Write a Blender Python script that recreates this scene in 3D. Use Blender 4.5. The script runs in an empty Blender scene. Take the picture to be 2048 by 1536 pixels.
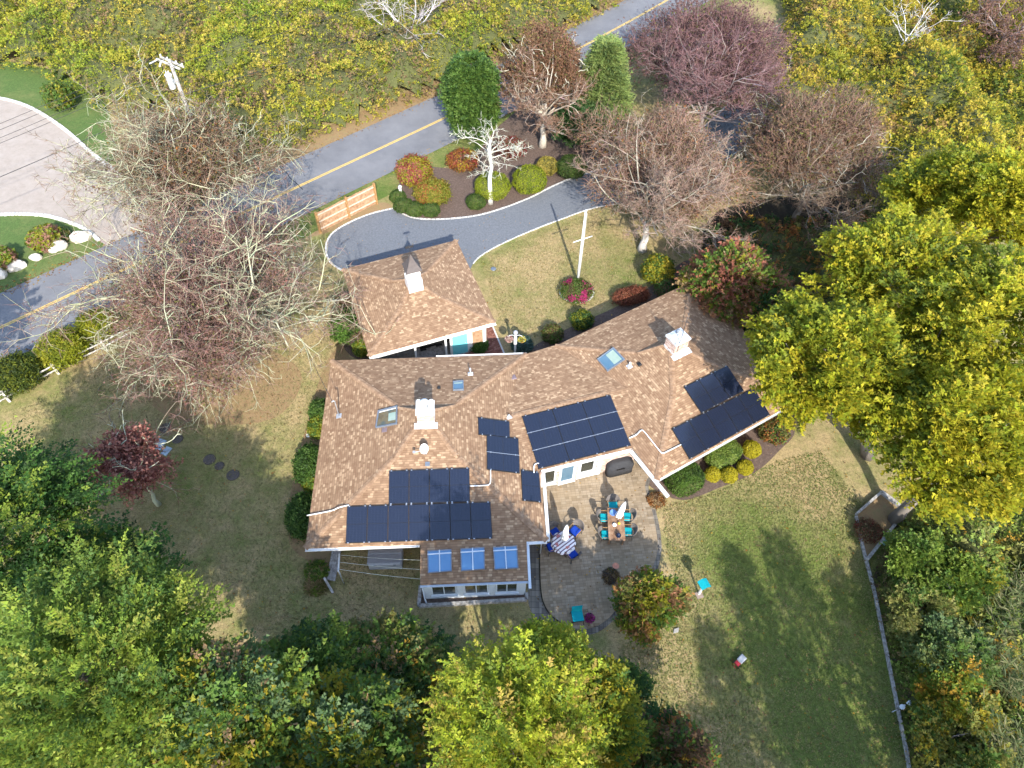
import bpy, bmesh, math, random
import numpy as np
from mathutils import Vector, Matrix, Quaternion

# ------------------------------------------------------------------ camera, world, sun, exposure
SC = bpy.context.scene
COL = SC.collection
CAM_H, PITCH, ROLL, FOC = 36.0, 52.0, 1.25, 1460.0      # metres, degrees, degrees, pixels at 2048 wide
_p, _r = math.radians(PITCH), math.radians(ROLL)
FWD = np.array([0, math.cos(_p), -math.sin(_p)])
_rt = np.array([1.0, 0, 0]); _up = np.cross(_rt, FWD)
RIGHT = _rt * math.cos(_r) + _up * math.sin(_r)
UP = np.cross(RIGHT, FWD)
CPOS = np.array([0, 0, CAM_H])
cam_d = bpy.data.cameras.new('camera'); cam = bpy.data.objects.new('camera', cam_d); COL.objects.link(cam)
cam_d.sensor_width = 36.0; cam_d.lens = FOC / 2048 * 36.0; cam_d.clip_end = 2000; cam_d.clip_start = 0.5
cam.matrix_world = Matrix(((RIGHT[0], UP[0], -FWD[0], 0), (RIGHT[1], UP[1], -FWD[1], 0), (RIGHT[2], UP[2], -FWD[2], CAM_H), (0, 0, 0, 1)))
SC.camera = cam

SUN = np.array([0.1587, -0.7966, 0.5833]); SUN /= np.linalg.norm(SUN)     # towards the sun
world = bpy.data.worlds.new('World'); SC.world = world; world.use_nodes = True
wn = world.node_tree.nodes; wl = world.node_tree.links
bg = wn['Background']; sky = wn.new('ShaderNodeTexSky'); sky.sky_type = 'NISHITA'; sky.sun_disc = False
sky.sun_elevation = math.asin(SUN[2]); sky.sun_rotation = math.atan2(SUN[0], SUN[1])
sky.air_density = 1.0; sky.dust_density = 1.0; sky.ozone_density = 1.0
wl.new(sky.outputs[0], bg.inputs[0]); bg.inputs[1].default_value = 0.15
sun_d = bpy.data.lights.new('sun', 'SUN'); sun_d.energy = 2.7; sun_d.angle = math.radians(0.55); sun_d.color = (1.0, 0.945, 0.86)
sun_o = bpy.data.objects.new('sun', sun_d); COL.objects.link(sun_o)
sun_o.rotation_euler = Vector(SUN).to_track_quat('Z', 'Y').to_euler(); sun_o.location = (10, -40, 60)
SC.view_settings.view_transform = 'Standard'; SC.view_settings.look = 'None'
SC.view_settings.exposure = 1.84; SC.view_settings.gamma = 1.0
SC.cycles.max_bounces = 6; SC.cycles.diffuse_bounces = 3; SC.cycles.transparent_max_bounces = 8
SC.cycles.use_adaptive_sampling = True; SC.cycles.adaptive_threshold = 0.02

# ------------------------------------------------------------------ small maths helpers
def P(x, y, z=0.0):
    """the point at height z that the photograph shows at pixel x, y (2048 wide)"""
    d = FWD + RIGHT * (x - 1024) / FOC - UP * (y - 768) / FOC
    return CPOS + d * ((z - CAM_H) / d[2])
def V(a): return Vector((float(a[0]), float(a[1]), float(a[2])))
def nrm(a):
    a = np.asarray(a, float); return a / np.maximum(np.linalg.norm(a, axis=-1, keepdims=True), 1e-9)
def lin(r, g, b):
    f = lambda c: (c / 255 / 12.92) if c / 255 <= 0.04045 else ((c / 255 + 0.055) / 1.055) ** 2.4
    return (f(r), f(g), f(b))
def spline(pts, n=8, closed=False):
    pts = [np.asarray(p, float) for p in pts]; out = []
    N = len(pts); R = range(N if closed else N - 1)
    for i in R:
        g = lambda k: pts[k % N] if closed else pts[max(0, min(N - 1, k))]
        p0, p1, p2, p3 = g(i - 1), g(i), g(i + 1), g(i + 2)
        for k in range(n):
            t = k / n
            out.append(0.5 * ((2 * p1) + (p2 - p0) * t + (2 * p0 - 5 * p1 + 4 * p2 - p3) * t * t + (3 * p1 - p0 - 3 * p2 + p3) * t ** 3))
    if not closed: out.append(pts[-1])
    return out
def inpoly(x, y, poly):
    poly = np.asarray(poly)[:, :2]; c = np.zeros(x.shape, bool); j = len(poly) - 1
    for i in range(len(poly)):
        xi, yi = poly[i]; xj, yj = poly[j]
        with np.errstate(divide='ignore', invalid='ignore'):
            m = ((yi > y) != (yj > y)) & (x < (xj - xi) * (y - yi) / (yj - yi + 1e-12) + xi)
        c ^= m; j = i
    return c
class Noise2:
    def __init__(s, seed): s.g = np.random.default_rng(seed).random((128, 128))
    def __call__(s, x, y, sc=1.0):
        x = np.asarray(x) / sc + 500.0; y = np.asarray(y) / sc + 500.0
        xi = np.floor(x).astype(int); yi = np.floor(y).astype(int); fx = x - xi; fy = y - yi
        fx = fx * fx * (3 - 2 * fx); fy = fy * fy * (3 - 2 * fy); g = s.g
        a = g[xi % 128, yi % 128]; b = g[(xi + 1) % 128, yi % 128]; c = g[xi % 128, (yi + 1) % 128]; d = g[(xi + 1) % 128, (yi + 1) % 128]
        return (a * (1 - fx) + b * fx) * (1 - fy) + (c * (1 - fx) + d * fx) * fy

# ------------------------------------------------------------------ materials
MATS = {}
def newmat(name):
    m = bpy.data.materials.new(name); m.use_nodes = True; MATS[name] = m
    return m, m.node_tree.nodes, m.node_tree.links, m.node_tree.nodes['Principled BSDF']
def ramp(n, stops, interp='LINEAR'):
    r = n.new('ShaderNodeValToRGB'); r.color_ramp.interpolation = interp
    e = r.color_ramp.elements
    while len(e) < len(stops): e.new(0.5)
    for el, (p, c) in zip(e, stops): el.position = p; el.color = (*c[:3], 1)
    return r
def noise_mat(name, cols, scale=2.0, detail=6, rough=0.8, bump=0.0, bscale=30.0, coord='Object', spec=0.3, metallic=0.0, lo=0.3, hi=0.7, rgh=0.55):
    m, n, l, b = newmat(name)
    tc = n.new('ShaderNodeTexCoord'); nz = n.new('ShaderNodeTexNoise')
    nz.inputs['Scale'].default_value = scale; nz.inputs['Detail'].default_value = detail; nz.inputs['Roughness'].default_value = rgh
    l.new(tc.outputs[coord], nz.inputs['Vector'])
    k = len(cols); r = ramp(n, [(lo + (hi - lo) * i / max(1, k - 1), c) for i, c in enumerate(cols)])
    l.new(nz.outputs[0], r.inputs[0]); l.new(r.outputs[0], b.inputs['Base Color'])
    b.inputs['Roughness'].default_value = rough; b.inputs['Specular IOR Level'].default_value = spec; b.inputs['Metallic'].default_value = metallic
    if bump:
        n2 = n.new('ShaderNodeTexNoise'); n2.inputs['Scale'].default_value = bscale; n2.inputs['Detail'].default_value = 4
        l.new(tc.outputs[coord], n2.inputs['Vector']); bp = n.new('ShaderNodeBump'); bp.inputs['Strength'].default_value = bump; bp.inputs['Distance'].default_value = 0.03
        l.new(n2.outputs[0], bp.inputs['Height']); l.new(bp.outputs[0], b.inputs['Normal'])
    return m
def mathn(n, l, op, a, b=None):
    q = n.new('ShaderNodeMath'); q.operation = op
    for i, v in enumerate((a, b)):
        if v is None: continue
        if isinstance(v, (int, float)): q.inputs[i].default_value = v
        else: l.new(v, q.inputs[i])
    return q.outputs[0]
def tab_mat(name, stops, w, h, rough=0.9, joint=(0.03, 0.02, 0.015), jw=0.12, bump=0.5, coord='UV', jmix=0.5, big=None, spec=0.2, vary=1.0, jitter=True):
    """rows of randomly coloured tabs (shingles, pavers, bricks) in metres of the UV map"""
    m, n, l, b = newmat(name)
    tc = n.new('ShaderNodeTexCoord'); sp = n.new('ShaderNodeSeparateXYZ'); l.new(tc.outputs[coord], sp.inputs[0])
    v = mathn(n, l, 'DIVIDE', sp.outputs[1], h); row = mathn(n, l, 'FLOOR', v)
    w1 = n.new('ShaderNodeTexWhiteNoise'); w1.noise_dimensions = '1D'; l.new(row, w1.inputs['W'])
    u = mathn(n, l, 'ADD', mathn(n, l, 'DIVIDE', sp.outputs[0], w), mathn(n, l, 'MULTIPLY', w1.outputs[0], 17.0 if jitter else 0.0))
    # uneven tab widths: bend u a little
    cell = mathn(n, l, 'FLOOR', mathn(n, l, 'ADD', u, mathn(n, l, 'MULTIPLY', mathn(n, l, 'SINE', mathn(n, l, 'MULTIPLY', u, 2.3)), 0.33 * vary)))
    cb = n.new('ShaderNodeCombineXYZ'); l.new(cell, cb.inputs[0]); l.new(row, cb.inputs[1])
    w2 = n.new('ShaderNodeTexWhiteNoise'); w2.noise_dimensions = '2D'; l.new(cb.outputs[0], w2.inputs['Vector'])
    r = ramp(n, stops); l.new(w2.outputs[0], r.inputs[0])
    nz = n.new('ShaderNodeTexNoise'); nz.inputs['Scale'].default_value = 0.6; nz.inputs['Detail'].default_value = 5; l.new(tc.outputs['Object'], nz.inputs['Vector'])
    hs = n.new('ShaderNodeHueSaturation'); l.new(r.outputs[0], hs.inputs['Color'])
    l.new(mathn(n, l, 'ADD', mathn(n, l, 'MULTIPLY', nz.outputs[0], 0.4), 0.8), hs.inputs['Value'])
    fv = mathn(n, l, 'FRACT', v)
    edge = mathn(n, l, 'LESS_THAN', fv, jw)
    if jitter is False:
        edge = mathn(n, l, 'MAXIMUM', edge, mathn(n, l, 'LESS_THAN', mathn(n, l, 'FRACT', u), jw * h / w))
    mx = n.new('ShaderNodeMixRGB'); l.new(mathn(n, l, 'MULTIPLY', edge, jmix), mx.inputs[0]); l.new(hs.outputs[0], mx.inputs[1]); mx.inputs[2].default_value = (*joint, 1)
    out = mx.outputs[0]
    if big:
        n3 = n.new('ShaderNodeTexNoise'); n3.inputs['Scale'].default_value = big[1]; n3.inputs['Detail'].default_value = 6; l.new(tc.outputs['Object'], n3.inputs['Vector'])
        rr = ramp(n, [(0.45, (0, 0, 0)), (0.7, (1, 1, 1))]); l.new(n3.outputs[0], rr.inputs[0])
        m2 = n.new('ShaderNodeMixRGB'); l.new(mathn(n, l, 'MULTIPLY', rr.outputs[0], big[2]), m2.inputs[0]); l.new(out, m2.inputs[1]); m2.inputs[2].default_value = (*big[0], 1); out = m2.outputs[0]
    l.new(out, b.inputs['Base Color']); b.inputs['Roughness'].default_value = rough; b.inputs['Specular IOR Level'].default_value = spec
    bp = n.new('ShaderNodeBump'); bp.inputs['Strength'].default_value = bump; bp.inputs['Distance'].default_value = 0.012
    hh = mathn(n, l, 'ADD', mathn(n, l, 'SUBTRACT', 1.0, fv), mathn(n, l, 'MULTIPLY', w2.outputs[0], 0.5)); l.new(hh, bp.inputs['Height']); l.new(bp.outputs[0], b.inputs['Normal'])
    return m
def vcol_mat(name, trans=0.3, rough=0.6, spec=0.25, tint=(1, 1, 1)):
    m, n, l, b = newmat(name)
    at = n.new('ShaderNodeAttribute'); at.attribute_name = 'col'
    l.new(at.outputs['Color'], b.inputs['Base Color']); b.inputs['Roughness'].default_value = rough; b.inputs['Specular IOR Level'].default_value = spec
    if trans > 0:
        tr = n.new('ShaderNodeBsdfTranslucent'); g = n.new('ShaderNodeGamma'); g.inputs[1].default_value = 0.9
        l.new(at.outputs['Color'], g.inputs[0]); l.new(g.outputs[0], tr.inputs[0])
        mx = n.new('ShaderNodeMixShader'); mx.inputs[0].default_value = trans
        l.new(b.outputs[0], mx.inputs[1]); l.new(tr.outputs[0], mx.inputs[2]); l.new(mx.outputs[0], n['Material Output'].inputs[0])
    return m
def plain(name, col, rough=0.5, spec=0.4, metallic=0.0, var=0.12, scale=6.0, bump=0.0):
    c0 = tuple(x * (1 - var) for x in col); c1 = tuple(min(1, x * (1 + var)) for x in col)
    return noise_mat(name, [c0, c1], scale=scale, rough=rough, spec=spec, metallic=metallic, bump=bump)

M_LEAF = vcol_mat('leaf', 0.42); M_BARK = vcol_mat('bark', 0.0, 0.9, 0.1); M_NEEDLE = vcol_mat('needle', 0.15, 0.7, 0.15)
M_SHINGLE = tab_mat('asphalt_shingle', [(0.0, (0.18, 0.107, 0.062)), (0.3, (0.215, 0.132, 0.078)), (0.65, (0.245, 0.155, 0.092)), (0.85, (0.3, 0.197, 0.118)), (1.0, (0.4, 0.28, 0.172))], 0.17, 0.125, jw=0.18, jmix=0.5, joint=(0.08, 0.045, 0.027), bump=0.2, vary=0.6)
M_CAP = noise_mat('hip_cap_shingle', [(0.19, 0.115, 0.068), (0.25, 0.157, 0.094), (0.33, 0.22, 0.135)], scale=5.0, rough=0.9, lo=0.35, hi=0.65)
M_PAVER = tab_mat('concrete_paver', [(0.0, (0.19, 0.145, 0.095)), (0.4, (0.245, 0.19, 0.127)), (0.75, (0.28, 0.22, 0.15)), (1.0, (0.3, 0.245, 0.175))], 0.21, 0.15, rough=0.85, joint=(0.06, 0.055, 0.045), jw=0.1, jmix=0.45, bump=0.3, big=((0.3, 0.22, 0.13), 0.45, 0.6), jitter=False)
M_PAVERB = tab_mat('border_paver', [(0.0, (0.1, 0.09, 0.08)), (0.5, (0.145, 0.13, 0.105)), (1.0, (0.2, 0.18, 0.15))], 0.2, 0.3, rough=0.85, joint=(0.05, 0.045, 0.04), jw=0.08, jmix=0.7, bump=0.35, jitter=False)
M_BRICK = tab_mat('red_brick', [(0.0, (0.2, 0.06, 0.035)), (0.5, (0.3, 0.1, 0.06)), (1.0, (0.42, 0.19, 0.12))], 0.21, 0.075, rough=0.85, joint=(0.4, 0.36, 0.3), jw=0.14, jmix=0.8, bump=0.3)
M_BRICKW = tab_mat('pale_brick', [(0.0, (0.3, 0.19, 0.15)), (0.5, (0.42, 0.29, 0.235)), (1.0, (0.55, 0.45, 0.39))], 0.21, 0.075, rough=0.85, joint=(0.5, 0.47, 0.43), jw=0.16, jmix=0.8, bump=0.3)
M_BRICKP = tab_mat('brick_walk', [(0.0, (0.13, 0.045, 0.03)), (0.5, (0.2, 0.075, 0.05)), (1.0, (0.28, 0.13, 0.095))], 0.2, 0.1, rough=0.85, joint=(0.08, 0.06, 0.05), jw=0.12, jmix=0.7, bump=0.3)
M_WHITE = plain('white_paint', (0.74, 0.74, 0.72), 0.45, var=0.05)
M_WHITEW = plain('weathered_white', (0.62, 0.62, 0.6), 0.6, var=0.12, scale=9)
M_LEAD = noise_mat('lead_flashing', [(0.3, 0.31, 0.34), (0.62, 0.63, 0.64), (0.75, 0.75, 0.74)], scale=6, rough=0.45, metallic=0.35, spec=0.5, lo=0.35, hi=0.6)
M_ALU = plain('aluminium', (0.55, 0.56, 0.57), 0.35, metallic=0.8, var=0.08)
M_GALV = plain('galvanised_steel', (0.5, 0.52, 0.54), 0.45, metallic=0.6, var=0.15)
M_DKMETAL = plain('dark_metal', (0.025, 0.025, 0.028), 0.45, spec=0.5)
M_BLACK = plain('black_plastic', (0.012, 0.012, 0.013), 0.45, spec=0.4)
M_COVER = plain('black_fabric_cover', (0.035, 0.036, 0.04), 0.75, spec=0.2, bump=0.3)
M_GREYPL = plain('grey_plastic', (0.3, 0.31, 0.33), 0.5, var=0.06)
M_GREYPL2 = plain('grey_plastic_lid', (0.22, 0.23, 0.25), 0.5, var=0.06)
M_TIMBER = noise_mat('weathered_timber', [(0.19, 0.175, 0.16), (0.3, 0.285, 0.265), (0.4, 0.385, 0.36)], scale=7, rough=0.85, bump=0.3, lo=0.35, hi=0.65)
M_RAIL = noise_mat('split_rail_wood', [(0.26, 0.24, 0.21), (0.42, 0.4, 0.36), (0.52, 0.5, 0.46)], scale=5, rough=0.85, bump=0.3, lo=0.35, hi=0.65)
M_CEDAR = noise_mat('cedar_board', [(0.22, 0.12, 0.065), (0.33, 0.2, 0.115), (0.42, 0.28, 0.175)], scale=4, rough=0.8, bump=0.2, lo=0.3, hi=0.7)
M_CEDARL = noise_mat('cedar_rail', [(0.42, 0.33, 0.24), (0.55, 0.46, 0.36)], scale=6, rough=0.8)
M_CEDARP = noise_mat('treated_post', [(0.24, 0.13, 0.05), (0.36, 0.21, 0.085)], scale=6, rough=0.8)
M_POLE = noise_mat('pole_wood', [(0.2, 0.18, 0.155), (0.34, 0.31, 0.28), (0.42, 0.4, 0.37)], scale=3, rough=0.85, bump=0.3, lo=0.35, hi=0.65)
M_TABLEW = noise_mat('teak', [(0.16, 0.085, 0.045), (0.24, 0.14, 0.08), (0.31, 0.2, 0.125)], scale=3.5, rough=0.6, lo=0.35, hi=0.65)
M_TEAL = plain('teal_fabric', (0.005, 0.27, 0.31), 0.8, spec=0.15, var=0.08)
M_BLUE = plain('blue_fabric', (0.01, 0.045, 0.3), 0.8, spec=0.15, var=0.1)
M_SLING = plain('taupe_sling', (0.13, 0.115, 0.105), 0.8, spec=0.15)
M_UMB = plain('white_canvas', (0.84, 0.84, 0.82), 0.8, spec=0.15, var=0.05, bump=0.2)
M_TURQ = plain('turquoise_paint', (0.16, 0.58, 0.62), 0.4, var=0.04)
M_COPPER = plain('copper', (0.5, 0.2, 0.12), 0.45, metallic=0.4)
M_TERRA = plain('terracotta', (0.36, 0.15, 0.08), 0.8)
M_GLASSD = plain('window_glass', (0.02, 0.025, 0.02), 0.04, spec=0.8, var=0.3, scale=1.5)
M_SKYGL = noise_mat('painted_sky_glass', [(0.055, 0.12, 0.18), (0.08, 0.15, 0.21)], scale=1.5, rough=0.06, spec=0.9)  # blue sky reflection painted into the glass base colour
M_SKYGL2 = noise_mat('painted_sky_glass_blue', [(0.07, 0.19, 0.36), (0.1, 0.23, 0.4)], scale=1.5, rough=0.08, spec=0.9)  # sun room panes: a brighter sky reflection put into the base colour
M_SKYWELL = noise_mat('pale_skylight_well', [(0.2, 0.28, 0.23), (0.28, 0.34, 0.29)], scale=2.0, rough=0.2, spec=0.6)
M_SKYWARM = noise_mat('dark_skylight_well', [(0.06, 0.045, 0.02), (0.13, 0.1, 0.045), (0.06, 0.075, 0.06)], scale=2.2, rough=0.08, spec=0.8)
M_SKFRAME = plain('skylight_frame', (0.16, 0.19, 0.23), 0.4, metallic=0.3)
M_BLUEWHITE = plain('pale_blue_trim', (0.5, 0.56, 0.62), 0.5, var=0.05)
M_SIDING = plain('cedar_siding', (0.17, 0.125, 0.095), 0.8, var=0.15)
M_STONE = noise_mat('pale_boulder', [(0.3, 0.27, 0.23), (0.5, 0.46, 0.4), (0.62, 0.58, 0.52)], scale=2.5, rough=0.85, bump=0.5, bscale=9, lo=0.3, hi=0.65)
M_SLAB = noise_mat('blue_slab', [(0.24, 0.3, 0.36), (0.36, 0.43, 0.48)], scale=3, rough=0.8)
M_DISC = noise_mat('dark_mulch', [(0.06, 0.05, 0.045), (0.1, 0.085, 0.075)], scale=12, rough=0.95, bump=0.4)
M_COBBLE = noise_mat('pale_cobble', [(0.42, 0.41, 0.39), (0.6, 0.59, 0.56)], scale=9, rough=0.85, bump=0.3)
M_CONC = noise_mat('concrete', [(0.22, 0.21, 0.19), (0.36, 0.35, 0.32)], scale=5, rough=0.85, bump=0.2)
M_MAT = noise_mat('door_mat', [(0.2, 0.15, 0.12), (0.27, 0.21, 0.17)], scale=20, rough=0.95)
M_CANVASBLUE = plain('blue_glaze', (0.12, 0.24, 0.5), 0.2, spec=0.6)
M_NAVY = plain('navy_glaze', (0.006, 0.014, 0.04), 0.12, spec=0.7)
M_WIRE = plain('wire', (0.03, 0.03, 0.032), 0.6)
M_ROPE = plain('clothes_line', (0.5, 0.52, 0.45), 0.7)
M_CORAL = plain('coral_red', (0.55, 0.07, 0.06), 0.6)
M_REDBARN = plain('barn_red', (0.3, 0.02, 0.03), 0.6)
M_GREENBOX = plain('faded_green', (0.12, 0.26, 0.2), 0.6)
M_YELLOW = plain('yellow_petal', (0.75, 0.55, 0.04), 0.6)

def road_mat(name, a, b, c):
    m = noise_mat(name, [a, b, c], scale=0.35, detail=9, rough=0.85, bump=0.35, bscale=60, lo=0.25, hi=0.75, rgh=0.72)
    return m
M_ROAD = road_mat('asphalt', (0.11, 0.111, 0.118), (0.148, 0.149, 0.156), (0.185, 0.185, 0.19))
M_LINE = noise_mat('yellow_road_paint', [(0.42, 0.27, 0.07), (0.58, 0.4, 0.11)], scale=7, detail=8, rough=0.7, lo=0.3, hi=0.6)
M_LINEW = noise_mat('pale_road_paint', [(0.5, 0.42, 0.2), (0.6, 0.5, 0.25)], scale=7, detail=8, rough=0.7, lo=0.3, hi=0.6)
M_DRIVE = noise_mat('blue_stone_gravel', [(0.07, 0.077, 0.09), (0.125, 0.135, 0.15), (0.19, 0.2, 0.215)], scale=7, detail=10, rough=0.9, bump=0.6, bscale=40, lo=0.3, hi=0.72, rgh=0.85)
M_SHELL = noise_mat('pale_gravel', [(0.24, 0.2, 0.165), (0.3, 0.255, 0.215), (0.34, 0.295, 0.255)], scale=1.2, detail=10, rough=0.9, bump=0.5, bscale=40, lo=0.3, hi=0.7, rgh=0.8)
M_MULCH = noise_mat('bark_mulch', [(0.05, 0.032, 0.025), (0.1, 0.07, 0.055), (0.19, 0.135, 0.105)], scale=6, detail=10, rough=0.95, bump=0.7, bscale=25, lo=0.32, hi=0.7, rgh=0.85)
M_LITTER = noise_mat('leaf_litter', [(0.14, 0.085, 0.045), (0.24, 0.16, 0.08), (0.15, 0.15, 0.055)], scale=3, detail=10, rough=0.95, bump=0.7, bscale=25, lo=0.32, hi=0.68, rgh=0.85)
M_SOIL = noise_mat('dark_soil', [(0.018, 0.016, 0.01), (0.045, 0.036, 0.022)], scale=4, detail=8, rough=0.95, bump=0.6, bscale=20)
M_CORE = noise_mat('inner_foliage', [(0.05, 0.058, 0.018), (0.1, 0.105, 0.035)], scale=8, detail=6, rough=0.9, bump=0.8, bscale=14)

def lawn_mat(name, dry, green, dark, bias=0.0, scale=1.0, zone=False):
    m, n, l, b = newmat(name)
    tc = n.new('ShaderNodeTexCoord')
    def nz(sc, det=6, rg=0.6):
        q = n.new('ShaderNodeTexNoise'); q.inputs['Scale'].default_value = sc; q.inputs['Detail'].default_value = det; q.inputs['Roughness'].default_value = rg
        l.new(tc.outputs['Object'], q.inputs['Vector']); return q.outputs[0]
    a = nz(0.2 * scale, 8, 0.66); c = nz(1.1, 9, 0.8); d = nz(16.0, 4, 0.7); e = nz(5.0, 6, 0.7)
    t = mathn(n, l, 'ADD', mathn(n, l, 'MULTIPLY', a, 0.62), mathn(n, l, 'MULTIPLY', c, 0.42))
    if zone:      # the yard east of the patio is watered and greener
        sp = n.new('ShaderNodeSeparateXYZ'); l.new(tc.outputs['Object'], sp.inputs[0])
        def sat(q):
            c_ = n.new('ShaderNodeClamp'); l.new(q, c_.inputs[0]); return c_.outputs[0]
        gx = sat(mathn(n, l, 'DIVIDE', mathn(n, l, 'SUBTRACT', sp.outputs[0], 8.5), 5.0)); gy = sat(mathn(n, l, 'DIVIDE', mathn(n, l, 'SUBTRACT', 21.0, sp.outputs[1]), 5.0))
        t = mathn(n, l, 'SUBTRACT', t, mathn(n, l, 'MULTIPLY', mathn(n, l, 'MULTIPLY', gx, gy), 0.15))
        hx = sat(mathn(n, l, 'DIVIDE', mathn(n, l, 'SUBTRACT', -11.0, sp.outputs[0]), 5.0)); hy = sat(mathn(n, l, 'DIVIDE', mathn(n, l, 'SUBTRACT', 30.0, sp.outputs[1]), 6.0))
        t = mathn(n, l, 'SUBTRACT', t, mathn(n, l, 'MULTIPLY', mathn(n, l, 'MULTIPLY', hx, hy), 0.01))
    r = ramp(n, [(0.42 + bias, green), (0.52 + bias, tuple((x + y) / 2 for x, y in zip(green, dry))), (0.61 + bias, dry)]); l.new(t, r.inputs[0])
    rr = ramp(n, [(0.36, dark), (0.5, (0.95, 0.95, 0.95)), (0.66, (1.4, 1.38, 1.3))]); l.new(mathn(n, l, 'ADD', mathn(n, l, 'MULTIPLY', d, 0.55), mathn(n, l, 'MULTIPLY', e, 0.45)), rr.inputs[0])
    mx = n.new('ShaderNodeMixRGB'); mx.blend_type = 'MULTIPLY'; mx.inputs[0].default_value = 1; l.new(r.outputs[0], mx.inputs[1]); l.new(rr.outputs[0], mx.inputs[2])
    l.new(mx.outputs[0], b.inputs['Base Color']); b.inputs['Roughness'].default_value = 0.95; b.inputs['Specular IOR Level'].default_value = 0.1
    bp = n.new('ShaderNodeBump'); bp.inputs['Strength'].default_value = 0.6; bp.inputs['Distance'].default_value = 0.04; l.new(d, bp.inputs['Height']); l.new(bp.outputs[0], b.inputs['Normal'])
    return m
M_LAWN = lawn_mat('dry_lawn', (0.31, 0.235, 0.12), (0.115, 0.145, 0.035), (0.5, 0.5, 0.45), bias=-0.03, zone=True)
M_LAWNG = lawn_mat('green_lawn', (0.215, 0.19, 0.075), (0.085, 0.125, 0.028), (0.55, 0.58, 0.5), bias=0.05)
M_LAWNX = lawn_mat('lush_lawn', (0.15, 0.16, 0.06), (0.075, 0.12, 0.035), (0.65, 0.67, 0.6), bias=0.06)

def solar_mat():
    m, n, l, b = newmat('solar_cell')
    tc = n.new('ShaderNodeTexCoord'); sp = n.new('ShaderNodeSeparateXYZ'); l.new(tc.outputs['UV'], sp.inputs[0])
    fu = mathn(n, l, 'FRACT', mathn(n, l, 'DIVIDE', sp.outputs[0], 0.166)); fv = mathn(n, l, 'FRACT', mathn(n, l, 'DIVIDE', sp.outputs[1], 0.083))
    g = mathn(n, l, 'MAXIMUM', mathn(n, l, 'LESS_THAN', fu, 0.035), mathn(n, l, 'LESS_THAN', fv, 0.05))
    mx = n.new('ShaderNodeMixRGB'); l.new(g, mx.inputs[0]); mx.inputs[1].default_value = (0.011, 0.015, 0.03, 1); mx.inputs[2].default_value = (0.028, 0.034, 0.052, 1)
    l.new(mx.outputs[0], b.inputs['Base Color']); b.inputs['Roughness'].default_value = 0.16; b.inputs['Specular IOR Level'].default_value = 0.75
    return m
M_SOLAR = solar_mat()
def stripe_mat():
    m, n, l, b = newmat('striped_cloth')
    tc = n.new('ShaderNodeTexCoord'); sp = n.new('ShaderNodeSeparateXYZ'); l.new(tc.outputs['Object'], sp.inputs[0])
    q = mathn(n, l, 'ADD', mathn(n, l, 'MULTIPLY', sp.outputs[0], 0.64), mathn(n, l, 'MULTIPLY', sp.outputs[1], -0.77))
    s = mathn(n, l, 'LESS_THAN', mathn(n, l, 'FRACT', mathn(n, l, 'DIVIDE', mathn(n, l, 'ADD', q, 0.03), 0.175)), 0.36)
    mx = n.new('ShaderNodeMixRGB'); l.new(s, mx.inputs[0]); mx.inputs[1].default_value = (0.78, 0.76, 0.77, 1); mx.inputs[2].default_value = (0.14, 0.08, 0.12, 1)
    l.new(mx.outputs[0], b.inputs['Base Color']); b.inputs['Roughness'].default_value = 0.85
    return m
M_STRIPE = stripe_mat()

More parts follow.
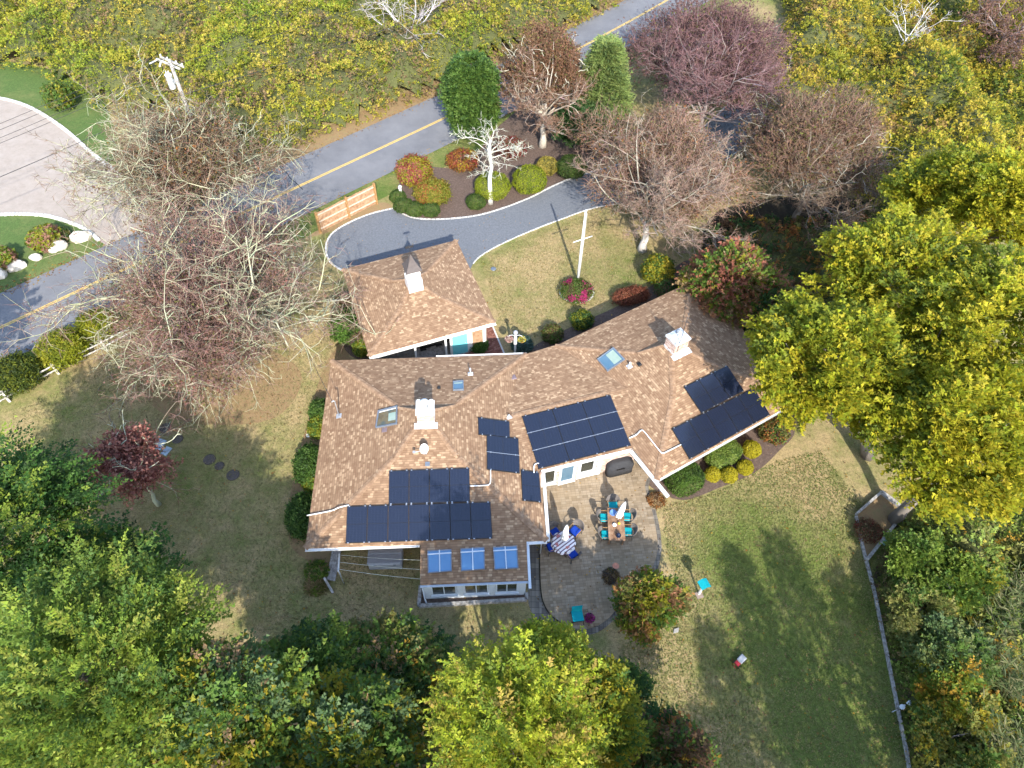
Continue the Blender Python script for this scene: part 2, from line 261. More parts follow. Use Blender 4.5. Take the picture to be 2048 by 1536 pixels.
# ------------------------------------------------------------------ mesh builder
class MB:
    def __init__(s): s.v = []; s.f = []; s.uv = []; s.mi = []; s.sm = []
    def face(s, pts, uv=None, mi=0, smooth=False):
        k = len(s.v); s.v += [tuple(map(float, p)) for p in pts]; s.f.append(tuple(range(k, k + len(pts)))); s.uv.append(uv); s.mi.append(mi); s.sm.append(smooth)
    def planar(s, pts, mi=0):
        """face with UV in metres, u level and v up the slope"""
        q = [np.asarray(p, float) for p in pts]; n = np.zeros(3)
        for i in range(len(q)): n += np.cross(q[i], q[(i + 1) % len(q)])
        n = nrm(n); u = np.cross([0, 0, 1.0], n); u = nrm(u) if np.linalg.norm(u) > 1e-4 else np.array([1.0, 0, 0]); v = np.cross(n, u)
        s.face(q, [(float(p @ u), float(p @ v)) for p in q], mi)
    def box(s, c, size, R=None, mi=0, bev=0.0):
        c = np.asarray(c, float); h = np.asarray(size, float) / 2; R = np.eye(3) if R is None else np.asarray(R, float)
        if bev <= 0:
            k = [c + R @ (h * np.array(q)) for q in ((-1,-1,-1),(1,-1,-1),(1,1,-1),(-1,1,-1),(-1,-1,1),(1,-1,1),(1,1,1),(-1,1,1))]
            for f in ((0,3,2,1),(4,5,6,7),(0,1,5,4),(1,2,6,5),(2,3,7,6),(3,0,4,7)): s.planar([k[i] for i in f], mi)
        else:
            x, y, z = h; b = min(bev, x * 0.9, y * 0.9, z * 0.9); rings = []
            for zz, ins in ((-z, b), (-z + b, 0), (z - b, 0), (z, b)):
                o = []
                for sx, sy in ((-1, -1), (1, -1), (1, 1), (-1, 1)):
                    ax = (x - ins) * sx; ay = (y - ins) * sy; bx = b * 0.7
                    a = np.array([ax, ay - sy * bx, zz]); d = np.array([ax - sx * bx, ay, zz])
                    o += [a, d] if sx * sy > 0 else [d, a]
                rings.append([c + R @ p for p in o])
            s.loft(rings, mi=mi, caps=True)
    def loft(s, rings, mi=0, caps=True, closed=True, smooth=False):
        k0 = len(s.v); m = len(rings[0])
        for r in rings: s.v += [tuple(map(float, p)) for p in r]
        for i in range(len(rings) - 1):
            for j in range(m if closed else m - 1):
                a = k0 + i * m + j; b = k0 + i * m + (j + 1) % m
                s.f.append((a, b, b + m, a + m)); s.uv.append(None); s.mi.append(mi); s.sm.append(smooth)
        if caps:
            s.f.append(tuple(k0 + j for j in reversed(range(m)))); s.uv.append(None); s.mi.append(mi); s.sm.append(False)
            e = k0 + (len(rings) - 1) * m; s.f.append(tuple(e + j for j in range(m))); s.uv.append(None); s.mi.append(mi); s.sm.append(False)
    def beam(s, p0, p1, w, h, up=(0, 0, 1), mi=0):
        p0 = np.asarray(p0, float); p1 = np.asarray(p1, float); d = p1 - p0; L = np.linalg.norm(d); d = d / L
        up = np.asarray(up, float); x = np.cross(up, d); x = nrm(x) if np.linalg.norm(x) > 1e-5 else np.array([1.0, 0, 0]); z = np.cross(d, x)
        s.box((p0 + p1) / 2, (w, L, h), np.stack([x, d, z], 1), mi)
    def tube(s, pts, r, n=8, mi=0, caps=True, smooth=True):
        pts = [np.asarray(p, float) for p in pts]; rr = r if hasattr(r, '__len__') else [r] * len(pts); rings = []; px = None
        for i, p in enumerate(pts):
            t = nrm(pts[min(i + 1, len(pts) - 1)] - pts[max(i - 1, 0)])
            a = np.array([0, 0, 1.0]) if abs(t[2]) < 0.9 else np.array([1.0, 0, 0])
            if px is not None: a = px
            x = a - t * (a @ t); x = nrm(x); px = x; y = np.cross(t, x)
            rings.append([p + rr[i] * (math.cos(q) * x + math.sin(q) * y) for q in np.linspace(0, 2 * math.pi, n, endpoint=False)])
        s.loft(rings, mi=mi, caps=caps, smooth=smooth)
    def lathe(s, c, prof, n=20, mi=0, smooth=True, caps=True, flute=None):
        c = np.asarray(c, float); rings = []
        for r, z in prof:
            ring = []
            for i in range(n):
                q = 2 * math.pi * i / n; k = 1 + (flute[1] * math.cos(flute[0] * q) if flute else 0)
                ring.append(c + np.array([r * k * math.cos(q), r * k * math.sin(q), z]))
            rings.append(ring)
        s.loft(rings, mi=mi, caps=caps, smooth=smooth)
    def prism(s, poly, z0, z1, mi=0, uvw=None):
        top = [(p[0], p[1], z1) for p in poly]; a = sum(poly[i][0] * poly[(i + 1) % len(poly)][1] - poly[(i + 1) % len(poly)][0] * poly[i][1] for i in range(len(poly)))
        if a < 0: top = top[::-1]
        ang = uvw or 0.0; ca, sa = math.cos(ang), math.sin(ang)
        s.face(top, [(p[0] * ca + p[1] * sa, -p[0] * sa + p[1] * ca) for p in top], mi)
        if z0 is not None:
            for i in range(len(top)):
                p, q = top[i], top[(i + 1) % len(top)]
                s.face([(p[0], p[1], z0), (q[0], q[1], z0), q, p], None, mi)
    def build(s, name, mats, parent=None, loc=None, world=False, **props):
        me = bpy.data.meshes.new(name); me.from_pydata(s.v, [], s.f)
        ms = mats if isinstance(mats, (list, tuple)) else [mats]
        for m in ms: me.materials.append(m)
        me.polygons.foreach_set('material_index', s.mi); me.polygons.foreach_set('use_smooth', s.sm)
        if any(u is not None for u in s.uv):
            ul = me.uv_layers.new(name='UVMap'); d = []
            for f, u in zip(s.f, s.uv):
                d += [c for q in (u if u is not None else [(s.v[i][0] + s.v[i][1], s.v[i][2]) for i in f]) for c in q]
            ul.data.foreach_set('uv', d)
        me.update()
        return link(name, me, parent, loc, world, **props)
def link(name, data, parent=None, loc=None, world=False, **props):
    o = bpy.data.objects.new(name, data); COL.objects.link(o)
    if loc is not None: o.location = V(loc)
    if parent is not None:
        o.parent = parent
        if world: o.matrix_parent_inverse = parent.matrix_basis.inverted()
    for k, v in props.items(): o[k] = v
    return o
def thing(name, label, cat, loc=(0, 0, 0), rz=0.0, group=None):
    o = bpy.data.objects.new(name, None); COL.objects.link(o); o.empty_display_size = 0.3
    o.matrix_basis = Matrix.Translation(V(loc)) @ Matrix.Rotation(rz, 4, 'Z')
    o['label'] = label; o['category'] = cat
    if group: o['group'] = group
    return o
def copy_thing(src, label, loc, rz, group=None):
    c = src.copy(); COL.objects.link(c); c.matrix_basis = Matrix.Translation(V(loc)) @ Matrix.Rotation(rz, 4, 'Z'); c['label'] = label
    if group: c['group'] = group
    for ch in [o for o in COL.objects if o.parent == src]:
        d = ch.copy(); COL.objects.link(d); d.parent = c
        for g in [o for o in COL.objects if o.parent == ch]:
            e = g.copy(); COL.objects.link(e); e.parent = d
    return c
def sheet(name, pts, z, mat, kind='structure', uvw=None, **props):
    b = MB(); b.prism([(p[0], p[1]) for p in pts], None, z, uvw=uvw); return b.build(name, mat, kind=kind, **props)
def PX(lst, z=0.0): return [P(x, y, z) for x, y in lst]
def ribbon(name, pts, w, z, mat, kind='structure', parent=None, **props):
    b = MB(); L = []; Rr = []; acc = 0.0; us = []
    for i, p in enumerate(pts):
        t = nrm((pts[min(i + 1, len(pts) - 1)] - pts[max(0, i - 1)])[:2]); nn = np.array([-t[1], t[0]])
        L.append((p[0] + nn[0] * w / 2, p[1] + nn[1] * w / 2, z)); Rr.append((p[0] - nn[0] * w / 2, p[1] - nn[1] * w / 2, z))
        if i: acc += np.linalg.norm(pts[i][:2] - pts[i - 1][:2])
        us.append(acc)
    for i in range(len(pts) - 1): b.face([Rr[i], Rr[i + 1], L[i + 1], L[i]], [(us[i], 0), (us[i + 1], 0), (us[i + 1], w), (us[i], w)])
    return b.build(name, mat, parent, kind=kind, **props)

# ------------------------------------------------------------------ foliage
def quad_leaves(name, pos, ax, nm, L, W, col, mat, parent=None, core=None, loc=None, **props):
    """many small pointed leaves as one mesh; core = (verts, faces) of a second material"""
    N = len(pos); ax = nrm(ax); sd = nrm(np.cross(nm, ax)); L = np.broadcast_to(np.asarray(L, float), (N,))[:, None]; W = np.broadcast_to(np.asarray(W, float), (N,))[:, None]
    n2 = np.cross(ax, sd)
    sk = np.where(np.arange(N) % 2 == 0, 1.0, -1.0)[:, None]; W = W * 1.4
    v = np.empty((N, 3, 3)); v[:, 0] = pos - sd * W * 0.25 * sk; v[:, 1] = pos + ax * L * 0.5 + sd * W * 0.75 * sk + n2 * W * 0.12; v[:, 2] = pos + ax * L - sd * W * 0.3 * sk
    cv = np.repeat(np.clip(col, 0, 1)[:, None, :], 3, 1).reshape(-1, 3); v = v.reshape(-1, 3); nv = len(v); lp = np.arange(nv); ls = np.arange(N) * 3
    if core is not None:
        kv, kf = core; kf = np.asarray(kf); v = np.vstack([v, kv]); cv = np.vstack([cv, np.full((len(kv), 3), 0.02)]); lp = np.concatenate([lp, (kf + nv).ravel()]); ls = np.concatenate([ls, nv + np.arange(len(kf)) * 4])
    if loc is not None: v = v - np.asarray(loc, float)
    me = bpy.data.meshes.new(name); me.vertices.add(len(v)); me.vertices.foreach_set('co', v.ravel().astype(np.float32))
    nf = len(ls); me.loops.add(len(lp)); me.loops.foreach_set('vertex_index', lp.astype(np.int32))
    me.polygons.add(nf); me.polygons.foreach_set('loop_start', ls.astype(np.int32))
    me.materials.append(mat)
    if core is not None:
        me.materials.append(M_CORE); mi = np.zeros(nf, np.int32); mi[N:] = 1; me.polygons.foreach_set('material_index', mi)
    a = me.color_attributes.new('col', 'FLOAT_COLOR', 'POINT'); a.data.foreach_set('color', np.hstack([cv, np.ones((len(cv), 1))]).ravel().astype(np.float32))
    me.update(calc_edges=True)
    return link(name, me, parent, loc, world=False, **props)
def palette(rng, pal, n):
    w = np.array([p[1] for p in pal], float); w /= w.sum(); return np.array([p[0] for p in pal])[rng.choice(len(pal), n, p=w)]
def sprays(rng, base, d, n, L, leafL, leafW, droop=0.15, tilt=0.35, spread=0.9):
    N = len(base); d = nrm(d); up = np.array([0, 0, 1.0]) + rng.normal(0, tilt, (N, 3)); side = nrm(np.cross(d, up)); nr = nrm(np.cross(side, d))
    t = np.linspace(0.1, 1.0, n)[None, :] + rng.normal(0, 0.06, (N, n)); L = np.broadcast_to(np.asarray(L, float), (N,))[:, None]
    pos = base[:, None, :] + d[:, None, :] * (t * L)[..., None]; pos[..., 2] -= droop * L * t * t
    sg = np.where(np.arange(n) % 2 == 0, 1.0, -1.0)[None, :]; an = spread * (1.1 - 0.6 * t) * sg + rng.normal(0, 0.25, (N, n))
    ax = d[:, None, :] * np.cos(an)[..., None] + side[:, None, :] * np.sin(an)[..., None]; ax[..., 2] -= 0.12
    nn = nr[:, None, :] + rng.normal(0, 0.38, (N, n, 3))
    k = N * n; sc = rng.uniform(0.7, 1.25, k)
    return pos.reshape(k, 3), ax.reshape(k, 3), nrm(nn.reshape(k, 3)), leafL * sc, leafW * sc, np.repeat(np.arange(N), n)
def sph(rng, n, zmin=-0.3):
    z = rng.uniform(zmin, 1, n); q = rng.uniform(0, 2 * math.pi, n); r = np.sqrt(1 - z * z); return np.stack([r * np.cos(q), r * np.sin(q), z], 1)
def tubes_mesh(name, p0, p1, r0, r1, col, parent, n=3, loc=None, **props):
    N = len(p0); d = nrm(p1 - p0); a = np.where(np.abs(d[:, 2:3]) < 0.9, np.array([[0, 0, 1.0]]), np.array([[1.0, 0, 0]])); x = nrm(np.cross(d, a)); y = np.cross(d, x)
    q = np.linspace(0, 2 * math.pi, n, endpoint=False); off = x[:, None, :] * np.cos(q)[None, :, None] + y[:, None, :] * np.sin(q)[None, :, None]
    A = p0[:, None, :] + off * r0[:, None, None]; B = p1[:, None, :] + off * r1[:, None, None]
    v = np.concatenate([A, B], 1).reshape(-1, 3); k = np.arange(N)[:, None, None] * 2 * n; j = np.arange(n)[None, :, None]; j2 = (j + 1) % n
    f = np.concatenate([k + j, k + j2, k + j2 + n, k + j + n], 2).reshape(-1, 4); cv = np.repeat(col, 2 * n, 0)
    if loc is not None: v = v - np.asarray(loc, float)
    me = bpy.data.meshes.new(name); me.vertices.add(len(v)); me.vertices.foreach_set('co', v.ravel().astype(np.float32)); nf = len(f)
    me.loops.add(nf * 4); me.loops.foreach_set('vertex_index', f.ravel().astype(np.int32)); me.polygons.add(nf); me.polygons.foreach_set('loop_start', (np.arange(nf) * 4).astype(np.int32))
    me.polygons.foreach_set('use_smooth', np.ones(nf, bool))
    me.materials.append(M_BARK); at = me.color_attributes.new('col', 'FLOAT_COLOR', 'POINT'); at.data.foreach_set('color', np.hstack([np.clip(cv, 0, 1), np.ones((len(cv), 1))]).ravel().astype(np.float32))
    me.update(calc_edges=True)
    return link(name, me, parent, loc, world=False, **props)
def spikes_mesh(name, p0, p1, p2, r0, col, parent, **props):
    """fine twigs: one three-sided piece and a pointed tip each"""
    N = len(p0); d = nrm(p1 - p0); a = np.where(np.abs(d[:, 2:3]) < 0.9, np.array([[0, 0, 1.0]]), np.array([[1.0, 0, 0]])); x = nrm(np.cross(d, a)); y = np.cross(d, x); q = np.array([0, 2.094, 4.189])
    off = x[:, None, :] * np.cos(q)[None, :, None] + y[:, None, :] * np.sin(q)[None, :, None]; v = np.concatenate([p0[:, None, :] + off * r0[:, None, None], p1[:, None, :] + off * (r0 * 0.75)[:, None, None], p2[:, None, :]], 1).reshape(-1, 3)
    pat = np.array([0, 1, 4, 3, 1, 2, 5, 4, 2, 0, 3, 5, 3, 4, 6, 4, 5, 6, 5, 3, 6]); st = np.array([0, 4, 8, 12, 15, 18]); k = np.arange(N)
    me = bpy.data.meshes.new(name); me.vertices.add(len(v)); me.vertices.foreach_set('co', v.ravel().astype(np.float32)); me.loops.add(21 * N); me.loops.foreach_set('vertex_index', (k[:, None] * 7 + pat[None, :]).ravel().astype(np.int32))
    me.polygons.add(6 * N); me.polygons.foreach_set('loop_start', (k[:, None] * 21 + st[None, :]).ravel().astype(np.int32)); me.polygons.foreach_set('use_smooth', np.ones(6 * N, bool)); me.materials.append(M_BARK)
    at = me.color_attributes.new('col', 'FLOAT_COLOR', 'POINT'); cv = np.repeat(np.clip(col, 0, 1), 7, 0); at.data.foreach_set('color', np.hstack([cv, np.ones((len(cv), 1))]).ravel().astype(np.float32)); me.update(calc_edges=True)
    return link(name, me, parent, None, world=False, **props)
def limb_paths(rng, base, crown_c, ends, r0, col, jitter=0.35):
    """curved limbs from the trunk to points of the crown"""
    P0, P1, R0, R1 = [], [], [], []
    for e in ends:
        a = base + (crown_c - base) * rng.uniform(0.35, 0.8); e = np.asarray(e); m = a + (e - a) * 0.5 + rng.normal(0, jitter, 3) + np.array([0, 0, 0.25]); pts = spline([a, m, e], 4)
        for i in range(len(pts) - 1):
            f0 = 1 - i / (len(pts) - 1); f1 = 1 - (i + 1) / (len(pts) - 1)
            P0.append(pts[i]); P1.append(pts[i + 1]); R0.append(r0 * (0.15 + 0.85 * f0)); R1.append(r0 * (0.15 + 0.85 * f1))
    P0, P1 = np.array(P0), np.array(P1); c = np.asarray(col)[None, :] * rng.uniform(0.75, 1.25, (len(P0), 1)); return P0, P1, np.array(R0), np.array(R1), c
def trunk_obj(rng, root, base, top, r, col):
    n = 7; pts = [base + (top - base) * (i / n) + (rng.normal(0, 0.05, 3) if 0 < i else 0) for i in range(n + 1)]
    rr = [r * (1.35 if i == 0 else 1 - 0.6 * i / n) for i in range(n + 1)]; b = MB(); b.tube([p - base for p in pts], rr, 8)
    o = b.build('trunk', M_BARK, root); me = o.data
    a = me.color_attributes.new('col', 'FLOAT_COLOR', 'POINT'); k = len(me.vertices); c = np.asarray(col)[None, :] * rng.uniform(0.7, 1.3, (k, 1)); a.data.foreach_set('color', np.hstack([c, np.ones((k, 1))]).ravel().astype(np.float32))
    return o
def leafy_tree(name, label, c, R, Rz, pal, seed, nsp=4000, nclump=60, leaf=(0.15, 0.075), spray=(0.55, 8), trunk_r=0.2, bark=(0.16, 0.14, 0.12), group=None, base=None, clr=0.27, cat='tree', low=-0.25, jit=0.16, limbs=12, droop=0.18, mat=None, spike=0.0, tilt=0.35, frond=None):
    rng = np.random.default_rng(seed); c = np.asarray(c, float)
    base = np.array([c[0], c[1], 0.0]) if base is None else np.asarray(base, float)
    root = thing(name, label, cat, base, 0, group)
    d = sph(rng, nclump, low); rad = np.cbrt(rng.uniform(0.3, 1, nclump)); lump = 1 + spike * rng.normal(0, 1, nclump)
    cc = c + d * np.array([R, R, Rz]) * (rad * lump * (1 - clr * 0.6))[:, None]; cr = R * clr * rng.uniform(0.6, 1.3, nclump)
    ck = palette(rng, pal, nclump)
    wt = cr ** 2; k = rng.choice(nclump, nsp, p=wt / wt.sum()); sd = sph(rng, nsp, -0.35); rr = rng.uniform(0.55, 1.0, nsp)
    pos = cc[k] + sd * (cr[k] * rr)[:, None] * np.array([1, 1, 0.75]); out = nrm(pos - (c - np.array([0, 0, Rz * 0.5])))
    dr = sd * 0.55 + out * 0.7 + rng.normal(0, 0.3, (nsp, 3)); dr[:, 2] = dr[:, 2] * 0.55
    fcol = None
    if frond:      # long boughs carrying side sprays
        nf = frond[0]; per = frond[2]; fk = rng.choice(nclump, nf); fd = sph(rng, nf, -0.2); fb = c + fd * np.array([R, R, Rz]) * rng.uniform(0.35, 0.9, (nf, 1)) * (1 + spike * rng.normal(0, 1, (nf, 1))); fdir = nrm(fd * [1, 1, 0.6] + rng.normal(0, 0.25, (nf, 3)) + [0, 0, 0.12])
        fl = frond[1] * rng.uniform(0.6, 1.25, nf); tt = np.linspace(0.05, 1, per)[None, :] * np.ones((nf, 1)); pos = (fb[:, None, :] + fdir[:, None, :] * (tt * fl[:, None])[..., None]); pos[..., 2] -= 0.14 * fl[:, None] * tt ** 2
        sdv = nrm(np.cross(fdir, np.array([0, 0, 1.0]) + rng.normal(0, 0.2, (nf, 3)))); sg = np.where(np.arange(per) % 2 == 0, 1.0, -1.0)[None, :, None]; dr = fdir[:, None, :] * 0.75 + sdv[:, None, :] * sg * (1.0 - 0.75 * tt[..., None]) + rng.normal(0, 0.12, (nf, per, 3))
        pos = pos.reshape(-1, 3); dr = dr.reshape(-1, 3); nsp = len(pos); fcol = np.repeat(palette(rng, pal, nf) * rng.uniform(0.85, 1.15, (nf, 1)), per, 0); k = np.repeat(fk, per)
    pp, ax, nm, LL, WW, si = sprays(rng, pos, dr, spray[1], spray[0] * rng.uniform(0.6, 1.3, nsp), leaf[0], leaf[1], droop, tilt)
    mixc = np.where((rng.random(nsp) < (0.8 if frond else 0.62))[:, None], fcol if frond else ck[k], palette(rng, pal, nsp)) * rng.uniform(1 - jit, 1 + jit, (nsp, 1))
    col = mixc[si] * rng.uniform(1 - jit, 1 + jit, (len(pp), 1)) * rng.normal(1, 0.05, (len(pp), 3))
    pp = pp[:]; keep = pp[:, 2] > 0.05
    quad_leaves('crown', pp[keep] - base, ax[keep], nm[keep], LL[keep], WW[keep], col[keep], mat or M_LEAF, root)
    top = np.array([c[0], c[1], c[2] + Rz * 0.35]); trunk_obj(rng, root, base, top, trunk_r, bark)
    if limbs:
        sel = rng.choice(nclump, min(limbs, nclump), replace=False); q = limb_paths(rng, base, c, cc[sel], trunk_r * 0.4, bark)
        tubes_mesh('limb', q[0] - base, q[1] - base, q[2], q[3], q[4], root, 5)
    return root
def grow(rng, starts, dirs, lens, rads, nseg, wob, grav, tip=0.35):
    N = len(starts); p = starts.copy(); d = nrm(dirs); P0, P1, R0, R1, D, T = [], [], [], [], [], []
    for i in range(nseg):
        d = nrm(d + rng.normal(0, wob, (N, 3)) + np.array([0, 0, grav])); q = p + d * (lens / nseg)[:, None]; f0 = 1 - (1 - tip) * i / nseg; f1 = 1 - (1 - tip) * (i + 1) / nseg
        P0.append(p); P1.append(q); R0.append(rads * f0); R1.append(rads * f1); D.append(d); T.append(np.full(N, (i + 0.5) / nseg)); p = q
    return [np.concatenate(a) for a in (P0, P1, R0, R1, D, T)]
def twig_tree(name, label, base, height, spread, seed, bark, twigcol, counts=(9, 7, 6, 5), trunk_r=0.22, lean=(0, 0), leaves=None, group=None, rmin=0.012, up=0.35, trunk_frac=0.45, cat='tree', flat=0.6, wob=0.22, twig_r=None, fill=1.0, leafsz=(0.12, 0.07), trunkcol=None, levcols=None, limbf=0.42, env=None, lmul=1.0, lich=None):
    rng = np.random.default_rng(seed); base = np.asarray(base, float); root = thing(name, label, cat, base, 0, group)
    th = height * trunk_frac; top = np.array([lean[0], lean[1], th]); trunk_obj(rng, root, base, base + top, trunk_r, trunkcol or bark)
    n0 = counts[0]; q = np.linspace(0, 2 * math.pi, n0, endpoint=False) + rng.normal(0, 0.25, n0); el = rng.uniform(0.15, 1.1, n0)
    st = top[None, :] * rng.uniform(0.55, 1.0, (n0, 1)); dr = np.stack([np.cos(q) * np.cos(el), np.sin(q) * np.cos(el), np.sin(el)], 1)
    L = (spread * np.cos(el) + (height - th) * np.sin(el)) * rng.uniform(0.75, 1.05, n0) * lmul
    segs = [grow(rng, st, dr, L, np.full(n0, trunk_r * limbf), 6, wob * 0.7, 0.03)]; cols = [np.asarray(bark)[None, :] * rng.uniform(0.75, 1.25, (len(segs[0][0]), 1))]
    par = segs[0]; plen = L; rad = trunk_r * limbf; fine = []
    for li, k in enumerate(counts[1:]):
        npar = len(par[0]); nseg = npar; m = int(k * len(plen) * fill); idx = rng.choice(nseg, m, p=None if par[5].min() > 0.9 else (par[5] + 0.15) / (par[5] + 0.15).sum())
        f = rng.random((m, 1)); s = par[0][idx] * (1 - f) + par[1][idx] * f; pd = par[4][idx]; side = nrm(np.cross(pd, rng.normal(0, 1, (m, 3)))); a = rng.uniform(0.5, 1.1, m)[:, None]
        d = pd * np.cos(a) + side * np.sin(a); d[:, 2] = d[:, 2] * flat + up * 0.25
        ln = np.mean(plen) * (0.52 if li == 0 else 0.48) * rng.uniform(0.5, 1.3, m); rad = max(rad * 0.46, rmin); rd = np.full(m, rad if (li < len(counts) - 2 or twig_r is None) else twig_r) * rng.uniform(0.7, 1.2, m)
        last = li == len(counts) - 2; par = grow(rng, s, d, ln, rd, 2 if last else 4 if li == 0 else 3, wob * (1.1 + 0.25 * li), 0.04 * up, 0.4); plen = ln
        mixf = (li + 1) / (len(counts) - 1); c = np.asarray(levcols[li]) if levcols else np.asarray(bark) * (1 - mixf) + np.asarray(twigcol) * mixf; cc_ = c[None, :] * rng.uniform(0.65, 1.35, (len(par[0]), 1)) * rng.normal(1, 0.05, (len(par[0]), 3))
        if last: fine.append((par, cc_[:len(s)]))
        else: segs.append(par); cols.append(cc_)
    if env:        # fine outer twigs filling a rounded crown
        ec, eR, eRz, en, ecol = env; ec = np.asarray(ec, float) - base; nl = 52; ld = sph(rng, nl, -0.6); lc = ec + ld * np.array([eR, eR, eRz]) * (np.sqrt(rng.uniform(0.03, 1.0, nl)) * rng.uniform(0.75, 1.0, nl))[:, None]; lr = eR * rng.uniform(0.09, 0.36, nl)
        li_ = rng.choice(nl, en, p=lr ** 1.7 / (lr ** 1.7).sum()); dd = sph(rng, en, -0.5); s = lc[li_] + dd * (lr[li_] * np.cbrt(rng.uniform(0.05, 1.0, en)))[:, None] * [1, 1, 0.8]
        out = nrm(s - (ec - [0, 0, eRz * 0.6])); d = out * 0.6 + dd * 0.5 + rng.normal(0, 0.7, (en, 3)); tw = grow(rng, s, d, eR * 0.17 * rng.uniform(0.4, 1.6, en), np.full(en, twig_r or rmin), 2, wob * 1.4, 0.0, 0.4)
        sel = rng.choice(nl, 22); st2 = np.repeat(top[None, :], 22, 0) * rng.uniform(0.6, 1.0, (22, 1)); v2 = lc[sel] - st2; bl = grow(rng, st2, v2 + [0, 0, 0.4], np.linalg.norm(v2, axis=1) * 1.1, np.full(22, trunk_r * 0.28), 6, 0.16, -0.03, 0.2); segs.append(bl); cols.append(np.asarray(bark)[None, :] * rng.uniform(0.75, 1.25, (len(bl[0]), 1)))
        fine.append((tw, np.asarray(ecol)[None, :] * rng.uniform(0.6, 1.4, (en, 1)) * rng.normal(1, 0.06, (en, 3))))
    if lich:       # crooked lichen-crusted boughs over the crown
        ln_, ll, lrad, lcol = lich; dd = sph(rng, ln_, -0.25); s = ec + dd * np.array([eR, eR, eRz]) * (rng.uniform(0.45, 1.0, ln_) * 0.95)[:, None]; d = dd * [1, 1, 0.5] + rng.normal(0, 0.45, (ln_, 3)); bl = grow(rng, s, d, ll * rng.uniform(0.4, 1.5, ln_), lrad * rng.uniform(0.5, 1.4, ln_), 5, 0.42, 0.0, 0.45)
        m = ln_ * 5; ix = rng.choice(len(bl[0]), m); d2 = bl[4][ix] + rng.normal(0, 0.8, (m, 3)); tw2 = grow(rng, bl[1][ix], d2, ll * 0.3 * rng.uniform(0.3, 1.4, m), np.full(m, lrad * 0.5), 2, 0.45, -0.04, 0.5)
        segs.append(bl); cols.append(np.asarray(lcol)[None, :] * rng.uniform(0.7, 1.25, (len(bl[0]), 1))); fine.insert(0, (tw2, np.asarray(lcol)[None, :] * rng.uniform(0.7, 1.25, (m, 1))))
    big = segs[0]; tubes_mesh('limb', *[np.asarray(a) for a in big[:4]], cols[0], root, 6)
    A = [np.concatenate([s[i] for s in segs[1:]]) for i in range(4)]; tubes_mesh('branches', *A, np.concatenate(cols[1:]), root, 3, kind='stuff')
    H = [(f[0][0][:len(f[1])], f[0][1][:len(f[1])], f[0][1][len(f[1]):], f[0][2][:len(f[1])], f[1]) for f in fine]; spikes_mesh('crown', *[np.concatenate([h[i] for h in H]) for i in range(5)], root)
    if leaves:
        pal, n = leaves; tip = fine[-1][0]; i = rng.choice(len(tip[0]), n); pos = tip[0][i] + (tip[1][i] - tip[0][i]) * rng.random((n, 1)) + rng.normal(0, 0.05, (n, 3)); ax = tip[4][i] + rng.normal(0, 0.7, (n, 3)); nm = np.array([0, 0, 1.0]) + rng.normal(0, 0.6, (n, 3))
        col = palette(rng, pal, n) * rng.uniform(0.7, 1.3, (n, 1)); sc = rng.uniform(0.6, 1.3, n); quad_leaves('leaves', pos, ax, nrm(nm), leafsz[0] * sc, leafsz[1] * sc, col, M_LEAF, root)
    return root
def core_ellipsoid(rng, c, r, n=14, m=8, rough=0.06):
    v = []; f = []
    for j in range(m + 1):
        ph = math.pi * 0.98 * (j / m - 0.5)
        for i in range(n):
            th = 2 * math.pi * i / n; k = 1 + rng.normal(0, rough); v.append((c[0] + r[0] * k * math.cos(ph) * math.cos(th), c[1] + r[1] * k * math.cos(ph) * math.sin(th), max(0.0, c[2] + r[2] * k * math.sin(ph))))
    for j in range(m):
        for i in range(n): a = j * n + i; b = j * n + (i + 1) % n; f.append((a, b, b + n, a + n))
    return np.array(v), np.array(f)
